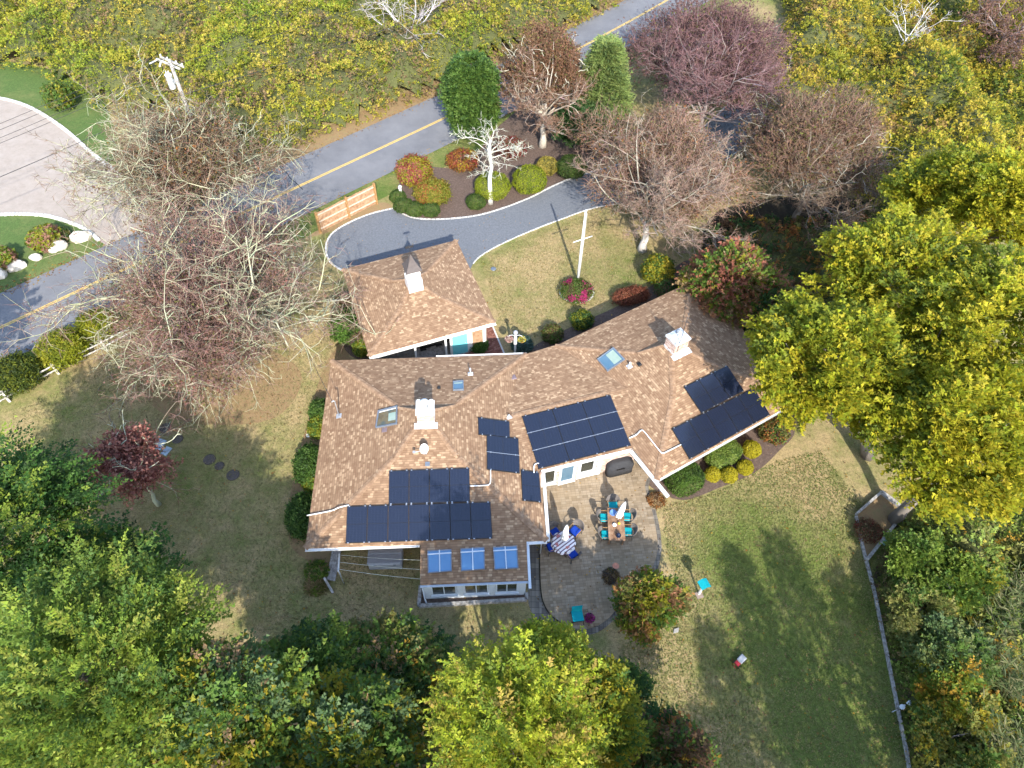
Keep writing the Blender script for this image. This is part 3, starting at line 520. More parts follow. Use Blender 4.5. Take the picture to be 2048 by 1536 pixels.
def shrub(name, label, ground, r, h, pal, seed, n=3500, leaf=(0.07, 0.045), box=0.0, rot=0.0, ry=None, group=None, fuzz=0.04, jit=0.2, cat='shrub', patch=0.5, flower=None, inset=0.9):
    """clipped or loose shrub: a dark inner mass covered by leaves"""
    rng = np.random.default_rng(seed); ry = r if ry is None else ry; g = np.asarray(ground, float)
    d = sph(rng, n, -0.55); 
    if box > 0:
        k = rng.uniform(-1, 1, (n, 3)); fc = rng.choice(3, n, p=[0.28, 0.28, 0.44]); k[np.arange(n), fc] = np.where(fc == 2, 1.0, np.sign(rng.normal(0, 1, n))); e = 2 / (1 - box); s = np.sum(np.abs(k) ** e, 1) ** (1 / e); k = k / s[:, None]; d = nrm(np.sign(k) * np.abs(k) ** (e - 1))
    else: k = d
    nz = Noise2(seed); cz = h * 0.52; rz = h * 0.48; bump = 1 + 0.16 * (nz(d[:, 0] * 2 + 5, d[:, 1] * 2 + d[:, 2] * 2, 0.8) - 0.5) * (1 - box)
    p = k * np.array([r, ry, rz]) * bump[:, None] * (1 + rng.normal(0, fuzz, (n, 1))); p[:, 2] += cz
    ca, sa = math.cos(rot), math.sin(rot); Rm = np.array([[ca, -sa, 0], [sa, ca, 0], [0, 0, 1]]); p = p @ Rm.T; nn = nrm((d / np.array([r, ry, rz])) @ Rm.T)
    ax = nrm(np.cross(nn, rng.normal(0, 1, (n, 3)))) + nn * rng.uniform(0.15, 0.9, (n, 1)); nm = nrm(nn + rng.normal(0, 0.45, (n, 3)))
    c = palette(rng, pal, n); pt = nz(p[:, 0], p[:, 1], max(0.25, r * 0.4)); cp = np.array([q[0] for q in pal])[np.clip((pt * len(pal) * 1.0).astype(int), 0, len(pal) - 1)]
    c = np.where((rng.random(n) < patch)[:, None], cp, c) * rng.uniform(1 - jit, 1 + jit, (n, 1))
    L = leaf[0] * rng.uniform(0.7, 1.3, n); W = leaf[1] * rng.uniform(0.7, 1.3, n)
    if flower:
        fn = int(n * flower[1]); pat = nz(p[:, 0] + 9, p[:, 1] + 4, 0.5) + rng.normal(0, 0.12, n) + nn[:, 2] * 0.25; sel = np.argsort(-pat)[:fn]; c[sel] = np.array(flower[0]) * rng.uniform(0.7, 1.2, (fn, 1)); p[sel] += nn[sel] * 0.05; L[sel] *= 1.1; W[sel] *= 1.5
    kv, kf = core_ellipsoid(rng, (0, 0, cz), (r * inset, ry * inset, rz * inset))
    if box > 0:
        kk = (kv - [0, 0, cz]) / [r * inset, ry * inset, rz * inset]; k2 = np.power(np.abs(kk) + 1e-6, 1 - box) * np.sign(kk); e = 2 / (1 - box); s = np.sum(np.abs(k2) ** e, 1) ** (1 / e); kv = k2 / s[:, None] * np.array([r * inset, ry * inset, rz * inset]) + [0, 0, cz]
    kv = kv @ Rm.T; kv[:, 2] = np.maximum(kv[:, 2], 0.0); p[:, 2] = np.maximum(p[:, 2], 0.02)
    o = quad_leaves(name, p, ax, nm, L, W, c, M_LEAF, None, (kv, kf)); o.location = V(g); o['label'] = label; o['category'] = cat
    if group: o['group'] = group
    return o
def thicket(name, label, poly, hfun, pal, seed, dens=60, leaf=(0.26, 0.16), spray=(0.5, 5), grid=0.8, cat='thicket', psc=2.2, jit=0.25, up=0.5, edge=2.0):
    """undergrowth nobody could count: leaves over an uneven dark mass, one object"""
    rng = np.random.default_rng(seed); poly = np.asarray(poly)[:, :2]; h0 = hfun
    def hfun(x, y):
        dm = np.full(np.shape(x), 1e9); x = np.asarray(x, float); y = np.asarray(y, float)
        for i in range(len(poly)):
            a = poly[i - 1]; d = poly[i] - a; t = np.clip(((x - a[0]) * d[0] + (y - a[1]) * d[1]) / (d @ d), 0, 1); dm = np.minimum(dm, np.hypot(x - a[0] - d[0] * t, y - a[1] - d[1] * t))
        return h0(x, y) * (0.12 + 0.88 * np.sqrt(np.clip(dm / edge, 0, 1)))
    lo = poly.min(0); hi = poly.max(0); A = np.prod(hi - lo)
    n = int(A * dens / spray[1]); x = rng.uniform(lo[0], hi[0], n); y = rng.uniform(lo[1], hi[1], n); k = inpoly(x, y, poly); x, y = x[k], y[k]; n = len(x)
    z = hfun(x, y) + rng.normal(-0.12, 0.18, n); e = 0.15
    gx = (hfun(x + e, y) - hfun(x - e, y)) / (2 * e); gy = (hfun(x, y + e) - hfun(x, y - e)) / (2 * e)
    base = np.stack([x, y, np.maximum(z, 0.05)], 1); d = np.stack([-gx, -gy, np.full(n, up)], 1) + rng.normal(0, 0.6, (n, 3))
    pp, ax, nm, L, W, si = sprays(rng, base, d, spray[1], spray[0] * rng.uniform(0.6, 1.4, n), leaf[0], leaf[1], 0.2, 0.5)
    nz = Noise2(seed + 5); t = 0.65 * nz(x, y, psc) + 0.35 * nz(x + 31, y, psc * 0.35); order = np.clip(((t - 0.5) * 1.5 + 0.5) * len(pal), 0, len(pal) - 1).astype(int)
    cp = np.array([q[0] for q in pal])[order]; c = np.where((rng.random(n) < 0.55)[:, None], cp, palette(rng, pal, n)) * rng.uniform(1 - jit, 1 + jit, (n, 1))
    col = c[si] * rng.uniform(0.75, 1.25, (len(pp), 1))
    gxn = np.arange(lo[0], hi[0] + grid, grid); gyn = np.arange(lo[1], hi[1] + grid, grid); X, Y = np.meshgrid(gxn, gyn, indexing='ij'); inside = inpoly(X, Y, poly); Z = np.where(inside, hfun(X, Y) - 0.55, 0.0); Z = np.maximum(Z, 0.008)
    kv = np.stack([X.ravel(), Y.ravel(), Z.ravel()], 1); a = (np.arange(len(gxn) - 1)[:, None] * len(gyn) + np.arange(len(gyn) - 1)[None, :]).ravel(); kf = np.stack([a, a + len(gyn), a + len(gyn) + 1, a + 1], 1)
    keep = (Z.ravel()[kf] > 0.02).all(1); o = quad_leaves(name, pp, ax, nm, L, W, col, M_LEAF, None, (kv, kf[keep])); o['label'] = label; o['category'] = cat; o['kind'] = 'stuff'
    return o

# ================================================================== the setting: ground, road, drives, beds
b = MB(); b.face([(-220, -160, 0), (220, -160, 0), (220, 320, 0), (-220, 320, 0)]); b.build('ground', M_LAWN, kind='structure')
rc = spline(PX([(-300, 795), (0, 656), (155, 583), (380, 477), (600, 372), (890, 236), (1050, 155), (1270, 37), (1400, -35), (1700, -190)]), 8)
def offs(pts, o):
    out = []
    for i, p in enumerate(pts):
        t = nrm((pts[min(i + 1, len(pts) - 1)] - pts[max(0, i - 1)])[:2]); out.append(np.array([p[0] - t[1] * o, p[1] + t[0] * o, 0.0]))
    return out
ribbon('roadside_verge', offs(rc, 4.0), 3.2, 0.008, M_LITTER); ribbon('roadside_grass', offs(rc, -4.2), 2.6, 0.008, M_LAWNG)
ribbon('road', rc, 6.5, 0.03, M_ROAD)
ribbon('centre_line_marking', offs(rc, 0.07), 0.1, 0.034, M_LINE); ribbon('centre_line_marking', offs(rc, -0.08), 0.1, 0.034, M_LINE)
# tar-sealed crack across the road
cr = spline(PX([(559, 334), (574, 347), (580, 356), (596, 370), (606, 380)]), 4); ribbon('tar_seal_marking', cr, 0.07, 0.035, M_BLACK)
# neighbour's pale gravel drive and lawns
sheet('neighbour_lawn', PX([(-200, 100), (0, 120), (110, 140), (205, 195), (260, 330), (330, 400), (300, 430), (200, 470), (0, 300), (-250, 250)]), 0.006, M_LAWNX)
sheet('neighbour_lawn', PX([(-200, 425), (0, 425), (100, 428), (170, 445), (210, 478), (205, 494), (100, 545), (0, 592), (-250, 710)]), 0.01, M_LAWNX)
up_e = spline(PX([(-220, 190), (-80, 185), (0, 197), (50, 211), (95, 235), (140, 268), (190, 312), (240, 346), (310, 385), (360, 420)]), 6)
lo_e = spline(PX([(-220, 430), (-60, 428), (0, 430), (45, 429), (95, 433), (140, 446), (175, 462), (198, 482)]), 6)
sheet('gravel_drive', up_e + PX([(300, 455), (215, 492)]) + lo_e[::-1], 0.022, M_SHELL)
def edging(name, pts, w=0.16, h=0.07, step=0.3, mat=M_COBBLE, z=0.0):
    b = MB(); rng = random.Random(len(pts)); acc = 0
    for i in range(len(pts) - 1):
        p, q = pts[i], pts[i + 1]; L = np.linalg.norm((q - p)[:2]); k = max(1, int(round(L / step)))
        for j in range(k):
            a = p + (q - p) * (j / k + 0.03 / L); c = p + (q - p) * ((j + 1) / k - 0.015 / L)
            a = np.array([a[0], a[1], z + h / 2 + rng.uniform(-0.01, 0.01)]); c = np.array([c[0], c[1], a[2]])
            if np.linalg.norm(c - a) > 0.04: b.beam(a, c, w * rng.uniform(0.85, 1.1), h)
    return b.build(name, mat, kind='structure')
edging('kerb_stones', up_e, 0.28, 0.1); edging('kerb_stones', lo_e, 0.28, 0.1)
# house drive of blue stone
d_up = spline(PX([(690, 545), (660, 524), (652, 495), (664, 468), (700, 445), (745, 427), (788, 417)]), 6)
d_up2 = spline(PX([(788, 417), (803, 427), (832, 437), (880, 439), (945, 433), (1000, 419), (1060, 396), (1110, 371), (1170, 348), (1290, 312), (1400, 258), (1460, 205)]), 6)
d_lo = spline(PX([(946, 528), (962, 512), (1000, 490), (1060, 463), (1120, 440), (1190, 416), (1300, 395), (1420, 340), (1500, 280), (1530, 220)]), 6)
sheet('driveway', d_up + d_up2[1:] + d_lo[::-1] + PX([(930, 560), (800, 600)]), 0.026, M_DRIVE)
edging('kerb_stones', d_up, 0.13, 0.06); edging('kerb_stones', d_up2, 0.13, 0.06); edging('kerb_stones', d_lo, 0.09, 0.05)
# planting beds
sheet('mulch_bed', spline(PX([(790, 420), (830, 436), (880, 438), (945, 432), (1000, 418), (1060, 395), (1110, 370), (1170, 348), (1230, 300), (1180, 200), (1090, 190), (1000, 250), (930, 330), (850, 335), (800, 365)]), 5, True), 0.012, M_MULCH)
sheet('mulch_bed', spline(PX([(640, 470), (700, 447), (780, 418), (760, 405), (690, 432), (620, 470)]), 4, True), 0.014, M_LITTER)
sheet('mulch_bed', spline(PX([(1290, 960), (1320, 985), (1370, 1000), (1440, 975), (1510, 945), (1560, 900), (1590, 860), (1560, 800), (1300, 930)]), 5, True), 0.012, M_MULCH)
sheet('mulch_bed', spline(PX([(655, 720), (600, 900), (575, 1050), (600, 1110), (680, 1100), (700, 720)]), 5, True), 0.012, M_LITTER)
sheet('mulch_bed', spline(PX([(675, 590), (690, 700), (760, 715), (760, 600)]), 5, True), 0.016, M_MULCH)
sheet('mulch_bed', spline(PX([(1060, 705), (1140, 655), (1240, 610), (1320, 560), (1380, 520), (1420, 580), (1200, 720)]), 5, True), 0.012, M_MULCH)
sheet('mulch_bed', spline(PX([(1440, 420), (1720, 400), (1800, 560), (1700, 760), (1560, 720), (1420, 560)]), 5, True), 0.014, M_SOIL)
sheet('mulch_bed', spline(PX([(280, 760), (360, 700), (480, 680), (600, 740), (560, 830), (440, 850), (330, 830)]), 5, True), 0.012, M_LITTER)
sheet('mulch_bed', spline(PX([(1230, 1130), (1260, 1110), (1290, 1150), (1330, 1230), (1280, 1270), (1235, 1230), (1205, 1165)]), 5, True), 0.034, M_MULCH)
# patio
p_out = spline(PX([(1088, 1085), (1056, 1088), (1056, 1190), (1062, 1222), (1080, 1248), (1110, 1265), (1150, 1273), (1195, 1265), (1228, 1240), (1250, 1215), (1300, 1170), (1320, 1120), (1322, 1075), (1310, 1015), (1297, 975), (1310, 950), (1340, 925), (1280, 850), (1180, 850), (1060, 900)]), 5, True)
sheet('patio_border', p_out, 0.028, M_PAVERB)
p_in = spline(PX([(1084, 1085), (1080, 1110), (1082, 1175), (1090, 1210), (1110, 1236), (1150, 1258), (1190, 1254), (1222, 1232), (1242, 1205), (1290, 1160), (1312, 1115), (1314, 1075), (1302, 1015), (1290, 972), (1305, 945), (1330, 920), (1280, 855), (1180, 855), (1070, 900)]), 5, True)
bb = MB(); bb.prism([(p[0], p[1]) for p in p_in], 0.02, 0.05, uvw=0.12); bb.build('patio', M_PAVER, kind='structure')
sheet('concrete_apron', PX([(1100, 948), (1088, 905), (1270, 860), (1275, 905), (1205, 930)]), 0.054, M_CONC)
ribbon('patio_joint', spline(PX([(1082, 1087), (1079, 1110), (1081, 1176), (1089, 1212), (1110, 1239), (1150, 1262)]), 6), 0.07, 0.056, M_SOIL)
# brick walk beside the carport
sheet('brick_path', PX([(948, 650), (985, 652), (1012, 715), (930, 725), (905, 700), (930, 690)]), 0.02, M_BRICKP, uvw=0.6)
ribbon('path_edging', PX([(984, 650), (1012, 716)]), 0.1, 0.04, M_COBBLE)
sheet('carport_floor', PX([(700, 560), (905, 505), (965, 640), (975, 690), (900, 720), (755, 740)]), 0.03, M_CONC)

# ================================================================== roofs
class Plane:
    def __init__(s, a, b, c):
        s.p = np.asarray(a, float); n = np.cross(np.asarray(b) - s.p, np.asarray(c) - s.p); n = nrm(n); s.n = n if n[2] > 0 else -n
        s.u = nrm(np.cross([0, 0, 1.0], s.n)); s.v = np.cross(s.n, s.u)
    def hit(s, x, y, off=0.0):
        d = FWD + RIGHT * (x - 1024) / FOC - UP * (y - 768) / FOC; q = s.p + s.n * off; return CPOS + d * (((q - CPOS) @ s.n) / (d @ s.n))
    def z(s, x, y): return s.p[2] - (s.n[0] * (x - s.p[0]) + s.n[1] * (y - s.p[1])) / s.n[2]
    def rot(s): return np.stack([s.u, s.v, s.n], 1)
def caps_line(mb, a, b, n1, n2, step=0.2, w=0.17):
    a = np.asarray(a, float); b = np.asarray(b, float); L = np.linalg.norm(b - a); h = (b - a) / L; av = nrm(n1 + n2); s1 = np.cross(n1, h); s2 = -np.cross(n2, h)
    if s1 @ (n1 - n2) < 0: s1, s2 = -s1, -s2
    k = int(L / step); rng = random.Random(int(L * 1000))
    for i in range(k):
        p = a + h * (i * step); q = a + h * (i * step + step * 1.12); lp = av * (0.045 + rng.uniform(0, 0.006)); lq = av * 0.024
        mb.face([p + lp, p + lp * 0.9 + s1 * w, q + lq * 0.9 + s1 * w, q + lq]); mb.face([p + lp, q + lq, q + lq * 0.9 + s2 * w, p + lp * 0.9 + s2 * w])
        mb.face([p + lp, p + lp * 0.9 + s2 * w, p + s2 * w * 0.95 + av * 0.004, p + av * 0.006, p + s1 * w * 0.95 + av * 0.004, p + lp * 0.9 + s1 * w])
def hip_roof(root, corners, ctr, z_e, z_v, tb, front, shift, caps=(0, 1, 2, 3), fascia=True, rname='roof'):
    """square hip roof whose peak is carried a little past the centre, so that its back is steep; returns the planes of its faces"""
    C = [np.array([c[0], c[1], z_e]) for c in corners]; c = np.array([ctr[0], ctr[1]]); planes = []; b = MB(); rb = []
    for k in C: q = k[:2] + (c - k[:2]) * tb; rb.append(np.array([q[0], q[1], z_e + (z_v - z_e) * tb]))
    fpl = Plane(C[front], C[(front + 1) % 4], (c[0], c[1], z_v)); fm = ((C[front] + C[(front + 1) % 4]) / 2)[:2]; bd = (c - fm) / np.linalg.norm(c - fm); a2 = c + bd * shift; ap = np.array([a2[0], a2[1], fpl.z(a2[0], a2[1])]); up = []
    for i in range(4):
        j = (i + 1) % 4; b.planar([C[i], C[j], rb[j], rb[i]]); b.planar([rb[i], rb[j], ap]); planes.append(Plane(C[i], C[j], (c[0], c[1], z_v))); up.append(Plane(rb[i], rb[j], ap))
    dz = np.array([0, 0, 0.16])
    for i in range(4): b.face([C[i], C[(i + 1) % 4], C[(i + 1) % 4] - dz * 0.25, C[i] - dz * 0.25])
    ro = b.build(rname, M_SHINGLE, root, world=True)
    cb = MB()
    for i in caps:
        caps_line(cb, C[i], rb[i], planes[i - 1].n, planes[i].n); caps_line(cb, rb[i], ap, up[i - 1].n, up[i].n)
    cb.build('hip_cap', M_CAP, ro, world=True, kind='stuff')
    sb = MB(); sb.face([k - dz * 1.0 + nrm(np.append(c - k[:2], 0)) * 0.08 for k in C]); sb.build('soffit', M_WHITEW, root, world=True)
    if fascia:
        for i in range(4):
            fb = MB(); a, e = C[i], C[(i + 1) % 4]; m = (a + e) / 2; inn = nrm(np.append(c - m[:2], 0)) * 0.06; t = nrm(e - a) * 0.06
            fb.beam(a + inn + t - dz * 0.62, e + inn - t - dz * 0.62, 0.035, 0.12); fb.build('fascia', M_WHITEW, root, world=True)
    return planes, C, ro
ZE = 2.6
def centre(q):
    p0, p1, p2, p3 = [np.asarray(x[:2]) for x in q]; A = np.array([p2 - p0, -(p3 - p1)]).T; t = np.linalg.solve(A, p1 - p0); return p0 + (p2 - p0) * t[0]
house = thing('house', 'low brown-roofed house of two hipped wings with black solar panels', 'house', (0.5, 22.0, 0))
qL = PX([(662, 721), (1053, 708), (1094, 1081), (610, 1097)], ZE); cL = centre(qL)
qR = PX([(1385, 562), (1619, 788), (1314, 960), (1110, 692)], ZE); cR = centre(qR)
LP, LC, roofL = hip_roof(house, qL, cL, ZE, 4.0, 0.73, 2, 0.85)            # back, right, front, left
RP, RC, roofR = hip_roof(house, qR, cR, ZE, 3.75, 0.665, 1, 1.0)           # right, front, left, back
L_BACK, L_RIGHT, L_FRONT, L_LEFT = LP; R_RIGHT, R_FRONT, R_LEFT, R_BACK = RP
# link between the wings
ZR = 3.0
r0 = P(1038, 829, ZR); r1 = P(1205, 788, ZR); dr = nrm((r1 - r0)[:2]); f0 = P(1083, 940, ZE); f1 = P(1262, 897, ZE); k0 = P(1055, 707, ZE + 0.0); k1 = P(1118, 688, ZE)
dr3 = np.array([dr[0], dr[1], 0.0]); ra = r0 - dr3 * 1.8; rb_ = r1 + dr3 * 3.0
ff = nrm(f1 - f0); fa, fb_ = f0 - ff * 0.3, f1 + ff * 0.4; fa2, fb2 = f0 - ff * 2.6, f1 + ff * 1.8
kk = nrm(k1 - k0); ka, kb_ = k0 - kk * 1.2, k1 + kk * 1.2
M_FRONT = Plane(f0, f1, (r0 + r1) / 2); M_BACK = Plane(k0, k1, (r0 + r1) / 2)
mb = MB(); mb.planar([fa, fb_, rb_, ra]); mb.planar([kb_, ka, ra, rb_]); ro = mb.build('roof', M_SHINGLE, house, world=True)
cb = MB(); caps_line(cb, r0 - dr3 * 0.4, r1 + dr3 * 0.3, M_FRONT.n, M_BACK.n); cb.build('ridge_cap', M_CAP, ro, world=True, kind='stuff')
# sun room
s_bl, s_br = P(841, 1087, 2.62), P(1053, 1082, 2.62); s_fl, s_fr = P(840, 1169, 2.2), P(1056, 1160, 2.2)
S_ROOF = Plane(s_fl, s_fr, s_bl); back = nrm(s_bl - s_fl)
mb = MB(); mb.planar([s_fl, s_fr, s_br + back * 0.35, s_bl + back * 0.35]); dz = np.array([0, 0, 0.1])
for a, e in ((s_fl, s_fr), (s_fr, s_br), (s_bl, s_fl)): mb.face([a - dz, e - dz, e, a])
mb.build('roof', M_SHINGLE, house, world=True)

# walls
def wall_ring(root, corners, ctr, inset, z1, mat, name='wall', skip=()):
    c = np.asarray(ctr); ins = []
    for k in corners: d = c - k[:2]; ins.append(np.asarray(k[:2]) + d * (inset * 1.414 / np.linalg.norm(d)))
    for i in range(4):
        if i in skip: continue
        a, e = ins[i], ins[(i + 1) % 4]; b = MB(); b.beam((a[0], a[1], z1 / 2), (e[0], e[1], z1 / 2), 0.16, z1); b.build(name, mat, root, world=True)
    return ins
wall_ring(house, LC, cL, 1.15, 2.43, M_SIDING); wall_ring(house, RC, cR, 1.1, 2.43, M_SIDING)
nin = np.array([-ff[1], ff[0], 0.0])            # into the house from the link's front eave
w0 = np.array([f0[0], f0[1], 0]) + nin * 0.45; w1 = np.array([f1[0], f1[1], 0]) + nin * 0.45; wl_ = np.linalg.norm(w1 - w0)
def on_link(s, z, out=0.0): p = w0 + ff * s - nin * out; return np.array([p[0], p[1], z])
b = MB(); b.beam(on_link(-0.4, 1.25), on_link(wl_ + 0.6, 1.25), 0.16, 2.4); b.build('wall', M_BRICKW, house, world=True)
def opening(root, name, at, dirv, outv, s0, s1, z0, z1, frame=0.09, mull=1, frm=M_WHITE, glass=M_GLASSD, depth=0.06):
    """framed opening on a wall: frame, panes and sill as real pieces"""
    o = MB(); ctr = lambda s, z, d: at + dirv * s + np.array([0, 0, z]) + outv * d
    o.beam(ctr(s0, z0 + frame / 2, depth / 2), ctr(s1, z0 + frame / 2, depth / 2), depth, frame); o.beam(ctr(s0, z1 - frame / 2, depth / 2), ctr(s1, z1 - frame / 2, depth / 2), depth, frame)
    for k in range(mull + 2):
        s = s0 + frame / 2 + (s1 - s0 - frame) * k / (mull + 1); o.beam(ctr(s, z0 + frame, depth / 2 + 0.003), ctr(s, z1 - frame, depth / 2 + 0.003), frame if k in (0, mull + 1) else frame * 0.7, depth, up=dirv if False else outv)
    w = o.build(name, frm, root, world=True)
    for k in range(mull + 1):
        a = s0 + frame / 2 + (s1 - s0 - frame) * k / (mull + 1) + frame * 0.45; e = s0 + frame / 2 + (s1 - s0 - frame) * (k + 1) / (mull + 1) - frame * 0.45
        g = MB(); g.beam(ctr(a, (z0 + z1) / 2, 0.012), ctr(e, (z0 + z1) / 2, 0.012), 0.012, z1 - z0 - 2 * frame); g.build('pane', glass, w, world=True)
    sl = MB(); sl.beam(ctr(s0 - 0.04, z0 - 0.02, 0.07), ctr(s1 + 0.04, z0 - 0.02, 0.07), 0.14, 0.04); sl.build('sill', frm, w, world=True)
    return w
at = on_link(0, 0, 0.085); out = -nin
opening(house, 'window', at, ff, out, 0.15, 1.0, 0.35, 2.25, mull=0, glass=M_GLASSD)
opening(house, 'door', at, ff, out, 1.2, 2.15, 0.1, 2.25, frame=0.13, mull=0, glass=M_SKYGL)
opening(house, 'window', at, ff, out, 2.3, 3.35, 0.55, 2.25, frame=0.16, mull=0, glass=M_GLASSD)
b = MB(); b.beam(on_link(2.25, 0.3, 0.11), on_link(3.4, 0.3, 0.11), 0.05, 0.44); b.beam(on_link(3.55, 1.2, 0.11), on_link(3.55, 1.2, 0.16), 0.25, 2.2); b.build('trim_panel', M_WHITE, house, world=True)
# sun room walls and windows
sd = nrm(np.append((s_fr - s_fl)[:2], 0)); so = np.array([sd[1], -sd[0], 0.0])
if so[1] > 0: so = -so
sw0 = np.array([s_fl[0], s_fl[1], 0]) - so * 0.18 + sd * 0.12; slen = np.linalg.norm((s_fr - s_fl)[:2]) - 0.24
b = MB(); b.beam(sw0 + [0, 0, 0.3], sw0 + sd * slen + [0, 0, 0.3], 0.12, 0.6); b.beam(sw0 + [0, 0, 1.98], sw0 + sd * slen + [0, 0, 1.98], 0.12, 0.3)
for k in range(4): s = [0.16, 1.78, 3.36, slen - 0.16][k]; b.beam(sw0 + sd * s + [0, 0, 0.6], sw0 + sd * s + [0, 0, 1.83], 0.34, 0.12, up=so)
b.build('wall', M_BLUEWHITE, house, world=True)
for a, e in ((0.34, 1.6), (1.96, 3.18), (3.54, slen - 0.34)): opening(house, 'window', sw0 + so * 0.065, sd, so, a, e, 0.62, 1.82, frame=0.07, mull=1, frm=M_BLUEWHITE, depth=0.04)
for e0, sgn in ((sw0, 1), (sw0 + sd * slen, -1)):
    b = MB(); q = e0 - so * 2.2; b.beam(e0 + [0, 0, 1.05], q + [0, 0, 1.05], 0.12, 2.1); b.build('wall', M_BLUEWHITE, house, world=True)
b = MB(); b.beam(sw0 + [0, 0, 0.02] - so * 0.1, sw0 + sd * slen + [0, 0, 0.02] - so * 0.1, 0.1, 0.02); b.build('floor_slab', M_CONC, house, world=True)
# gutters and downspouts
def gutter(root, a, e, r=0.07, drop=0.03, mat=M_WHITE, outv=None):
    b = MB(); a = np.asarray(a) - [0, 0, drop]; e = np.asarray(e) - [0, 0, drop]; d = nrm(e - a); o = np.cross(d, [0, 0, 1.0]); prof = [(-r, 0.0), (-r, -r * 1.3), (r * 0.75, -r * 1.3), (r, -r * 0.2), (r, 0.0), (r * 0.8, 0.0), (r * 0.6, -r * 1.05), (-r * 0.85, -r * 1.05), (-r * 0.85, 0.0)]
    if outv is not None and o @ outv < 0: o = -o
    b.loft([[p + o * x + np.array([0, 0, z]) for x, z in prof] for p in (a, e)]); return b.build('gutter', mat, root, world=True)
oL = lambda i: nrm(np.append((LC[i] + LC[(i + 1) % 4])[:2] / 2 - cL, 0)); oR = lambda i: nrm(np.append((RC[i] + RC[(i + 1) % 4])[:2] / 2 - cR, 0))
gutter(house, LC[3] + oL(2) * 0.07, P(839, 1088, ZE) + oL(2) * 0.07, outv=oL(2)); gutter(house, P(1056, 1083, ZE) + oL(2) * 0.07, LC[2] + oL(2) * 0.07, outv=oL(2))
gutter(house, LC[2] + oL(1) * 0.08, P(1084, 944, ZE) + oL(1) * 0.08, 0.08, outv=oL(1)); gutter(house, P(872, 714, ZE) + oL(0) * 0.07, LC[1] + oL(0) * 0.07, outv=oL(0))
gutter(house, f0 - nin * 0.07, f1 - nin * 0.07, 0.08, outv=-nin)
gd = nrm(RC[2] - P(1264, 899, ZE)); gutter(house, P(1264, 899, ZE) + oR(2) * 0.09, RC[2] + gd * 1.05 + oR(2) * 0.09, 0.1, outv=oR(2)); gutter(house, RC[2] + oR(1) * 0.06, RC[1] + oR(1) * 0.06, 0.05, outv=oR(1))
gutter(house, s_fl + so * 0.06, s_fr + so * 0.06, 0.08, mat=M_BLUEWHITE, outv=so)
b = MB(); e = s_fr + sd * 0.08; b.beam(np.array([s_br[0], s_br[1], 2.5]) + sd * 0.06, e - [0, 0, 0.08] + so * 0.4, 0.13, 0.1); b.build('gutter', M_BLUEWHITE, house, world=True)
b = MB(); q = LC[2] - np.array([0.12, -0.12, 0.1]); b.tube([q, q + [-0.1, 0.3, -0.3], q + [-0.1, 0.35, -2.4]], 0.04, 8); b.build('downspout', M_WHITE, house, world=True)
b = MB(); q = sw0 + sd * -0.05 + so * 0.1; b.tube([q + [0, 0, 2.05], q + [0, 0, 0.25], q + so * 0.25 + sd * 0.1 + [0, 0, 0.08]], 0.04, 8); b.build('downspout', M_BLUEWHITE, house, world=True)
# eaves of sunroom bed: weathered timber frame
tb_ = thing('timber_planter', 'weathered grey timber planting frame along the sun room windows', 'planter', P(840, 1210, 0))
q = PX([(841, 1172), (838, 1212), (1053, 1199), (1053, 1186)], 0.1)
for i in range(3):
    b = MB(); b.beam(q[i], q[i + 1], 0.17, 0.2); b.build('timber', M_TIMBER, tb_, world=True)
b = MB(); b.face([(p[0], p[1], 0.06) for p in (q[0], q[1], q[2], q[3])]); b.build('soil', M_MULCH, tb_, world=True)

# ------------------------------------------------------------------ chimneys
def rotz(a): c, s = math.cos(a), math.sin(a); return np.array([[c, -s, 0], [s, c, 0], [0, 0, 1.0]])
aL = math.atan2((LC[2] - LC[3])[1], (LC[2] - LC[3])[0])
ch = MB(); Rl = rotz(aL); c0 = np.array([cL[0], cL[1] + 0.55, -0.42]); ch.box(c0 + [0, 0, 4.55], (0.88, 0.8, 1.5), Rl); chim = ch.build('chimney', M_BRICKW, house, world=True)
b = MB(); b.box(c0 + [0, 0, 5.33], (0.98, 0.9, 0.1), Rl)
for s in (-1, 1): b.box(c0 + Rl @ np.array([0.33 * s, 0, 5.46]), (0.2, 0.78, 0.28), Rl, bev=0.03)
b.build('crown', M_WHITEW, chim, world=True)
b = MB(); b.lathe(c0 + [0, 0, 5.25], [(0.17, 0), (0.17, 0.55), (0.15, 0.6)], 16); b.build('flue', M_GALV, chim, world=True)
b = MB(); b.lathe(c0 + [0, 0, 5.84], [(0.21, 0), (0.21, 0.05), (0.05, 0.12)], 16); b.build('flue_cap', M_WHITE, chim, world=True)
def apron(b, pl, ctr, R, dx, dy, w, l, lift=0.035):
    q = ctr + R @ np.array([dx, dy, 0]); q = np.array([q[0], q[1], pl.z(q[0], q[1]) + lift]); e = R @ np.array([1.0, 0, 0]); u = nrm(e - pl.n * (e @ pl.n)); v = np.cross(pl.n, u); b.box(q, (w, l, 0.03), np.stack([u, v, pl.n], 1))
b = MB(); apron(b, L_FRONT, c0, Rl, 0, -0.55, 1.25, 0.34); apron(b, L_LEFT, c0, Rl, -0.54, -0.05, 0.24, 0.9); apron(b, L_RIGHT, c0, Rl, 0.54, -0.05, 0.24, 0.9); b.box(c0 + [0, 0, 4.5], (0.92, 0.84, 0.3), Rl); b.build('flashing', M_LEAD, chim, world=True)
aR = math.atan2((RC[1] - RC[2])[1], (RC[1] - RC[2])[0]); Rr = rotz(aR); c1 = np.array([cR[0], cR[1], 0]) + np.array([-0.25, 0.6, -0.32])
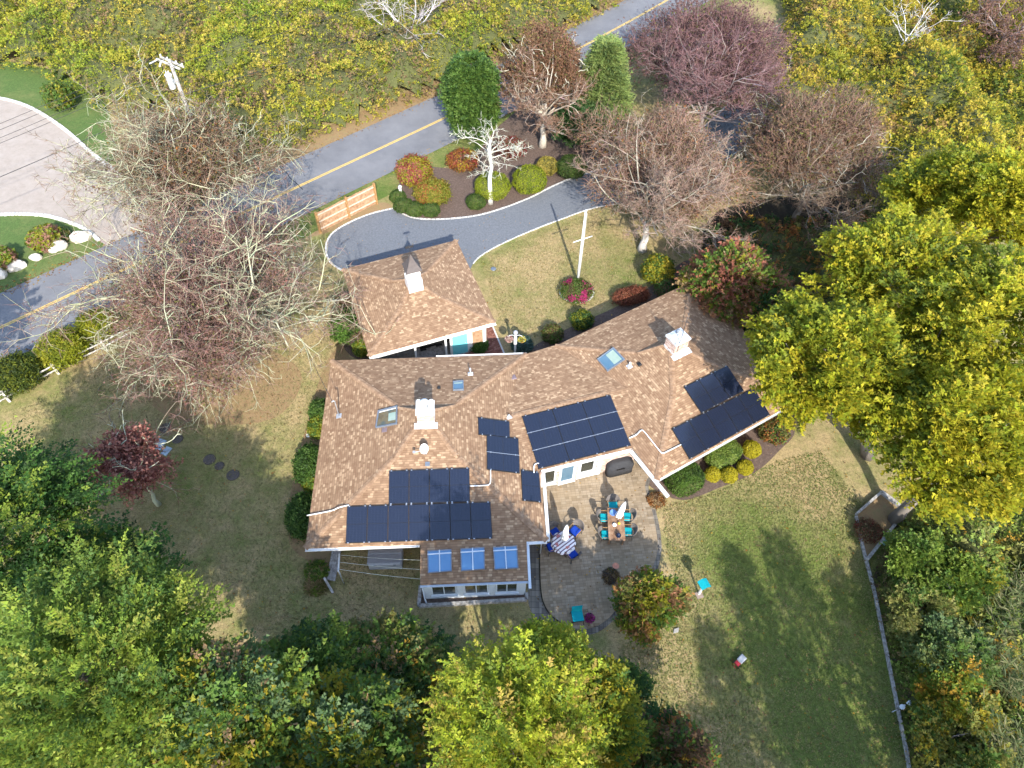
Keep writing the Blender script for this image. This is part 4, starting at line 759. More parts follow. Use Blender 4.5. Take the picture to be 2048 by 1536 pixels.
ch = MB(); ch.box(c1 + [0, 0, 4.4], (1.0, 0.85, 1.3), Rr); chim2 = ch.build('chimney', M_BRICKW, house, world=True)
b = MB(); b.box(c1 + [0, 0, 5.06], (1.12, 0.97, 0.12), Rr); b.loft([[c1 + Rr @ np.array([x * 0.52, y * 0.45, 5.12]) for x, y in ((-1, -1), (1, -1), (1, 1), (-1, 1))], [c1 + Rr @ np.array([x * 0.3, y * 0.2, 5.22]) for x, y in ((-1, -1), (1, -1), (1, 1), (-1, 1))]]); b.build('crown', M_LEAD, chim2, world=True)
b = MB(); b.lathe(c1 + Rr @ np.array([0.1, 0.25, 5.15]), [(0.09, 0), (0.09, 0.25), (0.06, 0.3)], 12); b.build('flue', M_SKFRAME, chim2, world=True)
b = MB(); apron(b, R_FRONT, c1, Rr, 0.0, -0.56, 1.35, 0.36); apron(b, R_LEFT, c1, Rr, -0.68, -0.1, 0.4, 1.2); b.box(c1 + [0, 0, 4.15], (1.04, 0.89, 0.34), Rr); b.build('flashing', M_LEAD, chim2, world=True)
b = MB(); q = c1 + Rr @ np.array([-0.3, -0.45, 0]); b.tube([q + [0, 0, 4.3], q + [0.02, 0.02, 5.4], q + [0.05, 0.05, 7.6]], 0.018, 6); b.tube([q + [-0.3, 0.1, 6.9], q + [0.4, -0.1, 6.9]], 0.01, 5); b.tube([q + [-0.22, 0.1, 7.25], q + [0.3, -0.1, 7.25]], 0.01, 5); b.build('antenna', M_DKMETAL, chim2, world=True)

# ------------------------------------------------------------------ skylights, vents and pipes on the roof
def skylight(name, quad, pl, frm, glass, curb=0.12, fw=0.07, mull=False, blind=None, split=None):
    q = [pl.hit(x, y, 0.0) for x, y in quad]; n = pl.n; c = sum(q) / 4; b = MB()
    o = [p + n * curb for p in q]; ins = [p + (c - p) * (fw * 1.4 / np.linalg.norm(c - p)) for p in o]
    for i in range(4):
        j = (i + 1) % 4; b.face([q[i], q[j], o[j], o[i]]); b.face([o[i], o[j], ins[j], ins[i]]); b.face([ins[i], ins[j], ins[j] - n * 0.04, ins[i] - n * 0.04])
    s = b.build(name, frm, house, world=True); g = MB(); lo = [p - n * 0.02 for p in ins]; g.planar(lo); g.build('pane', glass, s, world=True)
    if split:
        for mat, (u0, u1, v0, v1) in split:
            f = lambda u, v: (lo[0] * (1 - u) + lo[1] * u) * (1 - v) + (lo[3] * (1 - u) + lo[2] * u) * v + n * 0.004
            g = MB(); g.planar([f(u0, v0), f(u1, v0), f(u1, v1), f(u0, v1)]); g.build('well_lining', mat, s, world=True)
    if mull:
        m = MB(); m.beam((o[0] + o[1]) / 2, (o[3] + o[2]) / 2, 0.05, 0.03, up=n); t = 0.17; m.beam(o[0] * (1 - t) + o[3] * t, o[1] * (1 - t) + o[2] * t, 0.06, 0.035, up=n); m.build('glazing_bar', M_BLUEWHITE, s, world=True)
    return s
skylight('skylight', [(757, 823), (796, 813), (795, 849), (752, 857)], L_LEFT, M_SKFRAME, M_SKYWARM, split=[(M_SKYWELL, (0.58, 0.98, 0.3, 0.8)), (M_WHITEW, (0.02, 0.98, 0.03, 0.1))])
skylight('skylight', [(906, 765), (927, 763), (928, 781), (906, 782)], L_BACK, M_SKFRAME, M_SKYGL, fw=0.05, split=[(M_SKYWELL, (0.05, 0.95, 0.1, 0.3))])
skylight('skylight', [(1227, 696), (1250, 720), (1215, 744), (1194, 720)], R_LEFT, M_SKFRAME, M_SKYGL, split=[(M_SKYWELL, (0.05, 0.95, 0.05, 0.55))])
for qd in ([(855, 1102), (903, 1099), (904, 1143), (856, 1147)], [(921, 1098), (969, 1095), (970, 1139), (922, 1143)], [(986, 1095), (1034, 1092), (1037, 1137), (989, 1140)]):
    skylight('skylight', qd, S_ROOF, M_SKFRAME, M_SKYGL2, mull=True, fw=0.05, curb=0.1)
def vent_pipe(x, y, pl, h=0.35, r=0.05, mat=M_GALV, boot=M_LEAD, bs=0.3):
    p = pl.hit(x, y); b = MB(); b.box(p + pl.n * 0.012, (bs, bs, 0.02), pl.rot()); b.lathe(p, [(0.13, 0.0), (0.07, 0.12)], 12); v = b.build('vent_boot', boot, house, world=True); b = MB(); b.lathe(p, [(r, -0.05), (r, h), (r * 0.7, h), (r * 0.7, h - 0.05)], 12); b.build('vent_pipe', mat, v, world=True)
vent_pipe(941, 748, L_BACK, 0.5); vent_pipe(1259, 733, R_LEFT, 0.35, 0.06, M_WHITE); vent_pipe(1018, 834, M_BACK, 0.2, 0.04)
def box_vent(x, y, pl, s, h, mat):
    b = MB(); p = pl.hit(x, y); b.box(p + pl.n * h / 2, (s, s, h), pl.rot(), bev=min(0.03, h * 0.4)); b.build('roof_vent', mat, house, world=True)
M_MAUVE = plain('mauve_vent', (0.16, 0.12, 0.13), 0.6)
box_vent(1026, 756, M_BACK, 0.36, 0.1, M_MAUVE); box_vent(769, 860, L_LEFT, 0.3, 0.03, M_MAUVE); box_vent(878, 777, L_BACK, 0.18, 0.1, M_BLACK); box_vent(1279, 730, R_LEFT, 0.22, 0.14, M_BLACK); box_vent(1232, 775, R_LEFT, 0.26, 0.02, M_GALV); box_vent(855, 928, L_FRONT, 0.24, 0.03, M_SKFRAME)
def conduit(pts, r=0.03):
    b = MB(); q = [pl.hit(x, y, 0.1) for x, y, pl in pts]; b.tube(spline(q, 4), r, 6); b.build('conduit', M_WHITE, house, world=True)
conduit([(614, 1031, L_LEFT), (640, 1026, L_LEFT), (664, 1021, L_LEFT), (678, 1015, L_FRONT), (698, 1010, L_FRONT)])
conduit([(940, 972, L_FRONT), (968, 971, L_FRONT), (978, 969, L_FRONT), (981, 962, L_RIGHT), (981, 939, L_RIGHT)])
conduit([(1258, 876, R_LEFT), (1272, 870, R_LEFT), (1282, 861, R_LEFT), (1290, 865, R_LEFT), (1318, 900, R_LEFT), (1325, 906, R_LEFT), (1332, 904, R_FRONT), (1362, 889, R_FRONT)])
conduit([(1068, 946, L_RIGHT), (1068, 932, L_RIGHT), (1073, 927, M_FRONT), (1078, 927, M_FRONT)])
p = L_LEFT.hit(678, 832); b = MB(); b.box(p + L_LEFT.n * 0.012, (0.3, 0.3, 0.02), L_LEFT.rot()); b.tube([p, p + [0, 0, 1.35], p + [-0.05, -0.03, 1.45], p + [-0.14, -0.08, 1.4]], 0.035, 8); b.build('service_mast', M_GALV, house, world=True); MAST = p + np.array([-0.1, -0.05, 1.35])
# satellite dish
p = L_FRONT.hit(850, 909); dish = thing('satellite_dish', 'small white satellite dish on a pipe arm below the flue chimney', 'dish', p)
b = MB(); ring = []; axis = nrm(np.array([0.62, -0.62, 0.48])); x = nrm(np.cross(axis, [0, 0, 1.0])); y = np.cross(axis, x)
for r, dd in ((0.02, 0.0), (0.16, 0.012), (0.29, 0.05), (0.3, 0.062), (0.28, 0.062), (0.02, 0.012)): ring.append([axis * dd + np.array([-0.05, 0.1, 0.42]) + r * (math.cos(q) * x * 0.85 + math.sin(q) * y) for q in np.linspace(0, 2 * math.pi, 20, endpoint=False)])
b.loft(ring, smooth=True); b.build('reflector', M_WHITE, dish)
b = MB(); b.tube([(0, 0.12, 0), (0, 0.14, 0.3), (-0.03, 0.13, 0.42)], 0.025, 8); b.box((0, 0.12, 0.01), (0.2, 0.2, 0.02)); b.build('mount', M_GALV, dish)
b = MB(); b.tube([(0, 0.1, 0.3), (-0.35, -0.05, 0.33), (-0.5, -0.1, 0.36)], 0.02, 6); b.box((-0.52, -0.11, 0.38), (0.14, 0.1, 0.1)); b.build('feed_arm', M_GALV, dish)

# ------------------------------------------------------------------ solar arrays
def array(label, quad, pl, cols, rows, split='v', group='black solar arrays on the house roof'):
    h = 0.11; q = [pl.hit(x, y, h) for x, y in quad]; base = sum(pl.hit(x, y, 0) for x, y in quad) / 4
    root = thing('solar_array', label, 'solar panels', base, 0, group)
    f = lambda u, v, off=0.0: (q[0] * (1 - u) + q[1] * u) * (1 - v) + (q[3] * (1 - u) + q[2] * u) * v + pl.n * off
    W = np.linalg.norm(q[1] - q[0]); H = np.linalg.norm(q[3] - q[0]); gu, gv = 0.006 / W, 0.006 / H
    for i in range(cols):
        for j in range(rows):
            u0, u1, v0, v1 = i / cols + gu, (i + 1) / cols - gu, j / rows + gv, (j + 1) / rows - gv; b = MB(); t = [f(u0, v0), f(u1, v0), f(u1, v1), f(u0, v1)]; lo = [p - pl.n * 0.04 for p in t]
            b.face(t[::-1]); b.face(lo)
            for k in range(4): b.face([lo[k], lo[(k + 1) % 4], t[(k + 1) % 4], t[k]])
            pn = b.build('panel', M_BLACK, root, world=True)
            for s in (0, 1):
                eu, ev = 0.02 / W, 0.02 / H
                if split == 'v': a = (u0 + eu, u1 - eu, v0 + ev + s * (v1 - v0 - ev) / 2, v0 + (s + 1) * (v1 - v0 - ev) / 2)
                else: a = (u0 + eu + s * (u1 - u0 - eu) / 2, u0 + (s + 1) * (u1 - u0 - eu) / 2, v0 + ev, v1 - ev)
                g = MB(); pts = [f(a[0], a[3], 0.003), f(a[1], a[3], 0.003), f(a[1], a[2], 0.003), f(a[0], a[2], 0.003)]; lw = np.linalg.norm(pts[1] - pts[0]); lh = np.linalg.norm(pts[3] - pts[0])
                g.face(pts, [(0, 0), (lw, 0), (lw, lh), (0, lh)]); g.build('cell_field', M_SOLAR, pn, world=True)
    for j in range(rows + 1):
        v = j / rows + (0.004 if j == 0 else -0.002); b = MB(); b.beam(f(-0.004, v, -0.015 if 0 < j < rows else -0.05), f(1.004, v, -0.015 if 0 < j < rows else -0.05), 0.03, 0.05 if 0 < j < rows else 0.03, up=pl.n); b.build('rail', M_ALU if 0 < j < rows else M_DKMETAL, root, world=True)
        b = MB()
        for k in range(cols + 1):
            for e in (-0.12, 0.12):
                u = k / cols + e / cols
                if 0 < u < 1: b.box(f(u, j / rows, 0.008), (0.07, 0.05, 0.03), pl.rot())
        b.build('clamp', M_ALU, root, world=True)
    return root
array('widest black solar array, seven panels along the front eave above the sun room', [(694, 1013), (981, 1004), (985, 1076), (691, 1086)], L_FRONT, 7, 1)
array('four black solar panels in a row above the seven-panel array', [(778, 942), (939, 936), (940, 1003), (777, 1008)], L_FRONT, 4, 1)
array('single black solar panel highest on the slope facing the patio', [(956, 835), (1019, 843), (1020, 875), (957, 868)], L_RIGHT, 1, 1, 'h')
array('two stacked black solar panels below the single one facing the patio', [(973.5, 870), (1037, 877), (1040, 946), (974, 938)], L_RIGHT, 1, 2, 'h')
array('single black solar panel at the eave beside the patio gutter', [(1042, 940), (1078, 945), (1083, 1004), (1045, 1000)], L_RIGHT, 1, 1)
array('nine black solar panels in three railed rows over the patio doors', [(1044, 833), (1221, 790), (1262, 890), (1077, 937)], M_FRONT, 3, 3, 'h')
array('three black solar panels high on the far right wing', [(1368, 774), (1455, 731), (1488, 781), (1403, 826)], R_FRONT, 3, 1)
array('five black solar panels along the far right eave, partly under the tree', [(1344, 858), (1508, 776), (1540, 829), (1379, 918)], R_FRONT, 5, 1)

# ================================================================== carport
car = thing('carport', 'brown hipped carport with white cupola and weathervane beside the blue stone drive', 'carport', (-6.3, 33.2, 0))
qG = PX([(684, 539), (913, 480), (991, 644), (738, 713)], ZE); cG = centre(qG)
GP, GC, roofG = hip_roof(car, qG, cG, ZE, 3.4, 0.70, 2, 0.55); oG = lambda i: nrm(np.append((GC[i] + GC[(i + 1) % 4])[:2] / 2 - cG, 0))
gutter(car, GC[3] + oG(2) * 0.07, GC[2] + oG(2) * 0.07, 0.1, outv=oG(2))
gi = wall_ring(car, GC, cG, 0.5, 2.43, M_SIDING, skip=(2,))
gd_ = nrm(np.append(gi[2] - gi[3], 0)); g0 = np.append(gi[3], 0); glen = np.linalg.norm(gi[2] - gi[3]); go = oG(2)
for s in (0.08, glen * 0.34, glen * 0.62):
    b = MB(); b.beam(g0 + gd_ * s, g0 + gd_ * s + [0, 0, 2.45], 0.12, 0.12, up=go); b.build('post', M_WHITE, car, world=True)
b = MB(); b.beam(g0 + [0, 0, 2.36], g0 + gd_ * glen + [0, 0, 2.36], 0.1, 0.2); b.build('header_beam', M_WHITE, car, world=True)
b = MB(); b.beam(g0 + gd_ * glen * 0.66 + [0, 0, 1.2], g0 + gd_ * glen + [0, 0, 1.2], 0.12, 2.3); b.build('front_wall', M_WHITE, car, world=True)
b = MB(); b.beam(g0 + gd_ * glen * 0.68 + go * 0.09 + [0, 0, 1.1], g0 + gd_ * glen * 0.82 + go * 0.09 + [0, 0, 1.1], 0.05, 2.05); dd_ = b.build('door', M_TURQ, car, world=True)
b = MB(); b.lathe(g0 + gd_ * glen * 0.8 + go * 0.14 + [0, 0, 1.0], [(0.03, 0), (0.03, 0.05)], 8); b.build('handle', M_GALV, dd_, world=True)
opening(car, 'window', g0 + go * 0.065, gd_, go, glen * 0.85, glen * 0.985, 0.25, 2.2, frame=0.12, mull=0, glass=M_CEDAR)
M_CUPR = plain('cupola_shingle', (0.085, 0.07, 0.065), 0.7)
aG = math.atan2(gd_[1], gd_[0]); Rg = rotz(aG); cg = np.array([cG[0], cG[1], 0])
b = MB(); b.loft([[cg + Rg @ np.array([x * s, y * s, z]) for x, y in ((-1, -1), (1, -1), (1, 1), (-1, 1))] for s, z in ((0.47, 3.3), (0.45, 4.2), (0.4, 4.25), (0.39, 4.95))]); cup = b.build('cupola', M_WHITE, car, world=True)
b = MB(); b.loft([[cg + Rg @ np.array([x * s, y * s, z]) for x, y in ((-1, -1), (1, -1), (1, 1), (-1, 1))] for s, z in ((0.5, 4.93), (0.51, 4.98), (0.34, 5.25), (0.17, 5.6), (0.03, 6.0))]); b.build('cupola_roof', M_CUPR, cup, world=True)
for k in range(4):
    o_ = Rg @ np.array([[0, -1, 0], [1, 0, 0], [0, 1, 0], [-1, 0, 0]][k], float); t_ = np.array([-o_[1], o_[0], 0])
    for j in range(4):
        b = MB(); z = 4.42 + j * 0.12; b.beam(cg + o_ * 0.385 - t_ * 0.24 + [0, 0, z], cg + o_ * 0.385 + t_ * 0.24 + [0, 0, z], 0.03, 0.03); b.build('louvre_slat', M_WHITEW, cup, world=True)
b = MB(); b.tube([cg + [0, 0, 5.95], cg + [0, 0, 6.65]], 0.015, 6); b.box(cg + [0, 0, 6.6], (0.5, 0.02, 0.16), Rg); b.lathe(cg + [0, 0, 6.2], [(0.01, -0.05), (0.05, 0), (0.01, 0.05)], 10); b.box(cg + [0, 0, 6.35], (0.4, 0.015, 0.015), Rg); b.box(cg + [0, 0, 6.35], (0.015, 0.4, 0.015), Rg); b.build('weathervane', M_DKMETAL, cup, world=True)
# deck boards and bench under the carport
dk = thing('timber_deck', 'grey plank deck in the gap between carport and house', 'deck', P(890, 695, 0))
e0, e1 = P(835, 722, 0.2), P(921, 696, 0.2); dv = nrm(P(915, 672, 0.2) - e1)
for k in range(9):
    b = MB(); o_ = dv * (k * 0.15); b.beam(e0 + o_, e1 + o_, 0.138, 0.03, up=(0, 0, 1)); b.build('plank', M_TIMBER, dk, world=True)
b = MB(); b.beam(e0 - [0, 0, 0.11], e1 - [0, 0, 0.11], 0.05, 0.18); b.build('fascia_board', M_TIMBER, dk, world=True)
bn = thing('garden_bench', 'long black bench on the plank deck under the carport eave', 'bench', P(880, 682, 0.22)); a_, e_ = P(842, 693, 0.65), P(912, 672, 0.65)
for k in range(4):
    b = MB(); o_ = nrm(np.array([-(e_ - a_)[1], (e_ - a_)[0], 0])) * (0.12 * k - 0.2); b.beam(a_ + o_, e_ + o_, 0.1, 0.03); b.build('slat', M_BLACK, bn, world=True)
for t in (0.05, 0.5, 0.95):
    b = MB(); p = a_ + (e_ - a_) * t; b.beam(p - [0, 0, 0.45], p, 0.06, 0.4, up=nrm(e_ - a_)); b.build('leg', M_BLACK, bn, world=True)
# ================================================================== things in the yard
# ---- chairs
def make_chair(label, loc, rz, cushion, back, group):
    t = thing('patio_chair', label, 'chair', loc, rz, group)                 # faces local +y
    b = MB(); b.box((0, 0, 0.45), (0.5, 0.5, 0.09), bev=0.04); b.build('seat_cushion', cushion, t)
    b = MB(); b.box((0, 0, 0.39), (0.52, 0.52, 0.03)); b.build('seat_frame', M_DKMETAL, t)
    b = MB(); rings = []
    for k in range(9):
        a = -1.25 + 2.5 * k / 8; x = 0.29 * math.sin(a); y = -0.1 - 0.26 * math.cos(a); h = 0.92 - 0.22 * abs(a / 1.25) ** 2
        n_ = np.array([math.sin(a), -math.cos(a), 0]); p = np.array([x, y, 0]); rings.append([p + [0, 0, 0.46], p + n_ * 0.03 + [0, 0, 0.46], p + n_ * (0.03 + 0.1) + [0, 0, h], p + n_ * 0.1 + [0, 0, h]])
    b.loft(rings); b.build('backrest', back, t)
    for sx in (-1, 1):
        for sy in (-1, 1):
            b = MB(); b.tube([(0.24 * sx, 0.22 * sy, 0.4), (0.27 * sx, 0.27 * sy, 0.0)], 0.016, 6); b.build('leg', M_DKMETAL, t)
        b = MB(); b.tube(spline([(0.27 * sx, 0.24, 0.4), (0.29 * sx, 0.22, 0.64), (0.3 * sx, 0.0, 0.68), (0.3 * sx, -0.2, 0.68)], 4), 0.018, 6); b.build('armrest', M_CEDARP, t)
    return t
ZP = 0.055
tc1 = P(1127, 1083, 0.75); tc2 = sum(PX([(1212, 1018), (1247, 1016), (1252, 1080), (1218, 1082)], 0.76)) / 4
def chair_at(label, px, tgt, cush, group, z=0.47, src=None, turn=0.0):
    p = P(px[0], px[1], z); d = np.asarray(tgt)[:2] - p[:2]; rz = math.atan2(d[1], d[0]) - math.pi / 2 + turn; loc = (p[0], p[1], ZP)
    if src is None: return make_chair(label, loc, rz, cush, M_SLING, group)
    return copy_thing(src, label, loc, rz, group)
g1, g2 = 'blue cushioned chairs round the striped table', 'teal cushioned chairs at the long table'
cb1 = chair_at('blue cushioned patio chair tucked in on the house side of the striped table', (1110, 1066), tc1, M_BLUE, g1)
chair_at('blue cushioned patio chair at the striped table, nearest the long table', (1150, 1062), tc1, M_BLUE, g1, src=cb1)
chair_at('blue cushioned patio chair at the striped table by the gutter corner', (1104, 1094), tc1, M_BLUE, g1, src=cb1)
chair_at('blue cushioned patio chair at the lower right of the striped table', (1144, 1108), tc1, M_BLUE, g1, src=cb1)
ct1 = chair_at('teal cushioned patio chair at the head of the long table', (1226, 1012), tc2, M_TEAL, g2)
ax2 = nrm(np.append((P(1249, 1016, .76) - P(1253, 1080, .76))[:2], 0)); sx2 = np.array([ax2[1], -ax2[0], 0])
for lab, px, sg in (('teal cushioned patio chair beside the long table, house side, next to the blue bowl', (1209, 1036), -1), ('teal cushioned patio chair beside the long table, house side, lower one', (1212, 1070), -1), ('teal cushioned patio chair beside the long table, lawn side, by the umbrella', (1253, 1034), 1), ('teal cushioned patio chair beside the long table, lawn side, by the navy jar', (1255, 1064), 1)):
    p = P(px[0], px[1], 0.47); chair_at(lab, px, p - sx2 * sg, M_TEAL, g2, src=ct1)
ct3 = thing('garden_chair', 'lone teal chair facing the lawn at the patio edge', 'chair', P(1155, 1232, 0.46) * [1, 1, 0] + [0, 0, ZP], 0.15)
b = MB(); b.box((0, 0, 0.45), (0.56, 0.56, 0.08), bev=0.05); b.build('seat_cushion', M_TEAL, ct3)
b = MB(); b.box((0, 0.27, 0.7), (0.54, 0.05, 0.45), np.array([[1, 0, 0], [0, 0.97, 0.2], [0, -0.2, 0.97]]), bev=0.02); b.build('backrest', M_TEAL, ct3)
b = MB(); b.box((0, 0, 0.39), (0.58, 0.58, 0.03)); b.build('seat_frame', M_BLACK, ct3)
for sx in (-1, 1):
    for sy in (-1, 1):
        b = MB(); b.tube([(0.26 * sx, 0.25 * sy, 0.4), (0.29 * sx, 0.33 * sy, 0)], 0.018, 6); b.build('leg', M_BLACK, ct3)
# ---- tables, cloth, umbrellas and what stands on them
t = thing('round_table', 'round patio table under a striped cloth', 'table', (tc1[0], tc1[1], ZP))
b = MB(); b.lathe((0, 0, 0.64), [(0.58, 0), (0.6, 0.015), (0.6, 0.03), (0.58, 0.035)], 28); b.build('tabletop', M_DKMETAL, t)
for k in range(4):
    b = MB(); a = k * math.pi / 2 + 0.4; b.tube([(0.12 * math.cos(a), 0.12 * math.sin(a), 0.64), (0.42 * math.cos(a), 0.42 * math.sin(a), 0)], 0.02, 6); b.build('leg', M_DKMETAL, t)
b = MB(); prof = [(0.02, 0.035), (0.55, 0.035), (0.61, 0.025), (0.66, -0.14)]; rings = []
for r, z in prof: rings.append([np.array([r * (1 + (0.035 * math.cos(11 * q) if r > 0.6 else 0)) * math.cos(q), r * (1 + (0.035 * math.cos(11 * q) if r > 0.6 else 0)) * math.sin(q), z]) for q in np.linspace(0, 2 * math.pi, 66, endpoint=False)])
b.loft(rings, caps=False, smooth=True); cl = b.build('tablecloth', M_STRIPE, None, loc=(tc1[0], tc1[1], ZP + 0.645)); cl['label'] = 'white tablecloth with dark plum stripes on the round table'; cl['category'] = 'tablecloth'
M_PLATE = plain('coral_plate', (0.45, 0.16, 0.15), 0.5)
for (dx, dy), lab in (((-0.28, 0.32), 'coral crab-shaped place mat at the upper left of the striped cloth'), ((0.26, 0.3), 'coral crab-shaped place mat at the upper right of the striped cloth'), ((-0.34, -0.18), 'coral crab-shaped place mat at the lower left of the striped cloth'), ((0.2, -0.32), 'coral crab-shaped place mat at the lower right of the striped cloth')):
    b = MB(); rings = []
    for z in (0, 0.006): rings.append([np.array([0.12 * (1 + 0.22 * math.cos(5 * q) + 0.1 * math.cos(9 * q)) * math.cos(q), 0.075 * (1 + 0.22 * math.cos(5 * q)) * math.sin(q), z]) for q in np.linspace(0, 2 * math.pi, 40, endpoint=False)])
    b.loft(rings); o = b.build('place_mat', M_PLATE, None, loc=(tc1[0] + dx, tc1[1] + dy, ZP + 0.684)); o.rotation_euler.z = math.atan2(dy, dx) - 1.57; o['label'] = lab; o['category'] = 'place mat'; o['group'] = 'place mats on the striped cloth'
def umbrella(label, c, lean=(0, 0)):
    t = thing('patio_umbrella', label, 'umbrella', (c[0], c[1], ZP), 0, 'folded white umbrellas'); l_ = np.array([lean[0], lean[1], 0])
    b = MB(); b.tube([(0, 0, 0), l_ * 0.5 + [0, 0, 1.2], l_ + [0, 0, 2.45]], 0.022, 8); b.build('pole', M_ALU, t)
    b = MB(); b.lathe((0, 0, 0), [(0.22, 0.0), (0.22, 0.05), (0.05, 0.09)], 16); b.build('base', M_DKMETAL, t)
    b = MB(); rings = []
    for r, z in ((0.06, 0.98), (0.155, 1.0), (0.17, 1.15), (0.15, 1.35), (0.125, 1.5), (0.14, 1.65), (0.12, 1.9), (0.09, 2.15), (0.055, 2.35), (0.02, 2.42)):
        rings.append([l_ * z / 2.45 + np.array([r * (1 + 0.22 * math.cos(8 * q + z * 2)) * math.cos(q), r * (1 + 0.22 * math.cos(8 * q + z * 2)) * math.sin(q), z]) for q in np.linspace(0, 2 * math.pi, 48, endpoint=False)])
    b.loft(rings, smooth=True); cn = b.build('folded_canopy', M_UMB, t)
    b = MB(); b.lathe(l_ * 0.61 + [0, 0, 1.48], [(0.14, 0), (0.145, 0.02), (0.14, 0.04)], 16); b.build('strap', M_WHITEW, cn)
    b = MB(); b.lathe(l_ + [0, 0, 2.42], [(0.03, 0), (0.035, 0.04), (0.01, 0.08)], 10); b.build('finial', M_ALU, t)
umbrella('folded white umbrella standing through the striped round table', tc1, (0.06, 0.05)); umbrella('folded white umbrella standing through the long wooden table', tc2 + ax2 * 0.28, (0.28, 0.1))
t = thing('dining_table', 'long wooden patio table with plank top', 'table', (tc2[0], tc2[1], ZP), math.atan2(ax2[1], ax2[0]) - math.pi / 2)
for k in range(6):
    b = MB(); b.box((-0.37 + 0.148 * k, 0, 0.73), (0.142, 1.9, 0.035)); b.build('plank', M_TABLEW, t)
for sx in (-1, 1):
    for sy in (-1, 1):
        b = MB(); b.box((0.36 * sx, 0.82 * sy, 0.355), (0.08, 0.08, 0.71)); b.build('leg', M_TABLEW, t)
b = MB(); b.box((0, 0, 0.69), (0.75, 1.7, 0.05)); b.build('apron', M_TABLEW, t)
def obj_at(name, label, cat, px, z, mat, prof, n=20, flute=None):
    p = P(px[0], px[1], z + prof[-1][1] * 0.5); b = MB(); b.lathe((0, 0, 0), prof, n, flute=flute); o = b.build(name, mat, None, loc=(p[0], p[1], z)); o['label'] = label; o['category'] = cat; return o
zt = ZP + 0.75
obj_at('serving_bowl', 'blue glazed bowl on the long table beside the umbrella', 'bowl', (1226, 1027), zt, M_CANVASBLUE, [(0.07, 0), (0.17, 0.07), (0.2, 0.11), (0.185, 0.11), (0.05, 0.02)])
obj_at('glass_jar', 'round navy glazed jar at the lower end of the long table', 'jar', (1237, 1070), zt, M_NAVY, [(0.08, 0), (0.14, 0.08), (0.145, 0.16), (0.09, 0.24), (0.07, 0.27), (0.02, 0.3)])
obj_at('candle_dish', 'white lantern dish at the middle of the long table', 'dish', (1229, 1050), zt, M_WHITE, [(0.06, 0), (0.1, 0.02), (0.11, 0.08), (0.07, 0.08)])
obj_at('flower_posy', 'small yellow posy in a cup near the white dish', 'flowers', (1238, 1047), zt, M_YELLOW, [(0.03, 0), (0.04, 0.07), (0.07, 0.1), (0.05, 0.14), (0.01, 0.16)], flute=(7, 0.15))
obj_at('flower_cup', 'small yellow flower cup at the middle of the striped cloth', 'flowers', (1128, 1079), ZP + 0.69, M_YELLOW, [(0.03, 0), (0.04, 0.06), (0.07, 0.09), (0.05, 0.12), (0.01, 0.13)], flute=(7, 0.15))
# ---- covered grill, mats, potted flowers, copper bird bath
gp = P(1238, 933, 0.5); grill = thing('covered_grill', 'black covered grill under the eave beside the brick wall', 'grill', (gp[0], gp[1], ZP), math.atan2(ff[1], ff[0]))
b = MB(); rings = []
for s, z in ((1.02, 0.05), (1.0, 0.5), (1.03, 0.78), (0.98, 0.9), (0.72, 1.1), (0.62, 1.16), (0.3, 1.18)):
    r_ = []
    for q in np.linspace(0, 2 * math.pi, 32, endpoint=False):
        cx, sy = math.cos(q), math.sin(q); x = math.copysign(abs(cx) ** 0.45, cx) * 0.78 * s; y = math.copysign(abs(sy) ** 0.45, sy) * 0.36 * (s if z < 0.95 else s * 0.9); r_.append(np.array([x * (1 + 0.02 * math.sin(6 * q)), y * (1 + 0.03 * math.sin(5 * q + z * 6)), z]))
    rings.append(r_)
b.loft(rings, smooth=True); b.build('cover', M_COVER, grill)
b = MB(); b.box((-0.1, -0.43, 0.85), (0.5, 0.04, 0.04)); b.build('handle', M_BLACK, grill)
for sx in (-1, 1):
    b = MB(); b.tube([(0.6 * sx - 0.03, -0.2, 0.06), (0.6 * sx + 0.03, -0.2, 0.06)], 0.06, 12); b.build('wheel', M_BLACK, grill)
def slab(name, label, cat, quad, z0, h, mat):
    p = PX(quad, z0 + h); c = sum(p) / 4; b = MB(); b.prism([(q[0] - c[0], q[1] - c[1]) for q in p], 0.0, h); o = b.build(name, mat, None, loc=(c[0], c[1], z0)); o['label'] = label; o['category'] = cat; return o
slab('door_step', 'pale concrete step at the corner of the patio doors', 'step', [(1090, 955), (1114, 950), (1117, 968), (1090, 971)], 0.05, 0.1, M_CONC)
slab('door_mat', 'tan door mat before the patio door', 'mat', [(1129, 952), (1154, 947), (1158, 959), (1133, 965)], 0.056, 0.02, M_MAT)
pt = thing('flower_pot', 'magenta flowers in a pot beside the lone teal chair', 'plant pot', P(1178, 1242, 0) * [1, 1, 0] + [0, 0, ZP])
b = MB(); b.lathe((0, 0, 0), [(0.13, 0), (0.19, 0.28), (0.21, 0.3), (0.19, 0.3), (0.17, 0.26)], 18); b.build('pot', M_TERRA, pt)
rng = np.random.default_rng(5); n = 700; d = sph(rng, n, 0.0); quad_leaves('blossoms', d * [0.24, 0.24, 0.2] * rng.uniform(0.7, 1, (n, 1)) + [0, 0, 0.32], d + rng.normal(0, 0.5, (n, 3)), d + rng.normal(0, 0.4, (n, 3)), 0.06, 0.05, palette(rng, [((0.34, 0.03, 0.2), 5), ((0.45, 0.07, 0.28), 3), ((0.04, 0.09, 0.02), 3)], n), M_LEAF, pt)
bp_ = P(1226, 1148, 0); cbx = thing('bird_bath', 'copper-pink bird bath bowl on a thin pole in the patio bed', 'bird bath', bp_)
b = MB(); b.tube([(0, 0, 0), (0.02, 0, 0.95)], 0.018, 8); b.build('pole', M_DKMETAL, cbx)
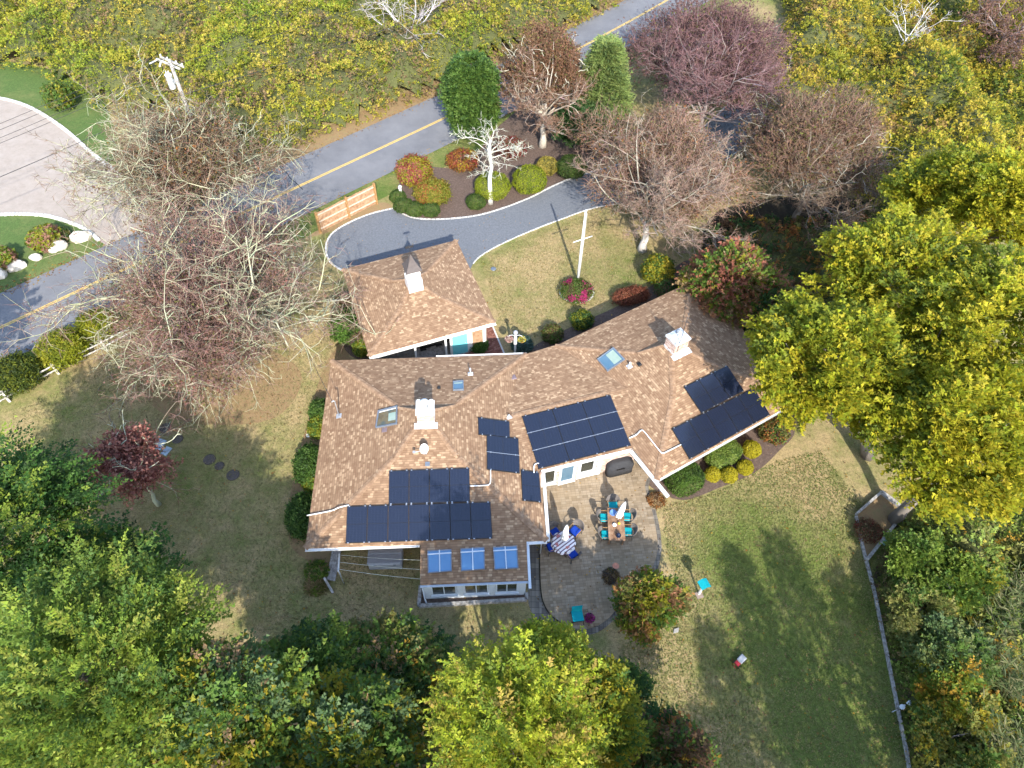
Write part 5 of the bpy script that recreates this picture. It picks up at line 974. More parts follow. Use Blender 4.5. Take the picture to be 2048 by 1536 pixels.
b = MB(); b.lathe((0.02, 0, 0.93), [(0.03, 0), (0.12, 0.03), (0.17, 0.09), (0.165, 0.09), (0.03, 0.03)], 22); b.build('bowl', M_COPPER, cbx)
# ---- grey deck box, clothes line, ramp under the left eave
dp = PX([(734, 1100), (806, 1098), (806, 1130), (737, 1133)], 0.55); c = sum(dp) / 4; bx = thing('storage_box', 'grey plastic storage box below the left eave', 'storage box', (c[0], c[1], 0), math.atan2((dp[1] - dp[0])[1], (dp[1] - dp[0])[0]))
b = MB(); b.box((0, 0.05, 0.32), (1.72, 0.95, 0.62), bev=0.05); b.build('bin', M_GREYPL, bx)
b = MB(); b.box((0, 0.08, 0.68), (1.8, 0.98, 0.1), bev=0.04); b.box((0, 0.33, 0.75), (1.7, 0.42, 0.06), bev=0.03); b.build('lid', M_GREYPL2, bx)
for k in (-1, 1):
    b = MB(); b.box((0.5 * k, -0.44, 0.55), (0.14, 0.04, 0.1)); b.build('latch', M_GREYPL2, bx)
cp = P(688, 1167, 0); cl_ = thing('clothes_line', 'clothes line strung from a white T post to the sun room wall', 'clothes line', cp)
b = MB(); b.tube([cp, cp + [0, 0, 1.75]], 0.035, 8); b.build('post', M_GALV, cl_, world=True)
hd = cp + [0, 0, 1.72]; arm = nrm(np.array([-0.1, 1.0, 0])); b = MB(); b.beam(hd - arm * 0.1, hd + arm * 0.85, 0.05, 0.05); b.beam(hd + [0, 0, -0.2] - arm * 0.05, hd + arm * 0.8 + [0, 0, -0.2], 0.03, 0.03); b.build('cross_arm', M_WHITEW, cl_, world=True)
for k in range(3):
    a_ = hd + arm * (0.02 + 0.38 * k); e_ = np.array([s_fl[0] + 0.14, s_fl[1] + 0.45 + 0.5 * k, 1.75]); m_ = (a_ + e_) / 2 - [0, 0, 0.1]; b = MB(); b.tube(spline([a_, m_, e_], 6), 0.011, 5); b.build('line', M_ROPE, cl_, world=True)
rp = thing('board_walk', 'weathered board ramp leaning at the left end of the eave', 'ramp', P(662, 1150, 0)); a0, a1 = P(667, 1097, 0.12), P(655, 1160, 0.05); a2, a3 = P(681, 1097, 0.12), P(668, 1162, 0.05)
for k in range(4):
    t = k / 3; b = MB(); b.beam(a0 * (1 - t) + a2 * t, a1 * (1 - t) + a3 * t, 0.11, 0.05); b.build('plank', M_TIMBER, rp, world=True)
b = MB(); b.beam(P(648, 1155, 0.5), P(666, 1186, 0.06), 0.12, 0.12); o = b.build('timber_log', M_TIMBER); o['label'] = 'short grey log propped beside the board ramp'; o['category'] = 'log'
# ---- bird house on a post, mailbox-like cart on the lawn, flood lamps
hp = P(1397, 1189, 0); bh = thing('bird_house', 'teal-roofed bird house on a white post standing in the lawn', 'bird house', hp, 0.4)
b = MB(); b.box((0, 0, 0.55), (0.09, 0.09, 1.1)); b.build('post', M_WHITE, bh)
b = MB(); b.box((0.0, -0.05, 0.03), (0.36, 0.36, 0.06)); b.build('foot_plate', M_MAT, bh)
b = MB(); b.box((0, 0, 1.2), (0.28, 0.26, 0.26)); b.lathe((0, -0.132, 1.2), [(0.03, 0), (0.03, 0.01)], 10); b.build('box', M_WHITEW, bh)
b = MB(); b.loft([[(-0.26, -0.24, 1.3), (0, -0.24, 1.44), (0.26, -0.24, 1.3), (0.26, -0.24, 1.33), (0, -0.24, 1.475), (-0.26, -0.24, 1.33)], [(-0.26, 0.24, 1.3), (0, 0.24, 1.44), (0.26, 0.24, 1.3), (0.26, 0.24, 1.33), (0, 0.24, 1.475), (-0.26, 0.24, 1.33)]]); b.build('roof', M_TEAL, bh)
wp = P(1477, 1325, 0); wg = thing('garden_cart', 'small red cart with a grey tray left on the shaded lawn', 'cart', wp, 0.72)
b = MB(); b.box((0.12, 0, 0.3), (0.4, 0.3, 0.14), bev=0.03); b.build('tray', M_GREYPL, wg)
b = MB(); b.box((0.0, 0, 0.2), (0.5, 0.24, 0.06)); b.build('chassis', M_REDBARN, wg)
for sx in (-1, 1):
    for sy in (-1, 1):
        b = MB(); b.tube([(0.2 * sx, 0.14 * sy, 0.1), (0.2 * sx, 0.18 * sy, 0.1)], 0.1, 12); b.build('wheel', M_BLACK, wg)
b = MB(); b.tube([(-0.25, 0, 0.22), (-0.5, 0, 0.42), (-0.5, 0.1, 0.42), (-0.5, -0.1, 0.42)], 0.015, 6); b.build('handle', M_REDBARN, wg)
fp = P(1797, 1418, 0); fl = thing('flood_lamp', 'twin white flood lamps on a short post at the timber edging', 'lamp', fp, 0.4)
b = MB(); b.tube([(0, 0, 0), (0, 0, 0.7)], 0.03, 8); b.tube([(-0.45, 0, 0.1), (0, 0, 0.18)], 0.02, 6); b.build('post', M_GALV, fl)
for sx in (-1, 1):
    b = MB(); ring = []; c = np.array([0.2 * sx, 0, 0.75]); a = nrm(np.array([0.5 * sx, -0.4, 0.75])); x = nrm(np.cross(a, [0, 1.0, 0])); y = np.cross(a, x)
    for r, dd in ((0.03, -0.12), (0.07, -0.06), (0.125, 0.06), (0.12, 0.07), (0.03, 0.05)): ring.append([c + a * dd + r * (math.cos(q) * x + math.sin(q) * y) for q in np.linspace(0, 2 * math.pi, 14, endpoint=False)])
    b.loft(ring, smooth=True); b.build('lamp_head', M_BLUEWHITE, fl)
# ---- raised timber bed and edging on the right
rb = thing('raised_bed', 'five-sided raised bed framed by grey timbers at the wood edge', 'raised bed', P(1760, 1050, 0)); q = PX([(1713, 1028), (1762, 985), (1811, 1022), (1734, 1119)], 0.14)
for i, w in ((0, 0.13), (1, 0.2), (2, 0.16)):
    b = MB(); b.beam(q[i], q[i + 1], w, 0.28); b.build('timber', M_TIMBER, rb, world=True)
b = MB(); b.face([(p[0], p[1], 0.1) for p in q]); b.build('soil', M_LITTER, rb, world=True)
b = MB(); p = P(1770, 1085, 0.3); b.box(p, (0.22, 0.2, 0.24), rotz(0.5), bev=0.03); o = b.build('green_bucket', M_GREENBOX); o['label'] = 'small faded green box on the raised bed corner'; o['category'] = 'box'
ed = thing('timber_edging', 'long grey timber edging between lawn and reedy thicket', 'edging', P(1775, 1300, 0)); ep = spline(PX([(1712, 1032), (1722, 1080), (1732, 1120), (1748, 1180), (1765, 1265), (1782, 1350), (1796, 1420), (1812, 1500), (1825, 1580)], 0.07), 1)
for i in range(len(ep) - 1):
    b = MB(); d = nrm(ep[i + 1] - ep[i]); b.beam(ep[i] + d * 0.01, ep[i + 1] - d * 0.01, 0.14, 0.14); b.build('timber', M_TIMBER, ed, world=True)
# ---- flagpole in its ring bed
fb = P(1155, 566, 0); fg = thing('flagpole', 'tall white wooden mast with a short yard in the front lawn', 'flagpole', fb)
b = MB(); b.tube([(0, 0, 0), (0, 0, 3.2), (0, 0, 6.3)], [0.11, 0.095, 0.06], 12); b.build('mast', M_WHITE, fg)
b = MB(); yd = nrm(np.append((P(1184, 466, 4) - P(1142, 480, 4))[:2], 0)); b.tube([yd * -0.72 + [0, -0.13, 4.1], yd * 0.72 + [0, -0.13, 4.1]], 0.035, 8); b.build('yard', M_WHITE, fg)
b = MB(); b.lathe((0, 0, 6.28), [(0.06, 0), (0.09, 0.05), (0.02, 0.12)], 12); b.build('truck_cap', M_WHITE, fg)
b = MB(); b.tube([(0.1, -0.1, 0.9), (0.1, -0.1, 6.2)], 0.006, 4); b.build('halyard', M_WHITEW, fg)
rg = thing('stone_ring', 'ring of pale stones edging the flagpole flower bed', 'stone ring', P(1153, 588, 0)); rc_ = P(1153, 585, 0)
for k in range(26):
    a = 2 * math.pi * k / 26; b = MB(); b.box(rc_ + np.array([1.15 * math.cos(a), 1.0 * math.sin(a), 0.06]), (0.14, 0.23, 0.14), rotz(a), bev=0.03); b.build('stone', M_COBBLE, rg, world=True)
# ---- white lamp post with hanging baskets by the walk
lp = P(1030, 712, 0); lm = thing('basket_post', 'white post with two hanging flower baskets beside the brick walk', 'post', lp)
b = MB(); b.box((0, 0, 1.05), (0.14, 0.14, 2.1)); b.box((0, 0, 1.5), (0.19, 0.19, 0.5)); b.build('post', M_WHITE, lm)
b = MB(); b.lathe((0, 0, 2.1), [(0.06, 0), (0.15, 0.1), (0.15, 0.2), (0.06, 0.3)], 14); b.build('lantern', M_GREYPL, lm)
for sx, colr in ((-1, [((0.5, 0.33, 0.3), 3), ((0.55, 0.5, 0.4), 3), ((0.3, 0.12, 0.12), 2)]), (1, [((0.5, 0.42, 0.03), 4), ((0.5, 0.52, 0.35), 2), ((0.06, 0.1, 0.03), 3)])):
    b = MB(); b.tube(spline([(0, 0, 1.9), (0.2 * sx, 0, 2.02), (0.4 * sx, 0, 1.95), (0.42 * sx, 0, 1.85)], 4), 0.014, 6); b.build('bracket', M_WHITE, lm)
    b = MB(); b.lathe((0.4 * sx, 0, 1.38), [(0.06, 0), (0.18, 0.1), (0.21, 0.22), (0.18, 0.22)], 14); bk = b.build('basket', M_TERRA, lm)
    n = 500; d = sph(rng, n, 0.0); quad_leaves('blossoms', d * [0.24, 0.24, 0.2] * rng.uniform(0.7, 1, (n, 1)) + [0.4 * sx, 0, 1.6], d + rng.normal(0, 0.5, (n, 3)), d + rng.normal(0, 0.4, (n, 3)), 0.07, 0.06, palette(rng, colr, n), M_LEAF, bk)
# ---- board fence beside the road
bf = thing('board_fence', 'tan board fence with three pale rails beside the road', 'fence', P(700, 440, 0)); fpx = [(754, 408), (699, 436), (641, 466)]; fw = PX(fpx); hF = 1.75
fo = np.array([0, 0, 0.0])
for i, p in enumerate(fw):
    b = MB(); d = nrm(fw[1] - fw[0]); b.beam(p, p + [0, 0, hF + 0.18], 0.15, 0.15, up=d); b.build('post', M_CEDARP, bf, world=True)
for i in range(2):
    a, e = fw[i], fw[i + 1]; L = np.linalg.norm(e - a); d = (e - a) / L; o_ = np.array([-d[1], d[0], 0]); o_ = o_ if o_[1] > 0 else -o_; nb = int(L / 0.145)
    for k in range(nb):
        b = MB(); p = a + d * ((k + 0.5) * L / nb) + o_ * 0.05; hh = hF - 0.02 + random.Random(k * 7 + i).uniform(-0.02, 0.02); b.box(p + [0, 0, hh / 2 + 0.04], (L / nb - 0.008, 0.02, hh), rotz(math.atan2(d[1], d[0]))); b.build('board', M_CEDAR, bf, world=True)
    for z in (0.35, 0.98, 1.6):
        b = MB(); b.beam(a + d * 0.08 + [0, 0, z], e - d * 0.08 + [0, 0, z], 0.05, 0.09); b.build('rail', M_CEDARL, bf, world=True)
# ---- split rail fence along the left
sf = thing('split_rail_fence', 'grey split rail fence beside the clipped yews along the road', 'fence', P(120, 755, 0)); sp_ = spline(PX([(-90, 870), (20, 803), (118, 748), (215, 702), (330, 640), (450, 575), (560, 520)]), 1)
for i, p in enumerate(sp_):
    b = MB(); b.box(p + [0, 0, 0.5], (0.14, 0.12, 1.05), rotz(0.5)); b.build('post', M_RAIL, sf, world=True)
for i in range(len(sp_) - 1):
    for z in (0.45, 0.85):
        a, e = sp_[i] + [0, 0, z], sp_[i + 1] + [0, 0, z - 0.03]; b = MB(); b.tube([a, (a + e) / 2 + [0, 0, 0.015], e], [0.045, 0.06, 0.045], 6, smooth=False); b.build('rail', M_RAIL, sf, world=True)
# ---- utility pole and wires
ub = P(421, 343, 0); up_ = thing('utility_pole', 'grey wooden utility pole with double cross arm and white transformer', 'utility pole', ub)
HP = 9.3
b = MB(); b.tube([(0, 0, 0), (0, 0, 5), (0, 0, HP)], [0.17, 0.145, 0.115], 12); b.build('shaft', M_POLE, up_)
adir = nrm(np.append((P(366, 130, 9) - P(312, 107, 9))[:2], 0)); ao = np.array([-adir[1], adir[0], 0])
for s in (-1, 1):
    b = MB(); b.beam(adir * -1.25 + ao * 0.17 * s + [0, 0, HP - 0.25], adir * 1.15 + ao * 0.17 * s + [0, 0, HP - 0.25], 0.1, 0.13); b.build('cross_arm', M_RAIL, up_)
for k in (-1.15, -0.45, 0.45, 1.05):
    b = MB(); b.lathe(adir * k + ao * 0.17 + [0, 0, HP - 0.19], [(0.03, 0), (0.06, 0.04), (0.035, 0.08), (0.065, 0.12), (0.03, 0.18)], 10); b.build('insulator', M_WHITEW, up_)
b = MB(); b.tube([adir * -1.2 + [0, 0, HP - 0.3], adir * -1.35 - ao * 0.75 + [0, 0, HP - 0.38]], 0.045, 8); b.tube([adir * -1.0 + [0, 0, HP - 0.35], adir * -0.85 - ao * 0.4 + [0, 0, HP - 0.6]], 0.06, 8); b.build('cutout', M_WHITEW, up_)
b = MB(); tcn = np.array([-0.42, -0.12, 0]); b.lathe(tcn + [0, 0, HP - 2.1], [(0.2, 0), (0.24, 0.05), (0.24, 1.0), (0.26, 1.02), (0.24, 1.08), (0.1, 1.14)], 18); tr = b.build('transformer', M_WHITE, up_)
for k in (-1, 1):
    b = MB(); b.lathe(tcn + [0.09 * k, 0, HP - 1.0], [(0.03, 0), (0.05, 0.06), (0.03, 0.1), (0.045, 0.16), (0.02, 0.24)], 8); b.build('bushing', M_WHITEW, tr)
b = MB(); b.beam(np.array([-0.2, -0.06, HP - 1.6]), np.array([0, 0, HP - 1.6]), 0.06, 0.3); b.build('bracket', M_GALV, up_)
for (x0, y0), (x1, y1), z0, z1, lab in (((-100, 345), (322, 100), HP - 0.1, 10.0, 'topmost'),):
    pass
def wire(label, a, e, sag, r=0.014):
    a, e = np.asarray(a, float), np.asarray(e, float); pts = [a + (e - a) * t - np.array([0, 0, sag * 4 * t * (1 - t)]) for t in np.linspace(0, 1, 14)]; b = MB(); b.tube(pts, r, 5); o = b.build('power_wire', M_WIRE); o['label'] = label; o['category'] = 'wire'; o['group'] = 'wires from the utility pole'
rdv = nrm(np.append((rc[8] - rc[24])[:2], 0))                                # along the road, to the left
for k, lab in ((-1.15, 'thin power wire crossing the pale drive, uppermost of the bundle'), (-0.45, 'thin power wire crossing the pale drive, second from the top'), (0.45, 'thin power wire crossing the pale drive, third from the top'), (1.05, 'thin power wire crossing the pale drive, fourth from the top')):
    a = ub + adir * k + ao * 0.17 + [0, 0, HP]; wire(lab, a, a + rdv * 46 + [0, 0, -0.3], 1.0)
a = ub + np.array([0, -0.15, HP - 2.6]); wire('thick telephone cable crossing the pale drive lowest of all', a, a + rdv * 46, 1.0, 0.02); wire('telephone cable running right over the yellow thicket', a, a - rdv * 60 + [0, 0, 0.2], 1.2, 0.02)
wire('power wire running right from the cross arm over the thicket', ub + adir * 0.9 + [0, 0, HP], ub + adir * 0.9 + [0, 0, HP] - rdv * 60, 1.0); wire('service drop from the utility pole to the house mast', ub + np.array([0.1, -0.15, HP - 2.3]), MAST, 1.0)
# ---- white post, boulders, lids and slabs
wpst = P(803, 398, 0); t = thing('gate_post', 'short white post among the box balls beside the drive', 'post', wpst); b = MB(); b.box((0, 0, 0.55), (0.17, 0.17, 1.1)); b.build('shaft', M_WHITE, t); b = MB(); b.box((0, 0, 1.13), (0.24, 0.24, 0.06)); b.lathe((0, 0, 1.16), [(0.08, 0), (0.1, 0.06), (0.02, 0.14)], 10); b.build('cap', M_WHITE, t)
def boulder(label, px, L, W, H, rz, seed):
    rng = np.random.default_rng(seed); bm = bmesh.new(); bmesh.ops.create_icosphere(bm, subdivisions=3, radius=1.0)
    dirs = nrm(rng.normal(0, 1, (7, 3))); cut = rng.uniform(0.62, 0.9, 7)
    for v in bm.verts:
        p = np.array(v.co)
        for d, c in zip(dirs, cut):
            e = p @ d
            if e > c: p = p - d * (e - c) * 0.85
        p = p * (1 + 0.04 * rng.normal()); v.co = (p[0] * L / 2, p[1] * W / 2, max(-0.15, p[2] * H * 0.75 + H * 0.25))
    me = bpy.data.meshes.new('boulder'); bm.to_mesh(me); bm.free(); me.materials.append(M_STONE); g = P(px[0], px[1], H * 0.3); o = link('boulder', me, None, (g[0], g[1], 0)); o.rotation_euler.z = rz; o['label'] = label; o['category'] = 'boulder'; o['group'] = 'pale boulders beside the road'
boulder('longest pale boulder, near the tip of the grass island', (160, 474), 1.75, 0.9, 0.7, 0.42, 1); boulder('pale boulder in front of the drying hydrangea', (114, 493), 1.45, 0.95, 0.7, 0.45, 2); boulder('smallest pale boulder, alone in the island grass', (71, 515), 0.95, 0.6, 0.4, 0.35, 3); boulder('pale boulder below the hydrangea cut by the picture edge', (31, 532), 1.35, 0.9, 0.65, 0.4, 4); boulder('pale boulder cut by the left picture edge', (-4, 548), 1.1, 1.2, 0.7, 0.9, 5)
def disc(label, px, r, group='dark round patches on the shaded lawn'):
    p = P(px[0], px[1], 0); b = MB(); b.lathe((0, 0, 0), [(r, 0.0), (r * 0.99, 0.02), (r * 0.8, 0.035), (r * 0.3, 0.03)], 22); o = b.build('stepping_disc', M_DISC, None, loc=(p[0], p[1], 0)); o['label'] = label; o['category'] = 'disc'; o['group'] = group
disc('dark round disc nearest the lichen tree roots', (331, 856), 0.36); disc('dark round disc beside the two bluish slabs', (355, 878), 0.33); disc('dark round disc at the start of the lower trio', (419, 919), 0.36); disc('small dark disc in the middle of the lower trio', (439, 932), 0.28); disc('dark round disc at the end of the lower trio', (466, 950), 0.37)
slab('stone_slab', 'greyer of two bluish slabs by the red-leaved tree', 'slab', [(318, 876), (333, 881), (320, 900), (306, 895)], 0.0, 0.06, M_SLAB); slab('stone_slab', 'brighter of two bluish slabs by the red-leaved tree', 'slab', [(333, 892), (344, 896), (332, 911), (321, 907)], 0.0, 0.06, M_SLAB)
slab('stone_block', 'low grey stone block on the lawn behind the patio maple', 'stone', [(1348, 1258), (1358, 1255), (1357, 1264), (1347, 1266)], 0.0, 0.08, M_CONC)
def lid(label, px, r, mat):
    p = P(px[0], px[1], 0); b = MB(); b.lathe((0, 0, 0), [(r, 0), (r, 0.03), (r * 0.85, 0.045), (r * 0.2, 0.045)], 18); o = b.build('ground_lid', mat, None, loc=(p[0], p[1], 0.002)); o['label'] = label; o['category'] = 'lid'
lid('small grey lid in the front lawn near the drive', (987, 538), 0.2, M_SKFRAME); lid('white round cap in the bed by the left eave', (617, 871), 0.14, M_WHITE)
# tree stump shade plates: the trunk of the bed lamp
lp2 = P(1316, 540, 0); t = thing('path_light', 'grey garden lantern half hidden in the yellow shrub by the right wing', 'lamp', lp2); b = MB(); b.tube([(0, 0, 0), (0, 0, 1.2)], 0.03, 8); b.build('post', M_DKMETAL, t); b = MB(); b.lathe((0, 0, 1.2), [(0.06, 0), (0.12, 0.1), (0.1, 0.2), (0.16, 0.22), (0.02, 0.32)], 12); b.build('lantern', M_GREYPL, t)
# ================================================================== vegetation
G_LIGHT = (0.15, 0.215, 0.03); G_MID = (0.075, 0.135, 0.022); G_DARK = (0.035, 0.078, 0.02); G_BLUE = (0.095, 0.15, 0.055)
Y_GRN = (0.2, 0.2, 0.016); YEL = (0.3, 0.235, 0.02); GOLD = (0.34, 0.2, 0.025); ORG = (0.27, 0.11, 0.03); RED = (0.2, 0.04, 0.025); BRN = (0.13, 0.075, 0.04); PINKBR = (0.2, 0.105, 0.075); TAN = (0.28, 0.19, 0.09); OLIVE = (0.12, 0.12, 0.03)
def pal(*a): return [(np.array(c), w) for c, w in a]
# ---- round and clipped shrubs
gB = 'clipped shrubs along the drive'; gY = 'yellow clipped balls under the right wing eave'
def dome(label, px, r, h, palt, seed, zc=0.5, group=gB, **k):
    p = P(px[0], px[1], h * zc); return shrub('clipped_shrub', label, (p[0], p[1], 0), r, h, palt, seed, group=group, **k)
YB = pal(((0.19, 0.235, 0.012), 5), ((0.24, 0.27, 0.018), 3), ((0.12, 0.17, 0.012), 2)); GBX = pal(((0.05, 0.09, 0.018), 4), ((0.075, 0.12, 0.02), 3), ((0.03, 0.06, 0.012), 2)); GLD = pal(((0.29, 0.24, 0.04), 5), ((0.35, 0.28, 0.06), 3), ((0.19, 0.17, 0.03), 2))
dome('largest bright yellow-green clipped ball in the drive bed', (1060, 360), 1.28, 2.0, YB, 11, n=8000)
dome('wide yellow-green clipped dome behind the dead lichen trunk', (985, 372), 1.35, 1.7, YB, 12, n=8000)
dome('gold clipped ball between the big ball and the dark green one', (1094, 333), 0.85, 1.3, GLD, 13, n=4500)
dome('dark green clipped ball at the shady end of the drive bed', (1144, 334), 1.15, 1.5, GBX, 14, n=6500)
dome('small dark clipped dome left of the dead lichen trunk', (952, 404), 0.72, 0.9, GBX, 15, n=3500)
dome('low box ball at the drive corner nearest the lawn gap', (795, 394), 0.62, 0.85, GBX, 16, n=3000); dome('low box ball second from the lawn gap along the drive', (806, 411), 0.7, 0.85, GBX, 17, n=3400); dome('low box ball third along the drive kerb', (829, 419), 0.7, 0.85, GBX, 18, n=3400); dome('low box ball with a brown patch, last along the drive kerb', (862, 420), 0.66, 0.85, GBX, 19, n=3200)
dome('large dark green clipped shrub under the white gutter end', (1368, 957), 1.02, 1.4, pal(((0.05, 0.1, 0.015), 4), ((0.08, 0.14, 0.02), 3), ((0.03, 0.06, 0.012), 2)), 20, box=0.3, rot=0.45, ry=0.88, n=8000, group='clipped shrubs under the right wing eave')
dome('flat-topped clipped hedge block under the right wing eave', (1447, 911), 1.02, 1.1, pal(((0.14, 0.21, 0.03), 4), ((0.19, 0.25, 0.05), 3), ((0.07, 0.12, 0.02), 2)), 21, box=0.4, rot=0.55, ry=0.6, n=7000, group='clipped shrubs under the right wing eave')
YL = pal(((0.33, 0.29, 0.014), 5), ((0.4, 0.34, 0.02), 3), ((0.2, 0.19, 0.012), 2))
dome('yellow clipped ball nearest the large dark green shrub', (1425, 949), 0.42, 0.75, YL, 22, group=gY, n=2600); dome('yellow clipped ball second from the large dark green shrub', (1458, 950), 0.45, 0.75, YL, 23, group=gY, n=3000); dome('yellow clipped ball third along the hedge front', (1490, 935), 0.43, 0.8, YL, 24, group=gY, n=2800); dome('yellow clipped ball at the far end of the hedge', (1503, 899), 0.5, 0.9, YL, 25, group=gY, n=3200)
LG = (0.085, 0.05)
def loose(label, px, r, h, palt, seed, n=4000, leaf=(0.11, 0.07), zc=0.5, group=None, cat='shrub', name='leafy_shrub', fuzz=0.12, **k):
    p = P(px[0], px[1], h * zc); return shrub(name, label, (p[0], p[1], 0), r, h, palt, seed, n=n, leaf=leaf, fuzz=fuzz, group=group, cat=cat, inset=0.72, **k)
DKG = pal(((0.035, 0.075, 0.014), 4), ((0.06, 0.12, 0.02), 3), ((0.09, 0.16, 0.03), 1)); MDG = pal((G_MID, 4), (G_LIGHT, 3), (G_DARK, 2)); YGM = pal((Y_GRN, 4), (G_LIGHT, 3), (G_MID, 2))
gW = 'shrubs along the left eave'
loose('glossy dark shrub lowest along the left eave', (604, 1032), 0.72, 1.3, DKG, 31, ry=1.15, rot=0.1, n=5200, group=gW); loose('glossy dark shrub halfway along the left eave', (617, 928), 0.7, 1.3, DKG, 32, ry=1.1, n=5200, group=gW); loose('yellowish small shrub between the two glossy left-eave shrubs', (625, 968), 0.45, 0.8, YGM, 33, n=2000, group=gW); loose('dark shrub high on the left eave below the mast', (640, 822), 0.55, 1.1, DKG, 34, ry=0.7, n=2800, group=gW); loose('yellow-green shrub under the mast on the left eave', (636, 853), 0.5, 0.9, YGM, 35, ry=0.7, n=2600, group=gW)
loose('bright glossy shrub against the carport side wall', (694, 651), 1.0, 1.5, pal(((0.06, 0.13, 0.015), 4), ((0.1, 0.19, 0.03), 3), ((0.03, 0.06, 0.012), 2)), 36, ry=1.2, n=6000); loose('brown twiggy shrub above the glossy carport shrub', (692, 610), 0.75, 1.3, pal((BRN, 3), (OLIVE, 3), ((0.06, 0.04, 0.03), 2)), 37, n=2600); loose('small lime shrub at the carport corner near the eave', (726, 696), 0.55, 0.9, YGM, 38, n=2200); loose('grey-brown shrub between glossy shrub and lime shrub', (712, 676), 0.5, 1.0, pal((BRN, 3), (OLIVE, 2), ((0.1, 0.09, 0.07), 2)), 39, n=1800)
loose('grey-green plant at the foot of the basket post', (1044, 690), 0.6, 0.9, pal(((0.08, 0.13, 0.11), 4), ((0.05, 0.1, 0.07), 3)), 40, n=2600); loose('small round green shrub at the brick walk bend', (958, 690), 0.5, 0.6, DKG, 41, n=2200); loose('dark shrub at the house wall below the front lawn', (1105, 668), 0.6, 0.9, pal((G_MID, 2), (OLIVE, 3), (BRN, 2)), 42, n=2200); loose('lime-tipped dark shrub further along the front wall', (1164, 640), 0.65, 1.0, pal((G_MID, 3), (Y_GRN, 2), (G_DARK, 2)), 43, n=2600)
loose('rusty red mounded maple on the front lawn edge', (1262, 592), 1.15, 1.0, pal(((0.17, 0.055, 0.03), 5), ((0.24, 0.085, 0.045), 3), ((0.09, 0.03, 0.02), 2)), 44, ry=0.6, rot=0.3, n=5500, leaf=(0.1, 0.04))
loose('yellow-green upright shrub at the right wing corner', (1316, 540), 0.95, 1.8, pal((YEL, 2), (Y_GRN, 4), (G_MID, 3), (G_DARK, 2)), 45, n=5000, leaf=(0.14, 0.09)); loose('dark shrub below the yellow-green corner shrub', (1335, 580), 0.8, 1.1, pal((G_DARK, 4), (BRN, 2), (G_MID, 2)), 46, n=3000)
loose('pink rose mound around the flagpole foot', (1153, 581), 1.02, 0.75, pal((G_MID, 3), (OLIVE, 3), ((0.09, 0.06, 0.03), 1)), 47, n=6000, leaf=(0.08, 0.05), flower=((0.36, 0.035, 0.12), 0.085), cat='rose bed', name='rose_mound')
loose('orange and green shrub mass at the drive corner bed', (865, 385), 1.2, 1.4, pal(((0.16, 0.17, 0.02), 4), ((0.24, 0.2, 0.03), 3), (ORG, 1)), 48, n=6500, leaf=(0.12, 0.07)); loose('red autumn shrub behind the white post', (828, 343), 1.25, 1.9, pal((RED, 2), ((0.26, 0.09, 0.06), 4), (Y_GRN, 2), (YEL, 2)), 49, n=6500, leaf=(0.14, 0.08)); loose('red-orange low shrub left of the dead lichen tree', (925, 320), 1.1, 1.0, pal((RED, 4), (ORG, 3), (YEL, 1), (BRN, 2)), 50, n=4000, leaf=(0.14, 0.08)); loose('crimson low shrub right of the dead lichen tree', (1020, 295), 1.1, 1.0, pal(((0.22, 0.03, 0.03), 3), (BRN, 3), (PINKBR, 2)), 51, n=3500, leaf=(0.14, 0.07))
loose('olive-brown shrub at the hedge end near the right eave', (1547, 862), 0.75, 1.1, pal((OLIVE, 3), (ORG, 2), (G_MID, 2), ((0.05, 0.03, 0.02), 2)), 52, n=3600)
loose('drying pink-brown hydrangea behind the island boulders', (89, 477), 0.95, 1.1, pal(((0.28, 0.15, 0.1), 4), (Y_GRN, 2), (G_LIGHT, 2)), 53, n=2600, leaf=(0.22, 0.16)); loose('drying hydrangea cut by the left picture edge', (2, 518), 0.8, 1.1, pal(((0.26, 0.14, 0.09), 3), (G_LIGHT, 3), (Y_GRN, 2)), 54, n=2200, leaf=(0.22, 0.16)); loose('small dark shrub beside the drying hydrangea', (121, 470), 0.55, 0.6, pal((G_DARK, 3), (OLIVE, 3)), 55, n=1200, leaf=(0.15, 0.1))
gYew = 'feathery yews along the rail fence'
YW = pal(((0.22, 0.24, 0.014), 4), ((0.12, 0.15, 0.012), 3), ((0.28, 0.27, 0.02), 2)); 
def yew(label, px, r, h, seed, pl=YW): p = P(px[0], px[1], h * 0.5); return shrub('feathery_yew', label, (p[0], p[1], 0), r, h, pl, seed, n=7500, leaf=(0.2, 0.045), fuzz=0.13, group=gYew, inset=0.78)
yew('bright yellow-green yew in the middle of the rail fence', (125, 698), 1.25, 1.7, 61); yew('darker yew half cut by the left edge at the rail fence', (33, 748), 1.25, 1.7, 62, pal(((0.05, 0.075, 0.012), 4), ((0.12, 0.14, 0.014), 2), ((0.03, 0.05, 0.01), 3))); yew('yew by the rail fence under the lichen branches', (195, 652), 1.05, 1.6, 63)
loose('bright weedy plant left of the board ramp', (633, 1142), 0.5, 0.35, pal((G_LIGHT, 4), (G_MID, 3), (TAN, 1)), 64, n=1800, leaf=(0.13, 0.06)); loose('dry stalky weeds below the board ramp', (632, 1170), 0.45, 0.2, pal((TAN, 4), (OLIVE, 2), (G_LIGHT, 1)), 65, n=1000, leaf=(0.25, 0.03)); loose('dry brown clump at the patio gutter end', (1312, 1000), 0.4, 0.22, pal((ORG, 3), (TAN, 3), (BRN, 2)), 66, n=1400, leaf=(0.12, 0.05)); loose('brown perennial tuft around the copper bird bath', (1222, 1152), 0.34, 0.2, pal((TAN, 3), (BRN, 4), ((0.1, 0.09, 0.08), 3), (OLIVE, 2)), 67, n=1500, leaf=(0.16, 0.03))
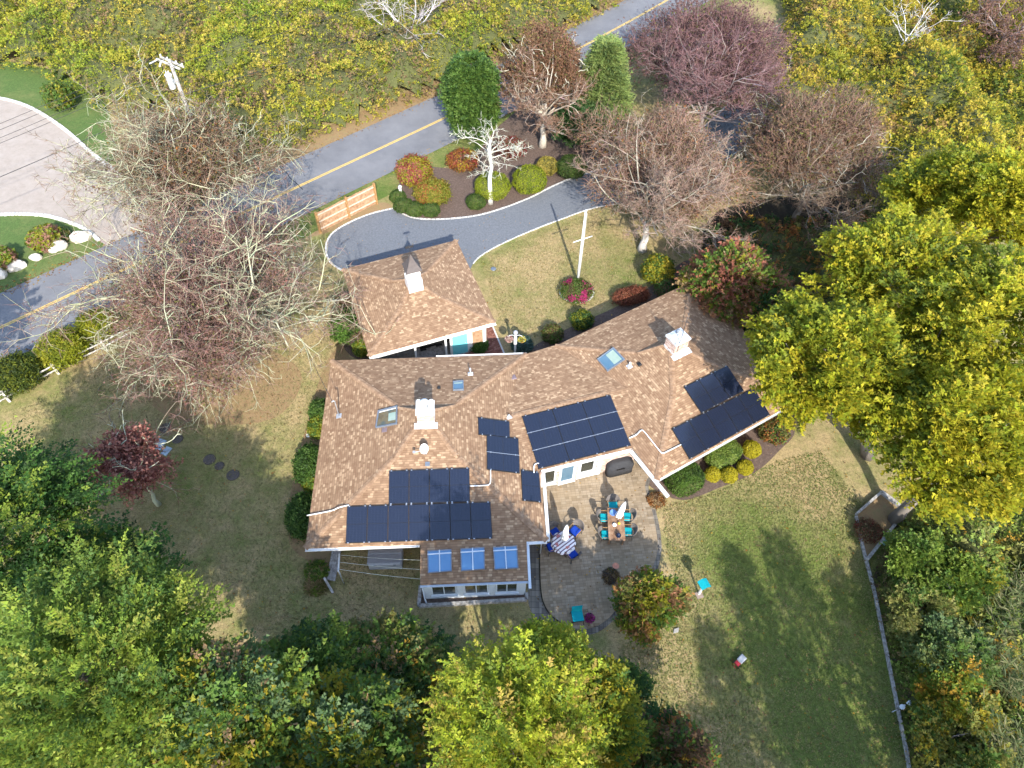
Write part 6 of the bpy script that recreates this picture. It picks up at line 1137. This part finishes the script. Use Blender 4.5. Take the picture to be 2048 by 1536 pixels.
loose('red-brown weed patch in the raised bed', (1737, 1062), 0.65, 0.35, pal((RED, 2), (BRN, 3), (TAN, 2)), 68, n=1500, leaf=(0.12, 0.04)); loose('small lawn sapling with sparse olive leaves by the neighbour drive', (118, 196), 0.95, 2.0, pal((OLIVE, 3), (G_MID, 4), (Y_GRN, 1)), 69, n=2200, leaf=(0.2, 0.13), fuzz=0.2)

# ---- broadleaf trees close to the camera
HICK = pal(((0.19, 0.25, 0.03), 5), ((0.125, 0.19, 0.026), 4), ((0.07, 0.125, 0.022), 4), ((0.23, 0.26, 0.04), 2))
DARKT = pal(((0.035, 0.09, 0.018), 5), ((0.06, 0.125, 0.022), 4), ((0.17, 0.23, 0.028), 2), ((0.025, 0.055, 0.014), 2))
LOCUST = pal(((0.29, 0.29, 0.016), 6), ((0.37, 0.33, 0.022), 5), ((0.2, 0.23, 0.018), 4), ((0.12, 0.155, 0.018), 2))
BRIGHT = pal(((0.25, 0.29, 0.02), 5), ((0.33, 0.32, 0.03), 3), ((0.33, 0.25, 0.05), 1), ((0.14, 0.19, 0.02), 4))
MIXV = pal((G_BLUE, 3), (G_MID, 4), (G_LIGHT, 3), (Y_GRN, 3), (YEL, 2), (TAN, 1)); UNDER = pal((G_LIGHT, 3), (G_DARK, 2), (G_MID, 5), (OLIVE, 3), (GOLD, 1), (TAN, 1), (G_BLUE, 2)); FALL = pal((OLIVE, 4), (ORG, 1), (GOLD, 1), (G_MID, 3), (G_DARK, 3), (BRN, 2))
leafy_tree('broadleaf_tree', 'light green feathery tree filling the bottom left corner', P(185, 1365, 7.8), 3.8, 2.6, HICK, 101, 6200, 70, (0.155, 0.06), (0.6, 10), 0.28, clr=0.21, spike=0.12, frond=(680, 1.7, 11))
leafy_tree('broadleaf_tree', 'dark green tree with lit tips at the left edge below the lawn', P(15, 1080, 7.0), 3.3, 2.9, DARKT, 102, 5000, 60, (0.165, 0.068), (0.62, 9), 0.26, clr=0.22, spike=0.12, frond=(520, 1.6, 11))
leafy_tree('broadleaf_tree', 'dark green tree between the left edge tree and the feathery tree', P(225, 1195, 4.5), 2.3, 2.2, DARKT, 103, 3300, 45, (0.18, 0.08), (0.55, 8), 0.2, clr=0.23, spike=0.12, frond=(300, 1.3, 9))
leafy_tree('vine_covered_tree', 'blue-green tree hung with yellow vines right of the feathery tree', P(455, 1470, 7.0), 2.9, 2.8, MIXV, 104, 5200, 60, (0.17, 0.09), (0.6, 7), 0.2, clr=0.22, spike=0.14)
leafy_tree('understory_tree', 'dark shaded tree with orange flecks below the clothes line lawn', P(610, 1390, 4.2), 2.6, 2.2, pal((G_DARK, 4), (G_MID, 5), (G_LIGHT, 2), (G_BLUE, 2), (OLIVE, 1)), 105, 4200, 55, (0.16, 0.09), (0.5, 7), 0.16)
leafy_tree('understory_tree', 'olive and gold speckled tree left of the bright yellow one', P(785, 1370, 3.6), 2.6, 2.0, UNDER, 106, 4600, 55, (0.16, 0.09), (0.5, 7), 0.15)
leafy_tree('understory_tree', 'mixed green tree at the bottom edge between blue-green and yellow trees', P(690, 1520, 6.0), 2.7, 2.4, MIXV, 107, 4600, 55, (0.17, 0.09), (0.5, 7), 0.18)
leafy_tree('locust_tree', 'bright yellow-green tree at the bottom centre', P(1030, 1475, 8.6), 2.1, 2.6, BRIGHT, 108, 5600, 60, (0.14, 0.052), (0.5, 10), 0.22, clr=0.22, spike=0.14, frond=(540, 1.3, 10))
leafy_tree('locust_tree', 'narrow yellow-green tree tip reaching the patio edge', P(1090, 1350, 7.0), 1.5, 2.6, BRIGHT, 109, 2600, 36, (0.15, 0.06), (0.55, 8), 0.14)
leafy_tree('locust_tree', 'half yellow half green small tree right of the bottom centre one', P(1165, 1440, 6.5), 1.9, 2.4, pal(((0.19, 0.2, 0.016), 4), (G_MID, 3), (YEL, 2), (G_DARK, 1)), 110, 3300, 42, (0.15, 0.065), (0.55, 8), 0.14)
leafy_tree('understory_tree', 'olive orange-flecked low tree at the bottom right of the shrubs', P(1310, 1530, 3.6), 2.0, 1.8, FALL, 111, 2800, 40, (0.15, 0.09), (0.5, 6), 0.12)
leafy_tree('understory_tree', 'small dark green sapling at the lawn edge below the patio', P(1240, 1390, 2.0), 1.1, 1.2, pal((G_MID, 4), (G_DARK, 4), (G_LIGHT, 1), (ORG, 1)), 112, 900, 20, (0.15, 0.08), (0.5, 6), 0.08, limbs=5)
leafy_tree('japanese_maple', 'round orange and green small tree overhanging the patio', P(1300, 1216, 1.8), 1.5, 1.25, pal((Y_GRN, 4), ((0.3, 0.16, 0.05), 3), ((0.26, 0.13, 0.06), 2), (G_LIGHT, 3), (G_MID, 2), (OLIVE, 2)), 113, 2800, 46, (0.14, 0.085), (0.4, 7), 0.1, low=-0.1)
# big locusts on the right
gL = 'yellow-green trees massed along the right edge'
leafy_tree('locust_tree', 'yellow-green tree reaching over the right wing eave', P(1665, 735, 7.5), 4.0, 2.6, LOCUST, 121, 7761, 170, (0.19, 0.095), (0.42, 6), 0.3, clr=0.15, base=P(1735, 912, 0), spike=0.17, group=gL)
leafy_tree('locust_tree', 'yellow-green tree whose lower boughs hang over the raised bed', P(1935, 880, 8.0), 4.3, 3.0, LOCUST, 122, 10350, 170, (0.19, 0.095), (0.42, 6), 0.3, clr=0.15, spike=0.17, group=gL)
leafy_tree('locust_tree', 'yellow-green tree at the middle of the right edge', P(2010, 690, 9.0), 4.7, 3.2, LOCUST, 123, 9055, 170, (0.19, 0.095), (0.42, 6), 0.3, clr=0.15, spike=0.15, group=gL)
leafy_tree('locust_tree', 'yellow-green tree with dark gaps above the right wing tree', P(1810, 565, 8.0), 4.4, 2.8, LOCUST, 124, 8408, 170, (0.19, 0.095), (0.42, 6), 0.28, clr=0.15, spike=0.17, group=gL)
leafy_tree('locust_tree', 'golden yellow-green tree high on the right edge below the thicket', P(2010, 420, 8.0), 4.4, 2.8, LOCUST, 125, 8500, 160, (0.19, 0.095), (0.42, 6), 0.28, clr=0.15, spike=0.17, group=gL)
leafy_tree('locust_tree', 'yellow-green tree filling the upper right between thicket and edge tree', P(1890, 400, 6.5), 3.6, 2.4, LOCUST, 128, 5500, 120, (0.19, 0.095), (0.42, 6), 0.24, clr=0.16, spike=0.15, group=gL)
leafy_tree('autumn_dogwood', 'red orange and green dogwood behind the right wing corner', P(1470, 575, 3.0), 3.0, 2.1, pal((G_LIGHT, 3), (Y_GRN, 3), ((0.33, 0.15, 0.07), 3), ((0.3, 0.11, 0.07), 3), (G_MID, 2), (TAN, 2), (BRN, 1)), 126, 5600, 80, (0.17, 0.1), (0.45, 6), 0.14)
leafy_tree('understory_tree', 'dark green shaded tree beside the right wing wall', P(1560, 650, 2.4), 2.3, 1.8, pal((G_DARK, 5), (G_MID, 3), (BRN, 2), (ORG, 1)), 127, 3400, 50, (0.17, 0.1), (0.45, 6), 0.12)
# evergreens by the road
def cone_tree(name, label, base, h, r, palt, seed, nsp, leaf, spray, top=0.12, mid=0.45, mat=None, trunk_r=0.15, bark=(0.1, 0.07, 0.05), group=None, droop=0.1, lift=0.15, jit=0.2, rows=0):
    rng = np.random.default_rng(seed); base = np.asarray(base, float); root = thing(name, label, 'tree', base, 0, group)
    t = rng.random(nsp) ** 0.8; rad = r * np.where(t < mid, 0.75 + 0.25 * t / mid, top + (1 - top) * np.power(np.clip((1 - t) / (1 - mid), 0, 1), 0.75)); q = rng.uniform(0, 2 * math.pi, nsp)
    if rows: rad = rad * (0.82 + 0.25 * (((t * rows + q * 0.3) % 1.0)))
    rad = rad * rng.uniform(0.55, 1.0, nsp) * (1 + 0.14 * np.sin(q * 5 + t * 9)); pos = np.stack([rad * np.cos(q), rad * np.sin(q), 0.4 + t * (h - 0.5)], 1); d = np.stack([np.cos(q), np.sin(q), np.full(nsp, lift)], 1) + rng.normal(0, 0.25, (nsp, 3))
    pp, ax, nm, L, W, si = sprays(rng, pos, d, spray[1], spray[0] * rng.uniform(0.7, 1.3, nsp), leaf[0], leaf[1], droop, 0.4); col = palette(rng, palt, nsp)[si] * rng.uniform(1 - jit, 1 + jit, (len(pp), 1))
    quad_leaves('crown', pp, ax, nm, L, W, col, mat or M_NEEDLE, root); trunk_obj(rng, root, base, base + [0, 0, h * 0.93], trunk_r, bark); return root
cone_tree('evergreen_holly', 'tall oval dark green evergreen standing at the road edge', P(946, 262, 0.3), 6.4, 2.05, pal(((0.075, 0.14, 0.025), 5), ((0.11, 0.18, 0.035), 3), ((0.04, 0.085, 0.018), 3)), 131, 7500, (0.19, 0.12), (0.4, 5), top=0.45, mid=0.6, mat=M_LEAF)
cone_tree('pine_tree', 'soft light green pine beside the purple bare tree', P(1196, 262, 0), 7.8, 2.2, pal(((0.15, 0.21, 0.055), 5), ((0.2, 0.24, 0.07), 3), ((0.1, 0.15, 0.05), 3)), 132, 4200, (0.28, 0.05), (0.55, 8), top=0.15, mid=0.3, lift=0.45)
leafy_tree('rhododendron', 'large dark green rhododendron under the light green pine', P(1155, 255, 2.0), 1.9, 1.9, pal(((0.03, 0.075, 0.02), 5), ((0.055, 0.11, 0.035), 4), ((0.09, 0.14, 0.05), 1)), 133, 2600, 42, (0.3, 0.1), (0.35, 6), 0.1, cat='shrub', droop=0.4)
# conifers south of the frame whose shadows cross the lawn
gS = 'tall trees standing south of the lawn'
for k, (x, y, h, r) in enumerate(((15.4, -0.6, 13.0, 1.5), (18.0, -0.6, 13.6, 1.8), (13.4, -4.2, 12.6, 1.3), (20.2, 0.4, 11.5, 1.4), (12.0, -6.4, 11.5, 1.2), (13.6, -9.0, 12.8, 1.5), (16.6, -6.5, 13.5, 1.6), (18.6, -8.5, 13.5, 1.7))):
    cone_tree('spruce_tree', 'tall spruce out of view past the bottom edge ' + ('nearest the patio side', 'second from the patio side', 'behind the nearest spruce', 'closest to the timber edging', 'at the outer right end', 'rearmost on the patio side', 'rearmost in the middle', 'rearmost on the right side')[k], (x, y, 0), h, r, pal(((0.03, 0.06, 0.02), 4), ((0.045, 0.08, 0.025), 3)), 140 + k, 700, (0.3, 0.1), (0.7, 6), top=0.05, mid=0.08, lift=0.0, droop=0.25, group=gS)
for k, (x, y, z, R) in enumerate(((5.0, 1.0, 8.5, 3.4), (-6.0, -0.5, 8.5, 3.8), (-2.5, 1.2, 6.5, 2.6))):
    leafy_tree('broadleaf_tree', 'broadleaf tree out of view past the bottom edge ' + ('below the patio', 'below the left wing', 'below the sun room')[k], (x, y, z), R, 3.0, HICK, 160 + k, 900, 40, (0.36, 0.2), (0.7, 7), 0.25, group=gS)
leafy_tree('broadleaf_tree', 'broadleaf tree beyond the left edge shading the road', (-33.5, 20.5, 8.0), 3.6, 2.8, HICK, 170, 900, 40, (0.36, 0.2), (0.7, 7), 0.25)

# ---- bare and lichen-hung trees
LICH = (0.34, 0.34, 0.22); LICH2 = (0.29, 0.29, 0.2); GREYB = (0.24, 0.22, 0.19)
RB = pal(((0.24, 0.14, 0.11), 4), ((0.2, 0.08, 0.06), 2), (BRN, 3), (OLIVE, 2)); RBO = pal((BRN, 4), (PINKBR, 3), (OLIVE, 2), (ORG, 1))
gLi = 'lichen-covered trees between road and left lawn'
twig_tree('lichen_tree', 'broad tree of pale lichen-crusted branches over the road and left lawn', P(460, 715, 0), 8.2, 6.2, 201, (0.36, 0.35, 0.24), LICH, (14, 9, 8, 7), 0.3, leaves=(RB, 20000), twig_r=0.014, rmin=0.02, up=0.2, trunk_frac=0.34, group=gLi, wob=0.34, levcols=[LICH, (0.31, 0.3, 0.2), (0.2, 0.125, 0.1)], leafsz=(0.13, 0.08), lmul=1.08, limbf=0.3, lich=(380, 2.2, 0.03, (0.33, 0.325, 0.215)), env=(P(415, 605, 4.3), 6.6, 3.0, 8000, (0.215, 0.135, 0.11)))
twig_tree('lichen_tree', 'pale lichen tree with brown leaves in front of the utility pole', P(390, 470, 0), 8.0, 6.2, 202, (0.36, 0.35, 0.26), (0.33, 0.34, 0.22), (13, 9, 8, 6), 0.28, leaves=(RBO, 18000), twig_r=0.014, rmin=0.02, up=0.35, trunk_frac=0.36, group=gLi, wob=0.34, levcols=[LICH2, (0.33, 0.33, 0.22), (0.19, 0.13, 0.09)], leafsz=(0.15, 0.09), lmul=1.05, limbf=0.3, lich=(230, 1.8, 0.03, (0.38, 0.38, 0.26)), env=(P(345, 335, 4.6), 6.4, 2.8, 6000, (0.24, 0.185, 0.12)))
twig_tree('bare_tree', 'round leaf-bare pinkish tree over the drive beside the flagpole', P(1284, 500, 0), 8.4, 5.0, 203, (0.26, 0.24, 0.19), (0.24, 0.165, 0.125), (13, 8, 9, 8), 0.3, leaves=(RBO, 22000), twig_r=0.013, rmin=0.014, up=0.5, trunk_frac=0.42, leafsz=(0.13, 0.075), trunkcol=(0.4, 0.37, 0.33), lmul=0.84, limbf=0.3, lich=(110, 1.5, 0.02, (0.36, 0.32, 0.25)), env=(P(1330, 330, 4.5), 5.7, 3.2, 11500, (0.26, 0.17, 0.125)))
twig_tree('bare_tree', 'purple-brown leafless tree at the top beside the road', P(1395, 275, 0), 8.0, 6.2, 204, (0.2, 0.17, 0.16), (0.17, 0.095, 0.095), (13, 8, 9, 8), 0.3, leaves=(pal(((0.12, 0.06, 0.055), 4), ((0.16, 0.09, 0.075), 3), (OLIVE, 1)), 22000), twig_r=0.016, rmin=0.017, up=0.5, trunk_frac=0.4, leafsz=(0.18, 0.1), lmul=0.82, limbf=0.3, lich=(60, 1.5, 0.022, (0.3, 0.26, 0.24)), env=(P(1410, 105, 4.6), 7.4, 3.0, 12000, (0.155, 0.09, 0.085)))
twig_tree('bare_tree', 'dusky brown leafless tree below the yellow thicket', P(1590, 440, 0), 7.5, 5.2, 205, (0.2, 0.18, 0.15), (0.17, 0.12, 0.085), (12, 8, 8, 8), 0.28, leaves=(pal((BRN, 4), (PINKBR, 2), (OLIVE, 3), ((0.2, 0.11, 0.06), 2)), 20000), twig_r=0.015, rmin=0.015, up=0.45, trunk_frac=0.4, leafsz=(0.17, 0.1), lmul=0.84, limbf=0.3, lich=(110, 1.6, 0.022, (0.33, 0.31, 0.25)), env=(P(1622, 300, 4.3), 5.7, 2.8, 11500, (0.21, 0.14, 0.1)))
twig_tree('lichen_tree', 'brown-leaved tree with pale lichen stubs right of the tall evergreen', P(1085, 292, 0), 8.6, 3.7, 206, (0.36, 0.32, 0.26), (0.2, 0.12, 0.08), (12, 8, 8, 7), 0.3, leaves=(pal((BRN, 5), ((0.19, 0.095, 0.05), 4), (OLIVE, 2)), 22000), twig_r=0.016, rmin=0.016, up=0.5, trunk_frac=0.45, leafsz=(0.17, 0.1), trunkcol=(0.4, 0.36, 0.3), lmul=0.75, limbf=0.3, lich=(70, 1.0, 0.035, (0.5, 0.48, 0.37)), env=(P(1085, 155, 4.4), 4.1, 3.6, 9000, (0.21, 0.12, 0.075)))
twig_tree('dead_tree', 'dead white lichen tree standing in the drive bed', P(981, 406, 0), 5.9, 2.7, 207, (0.47, 0.45, 0.39), (0.42, 0.42, 0.34), (15, 6, 6), 0.2, twig_r=0.016, rmin=0.016, up=-0.3, trunk_frac=0.95, wob=0.32, limbf=0.2, trunkcol=(0.62, 0.6, 0.54))
twig_tree('dead_tree', 'grey dead tree in the top middle of the thicket', P(822, 105, 0), 5.0, 4.0, 208, (0.45, 0.43, 0.42), (0.36, 0.33, 0.32), (9, 6, 5), 0.16, twig_r=0.022, rmin=0.02, trunk_frac=0.4)
twig_tree('dead_tree', 'small white dead tree rising from the yellow thicket', P(1775, 125, 0), 4.6, 2.6, 209, (0.5, 0.48, 0.46), (0.42, 0.4, 0.38), (7, 5, 5), 0.13, lean=(1.2, 0.3), twig_r=0.02, rmin=0.018, trunk_frac=0.6)
rt = twig_tree('red_leaf_tree', 'red-brown small tree with bare lichen tips on the left lawn', P(318, 1010, 0), 5.6, 2.0, 210, (0.33, 0.33, 0.22), (0.16, 0.07, 0.05), (9, 5, 4), 0.12, leaves=(pal(((0.33, 0.13, 0.1), 5), ((0.4, 0.2, 0.15), 3), ((0.15, 0.05, 0.045), 2)), 9000), twig_r=0.012, rmin=0.012, trunk_frac=0.5, leafsz=(0.15, 0.085), lean=(-0.5, 0.6), lich=(26, 1.3, 0.03, (0.42, 0.42, 0.3)), env=(P(262, 932, 3.2), 2.2, 1.5, 2200, (0.17, 0.075, 0.055)))
twig_tree('bare_tree', 'tangled grey-purple bare tree in the top right corner', P(1990, 130, 0), 6.0, 4.2, 211, (0.2, 0.17, 0.16), (0.17, 0.11, 0.1), (9, 7, 7, 6), 0.2, leaves=(pal((BRN, 3), (PINKBR, 3)), 7000), twig_r=0.017, rmin=0.017, trunk_frac=0.4, leafsz=(0.18, 0.1))

# ---- thickets (stuff)
nA = Noise2(71); nB = Noise2(72)
hf = lambda a, b_, s: (lambda x, y: a + b_ * (nA(x, y, s) ** 1.3) + 0.45 * nB(x, y, s * 0.33))
hf2 = lambda a, b_, s: (lambda x, y: a + b_ * (nA(x, y, s) ** 1.5) + 1.5 * np.sqrt(np.clip(nB(x, y, 1.7) - 0.25, 0, 1)))
VINE = pal(((0.14, 0.19, 0.022), 3), ((0.22, 0.255, 0.024), 5), ((0.31, 0.29, 0.03), 5), ((0.36, 0.29, 0.05), 3), ((0.24, 0.16, 0.08), 1), ((0.15, 0.13, 0.06), 1))
thicket('vine_thicket', 'yellow-green vine-smothered thicket filling the top left beyond the road', PX([(-150, 60), (0, 128), (95, 150), (150, 185), (215, 220), (330, 240), (430, 275), (545, 300), (690, 250), (880, 172), (975, 128), (1120, 62), (1230, 5), (1290, -60), (600, -90), (-120, -90)], 0.5), hf2(0.6, 2.6, 5.0), VINE, 301, 92, (0.18, 0.11), (0.5, 5), 1.0, psc=4.5)
YTH = pal(((0.08, 0.115, 0.016), 3), ((0.21, 0.22, 0.02), 5), ((0.32, 0.28, 0.025), 6), ((0.4, 0.31, 0.04), 4), ((0.26, 0.17, 0.05), 1))
thicket('vine_thicket', 'golden yellow vine thicket filling the top right', PX([(1545, 230), (1560, 120), (1580, 30), (1540, -80), (2150, -90), (2150, 330), (2048, 390), (1900, 460), (1760, 520), (1690, 480), (1730, 350), (1640, 230)], 0.8), hf2(0.7, 3.0, 4.6), YTH, 302, 95, (0.2, 0.125), (0.5, 5), 1.0, psc=3.6)
thicket('undergrowth', 'dark tangled undergrowth between the bare tree and the right wing', PX([(1400, 470), (1480, 430), (1600, 440), (1720, 430), (1830, 520), (1780, 640), (1640, 720), (1560, 700), (1500, 620)], 0.5), hf(0.4, 1.5, 2.2), pal((G_DARK, 4), (BRN, 4), (OLIVE, 3), (ORG, 1), (GOLD, 1)), 303, 110, (0.2, 0.1), (0.45, 6), 0.6)
THK = pal((G_DARK, 2), ((0.17, 0.23, 0.04), 4), ((0.2, 0.27, 0.05), 4), ((0.21, 0.22, 0.06), 3), ((0.3, 0.27, 0.04), 2), (GOLD, 1))
thicket('bramble_thicket', 'green and olive bramble thicket along the right edge behind the timber edging', PX([(1815, 1030), (1900, 1000), (2150, 950), (2200, 1650), (1850, 1650), (1830, 1500), (1805, 1370), (1785, 1250), (1765, 1150), (1790, 1090)], 0.3), hf(0.3, 2.0, 2.0), THK, 304, 190, (0.15, 0.09), (0.45, 6), 0.5, psc=1.8)
thicket('dark_thicket', 'dark leafy undergrowth below the bottom trees', PX([(-200, 1150), (200, 1250), (420, 1330), (620, 1330), (800, 1320), (960, 1330), (1120, 1360), (1230, 1440), (1420, 1500), (1450, 1750), (-200, 1800)], 0.5), hf(0.3, 1.6, 2.2), UNDER, 305, 90, (0.17, 0.1), (0.45, 6), 0.6, psc=1.6)
thicket('dry_weeds', 'brown dry weeds between timber edging and bramble thicket', PX([(1735, 1125), (1790, 1090), (1800, 1150), (1805, 1260), (1825, 1380), (1850, 1550), (1835, 1650), (1822, 1550), (1800, 1420), (1770, 1265)], 0.1), hf(0.02, 0.35, 0.8), pal((BRN, 4), (TAN, 2), (OLIVE, 2), ((0.06, 0.045, 0.03), 3)), 306, 260, (0.14, 0.04), (0.3, 6), 0.4, psc=0.8)
gBr = 'leafy bushes in the bramble thicket'
for lab, px, zc, R, pl_, sd in (('bright green rounded bush just below the raised bed', (1850, 1130), 2.2, 1.7, pal((G_LIGHT, 5), ((0.2, 0.27, 0.05), 3), (G_MID, 2)), 411), ('pale olive bush beside the middle of the timber edging', (1835, 1225), 1.8, 1.4, pal(((0.24, 0.24, 0.07), 4), ((0.18, 0.2, 0.05), 3), (G_MID, 1)), 412), ('bright green bush right of the pale olive one', (1930, 1170), 2.2, 1.5, pal((G_LIGHT, 5), (G_MID, 3), (Y_GRN, 2)), 413), ('grey-green bush in the middle of the right thicket', (1900, 1310), 2.0, 1.7, pal((G_BLUE, 4), ((0.16, 0.2, 0.06), 4), (G_MID, 1)), 414), ('golden-tipped bush above the flood lamps', (1905, 1390), 1.8, 1.4, pal((Y_GRN, 3), (GOLD, 2), (G_LIGHT, 3)), 415), ('yellow-olive bush near the bottom right corner', (1920, 1470), 1.8, 1.7, pal(((0.22, 0.22, 0.05), 4), (YEL, 2), (G_MID, 2)), 416)):
    leafy_tree('thicket_bush', lab, P(px[0], px[1], zc * 0.7), R, zc * 0.6, pl_, sd, 1700, 40, (0.13, 0.075), (0.35, 6), 0.06, cat='bush', limbs=5, clr=0.2, spike=0.15, group=gBr)
# reeds at the right edge: single tufts one can tell apart
def reed(label, px, seed, n=60, h=2.2):
    rng = np.random.default_rng(seed); g = P(px[0], px[1], 1.2) * [1, 1, 0]; q = rng.uniform(0, 2 * math.pi, n); root = g + np.stack([0.35 * rng.normal(0, 1, n), 0.35 * rng.normal(0, 1, n), np.zeros(n)], 1); d = np.stack([np.cos(q) * 0.25, np.sin(q) * 0.25, np.ones(n)], 1)
    k = 9; base = np.repeat(root, k, 0) + np.repeat(d, k, 0) * rng.uniform(0.25, 1.0, (n * k, 1)) * h; a = rng.uniform(0, 2 * math.pi, n * k); ax = np.stack([np.cos(a), np.sin(a), rng.uniform(0.0, 0.7, n * k)], 1); nm = np.array([0, 0, 1.0]) + rng.normal(0, 0.4, (n * k, 3))
    o = quad_leaves('reed_tuft', base - g, ax, nm, rng.uniform(0.35, 0.7, n * k), 0.035, palette(rng, pal(((0.12, 0.15, 0.05), 4), ((0.2, 0.19, 0.09), 3), ((0.06, 0.09, 0.03), 2)), n * k), M_LEAF); o.location = V(g); o['label'] = label; o['category'] = 'reeds'; o['group'] = 'reed tufts at the right edge'
reed('pale reed tuft highest at the right edge below the yellow trees', (2012, 1185), 401); reed('pale reed tuft at the right edge, second from the top', (1995, 1245), 402); reed('pale reed tuft leaning left, third down the right edge', (1975, 1300), 403); reed('pale reed tuft fourth down the right edge', (2020, 1370), 404); reed('reed tuft near the bottom right corner beside brown stalks', (1975, 1470), 405); reed('reed tuft in the bottom right corner', (2030, 1510), 406)
# fallen leaves on lawn and drive
rng = np.random.default_rng(900); n = 4600; px = rng.uniform(250, 1800, n); py = rng.uniform(420, 1536, n); pos = np.array([P(a, b_, 0.065) for a, b_ in zip(px, py)]); q = rng.uniform(0, 6.28, n)
o = quad_leaves('fallen_leaves', pos, np.stack([np.cos(q), np.sin(q), np.zeros(n)], 1), np.array([0, 0, 1.0]) + rng.normal(0, 0.2, (n, 3)), rng.uniform(0.05, 0.11, n), rng.uniform(0.04, 0.08, n), palette(rng, pal((TAN, 4), (BRN, 3), (GOLD, 1), (ORG, 1)), n), M_LEAF); o['kind'] = 'stuff'; o['label'] = 'scattered fallen leaves on lawn and drive'; o['category'] = 'leaves'


# litter along the road edges and real grass tufts over the mown lawns
n = 2200; i = rng.choice(len(rc) - 1, n); t = rng.random((n, 1)); e = np.array(rc)[i] * (1 - t) + np.array(rc)[i + 1] * t; tv = nrm((np.array(rc)[i + 1] - np.array(rc)[i])); sd = np.stack([-tv[:, 1], tv[:, 0], np.zeros(n)], 1); pos = e + sd * (np.where(rng.random(n) < 0.7, 1.0, -1.0) * (3.3 + rng.normal(0, 0.35, n)))[:, None]; pos[:, 2] = 0.045; q = rng.uniform(0, 6.28, n)
o = quad_leaves('leaf_litter', pos, np.stack([np.cos(q), np.sin(q), np.zeros(n)], 1), np.array([0, 0, 1.0]) + rng.normal(0, 0.2, (n, 3)), rng.uniform(0.08, 0.16, n), rng.uniform(0.06, 0.1, n), palette(rng, pal((TAN, 4), (ORG, 3), (GOLD, 2), (BRN, 2)), n), M_LEAF); o['kind'] = 'stuff'; o['label'] = 'orange-brown leaf litter along the road edges'; o['category'] = 'leaves'
yards = [PX([(1325, 1010), (1420, 990), (1560, 920), (1640, 900), (1725, 1010), (1745, 1170), (1790, 1400), (1815, 1536), (1250, 1536), (1240, 1290), (1290, 1270), (1380, 1230), (1335, 1120)]), PX([(960, 520), (1060, 468), (1180, 425), (1300, 480), (1300, 560), (1180, 620), (1060, 680), (1000, 640)]), PX([(20, 830), (200, 730), (330, 760), (560, 620), (650, 560), (690, 690), (620, 860), (580, 1030), (600, 1120), (830, 1110), (830, 1220), (1060, 1230), (1060, 1290), (560, 1290), (300, 1130), (60, 920)])]
gp_, gc_ = [], []; nG = Noise2(77)
for poly, gcol, dcol, m in zip(yards, ((0.11, 0.16, 0.03), (0.17, 0.175, 0.05), (0.13, 0.14, 0.045)), ((0.27, 0.23, 0.1), (0.32, 0.255, 0.13), (0.28, 0.215, 0.11)), (62000, 26000, 62000)):
    A = np.array(poly)[:, :2]; lo, hi = A.min(0), A.max(0); x = rng.uniform(lo[0], hi[0], m); y = rng.uniform(lo[1], hi[1], m); k = inpoly(x, y, A); x, y = x[k], y[k]; w = np.clip(nG(x, y, 1.6) * 0.6 + nG(x, y, 0.5) * 0.5 + rng.normal(0, 0.18, len(x)) - 0.05, 0, 1)[:, None]
    gp_.append(np.stack([x, y, np.full(len(x), 0.005)], 1)); gc_.append(np.array(gcol) * (1 - w) + np.array(dcol) * w)
gp_ = np.concatenate(gp_); gc_ = np.concatenate(gc_); n = len(gp_); q = rng.uniform(0, 6.28, n); ax = np.stack([np.cos(q) * 0.8, np.sin(q) * 0.8, rng.uniform(0.3, 0.9, n)], 1)
o = quad_leaves('grass_tufts', gp_, ax, np.array([0, 0, 1.0]) + rng.normal(0, 0.3, (n, 3)), rng.uniform(0.05, 0.12, n), rng.uniform(0.02, 0.045, n), gc_ * rng.uniform(0.75, 1.25, (n, 1)), M_LEAF); o['kind'] = 'stuff'; o['label'] = 'short tufty grass of the mown lawns'; o['category'] = 'grass'
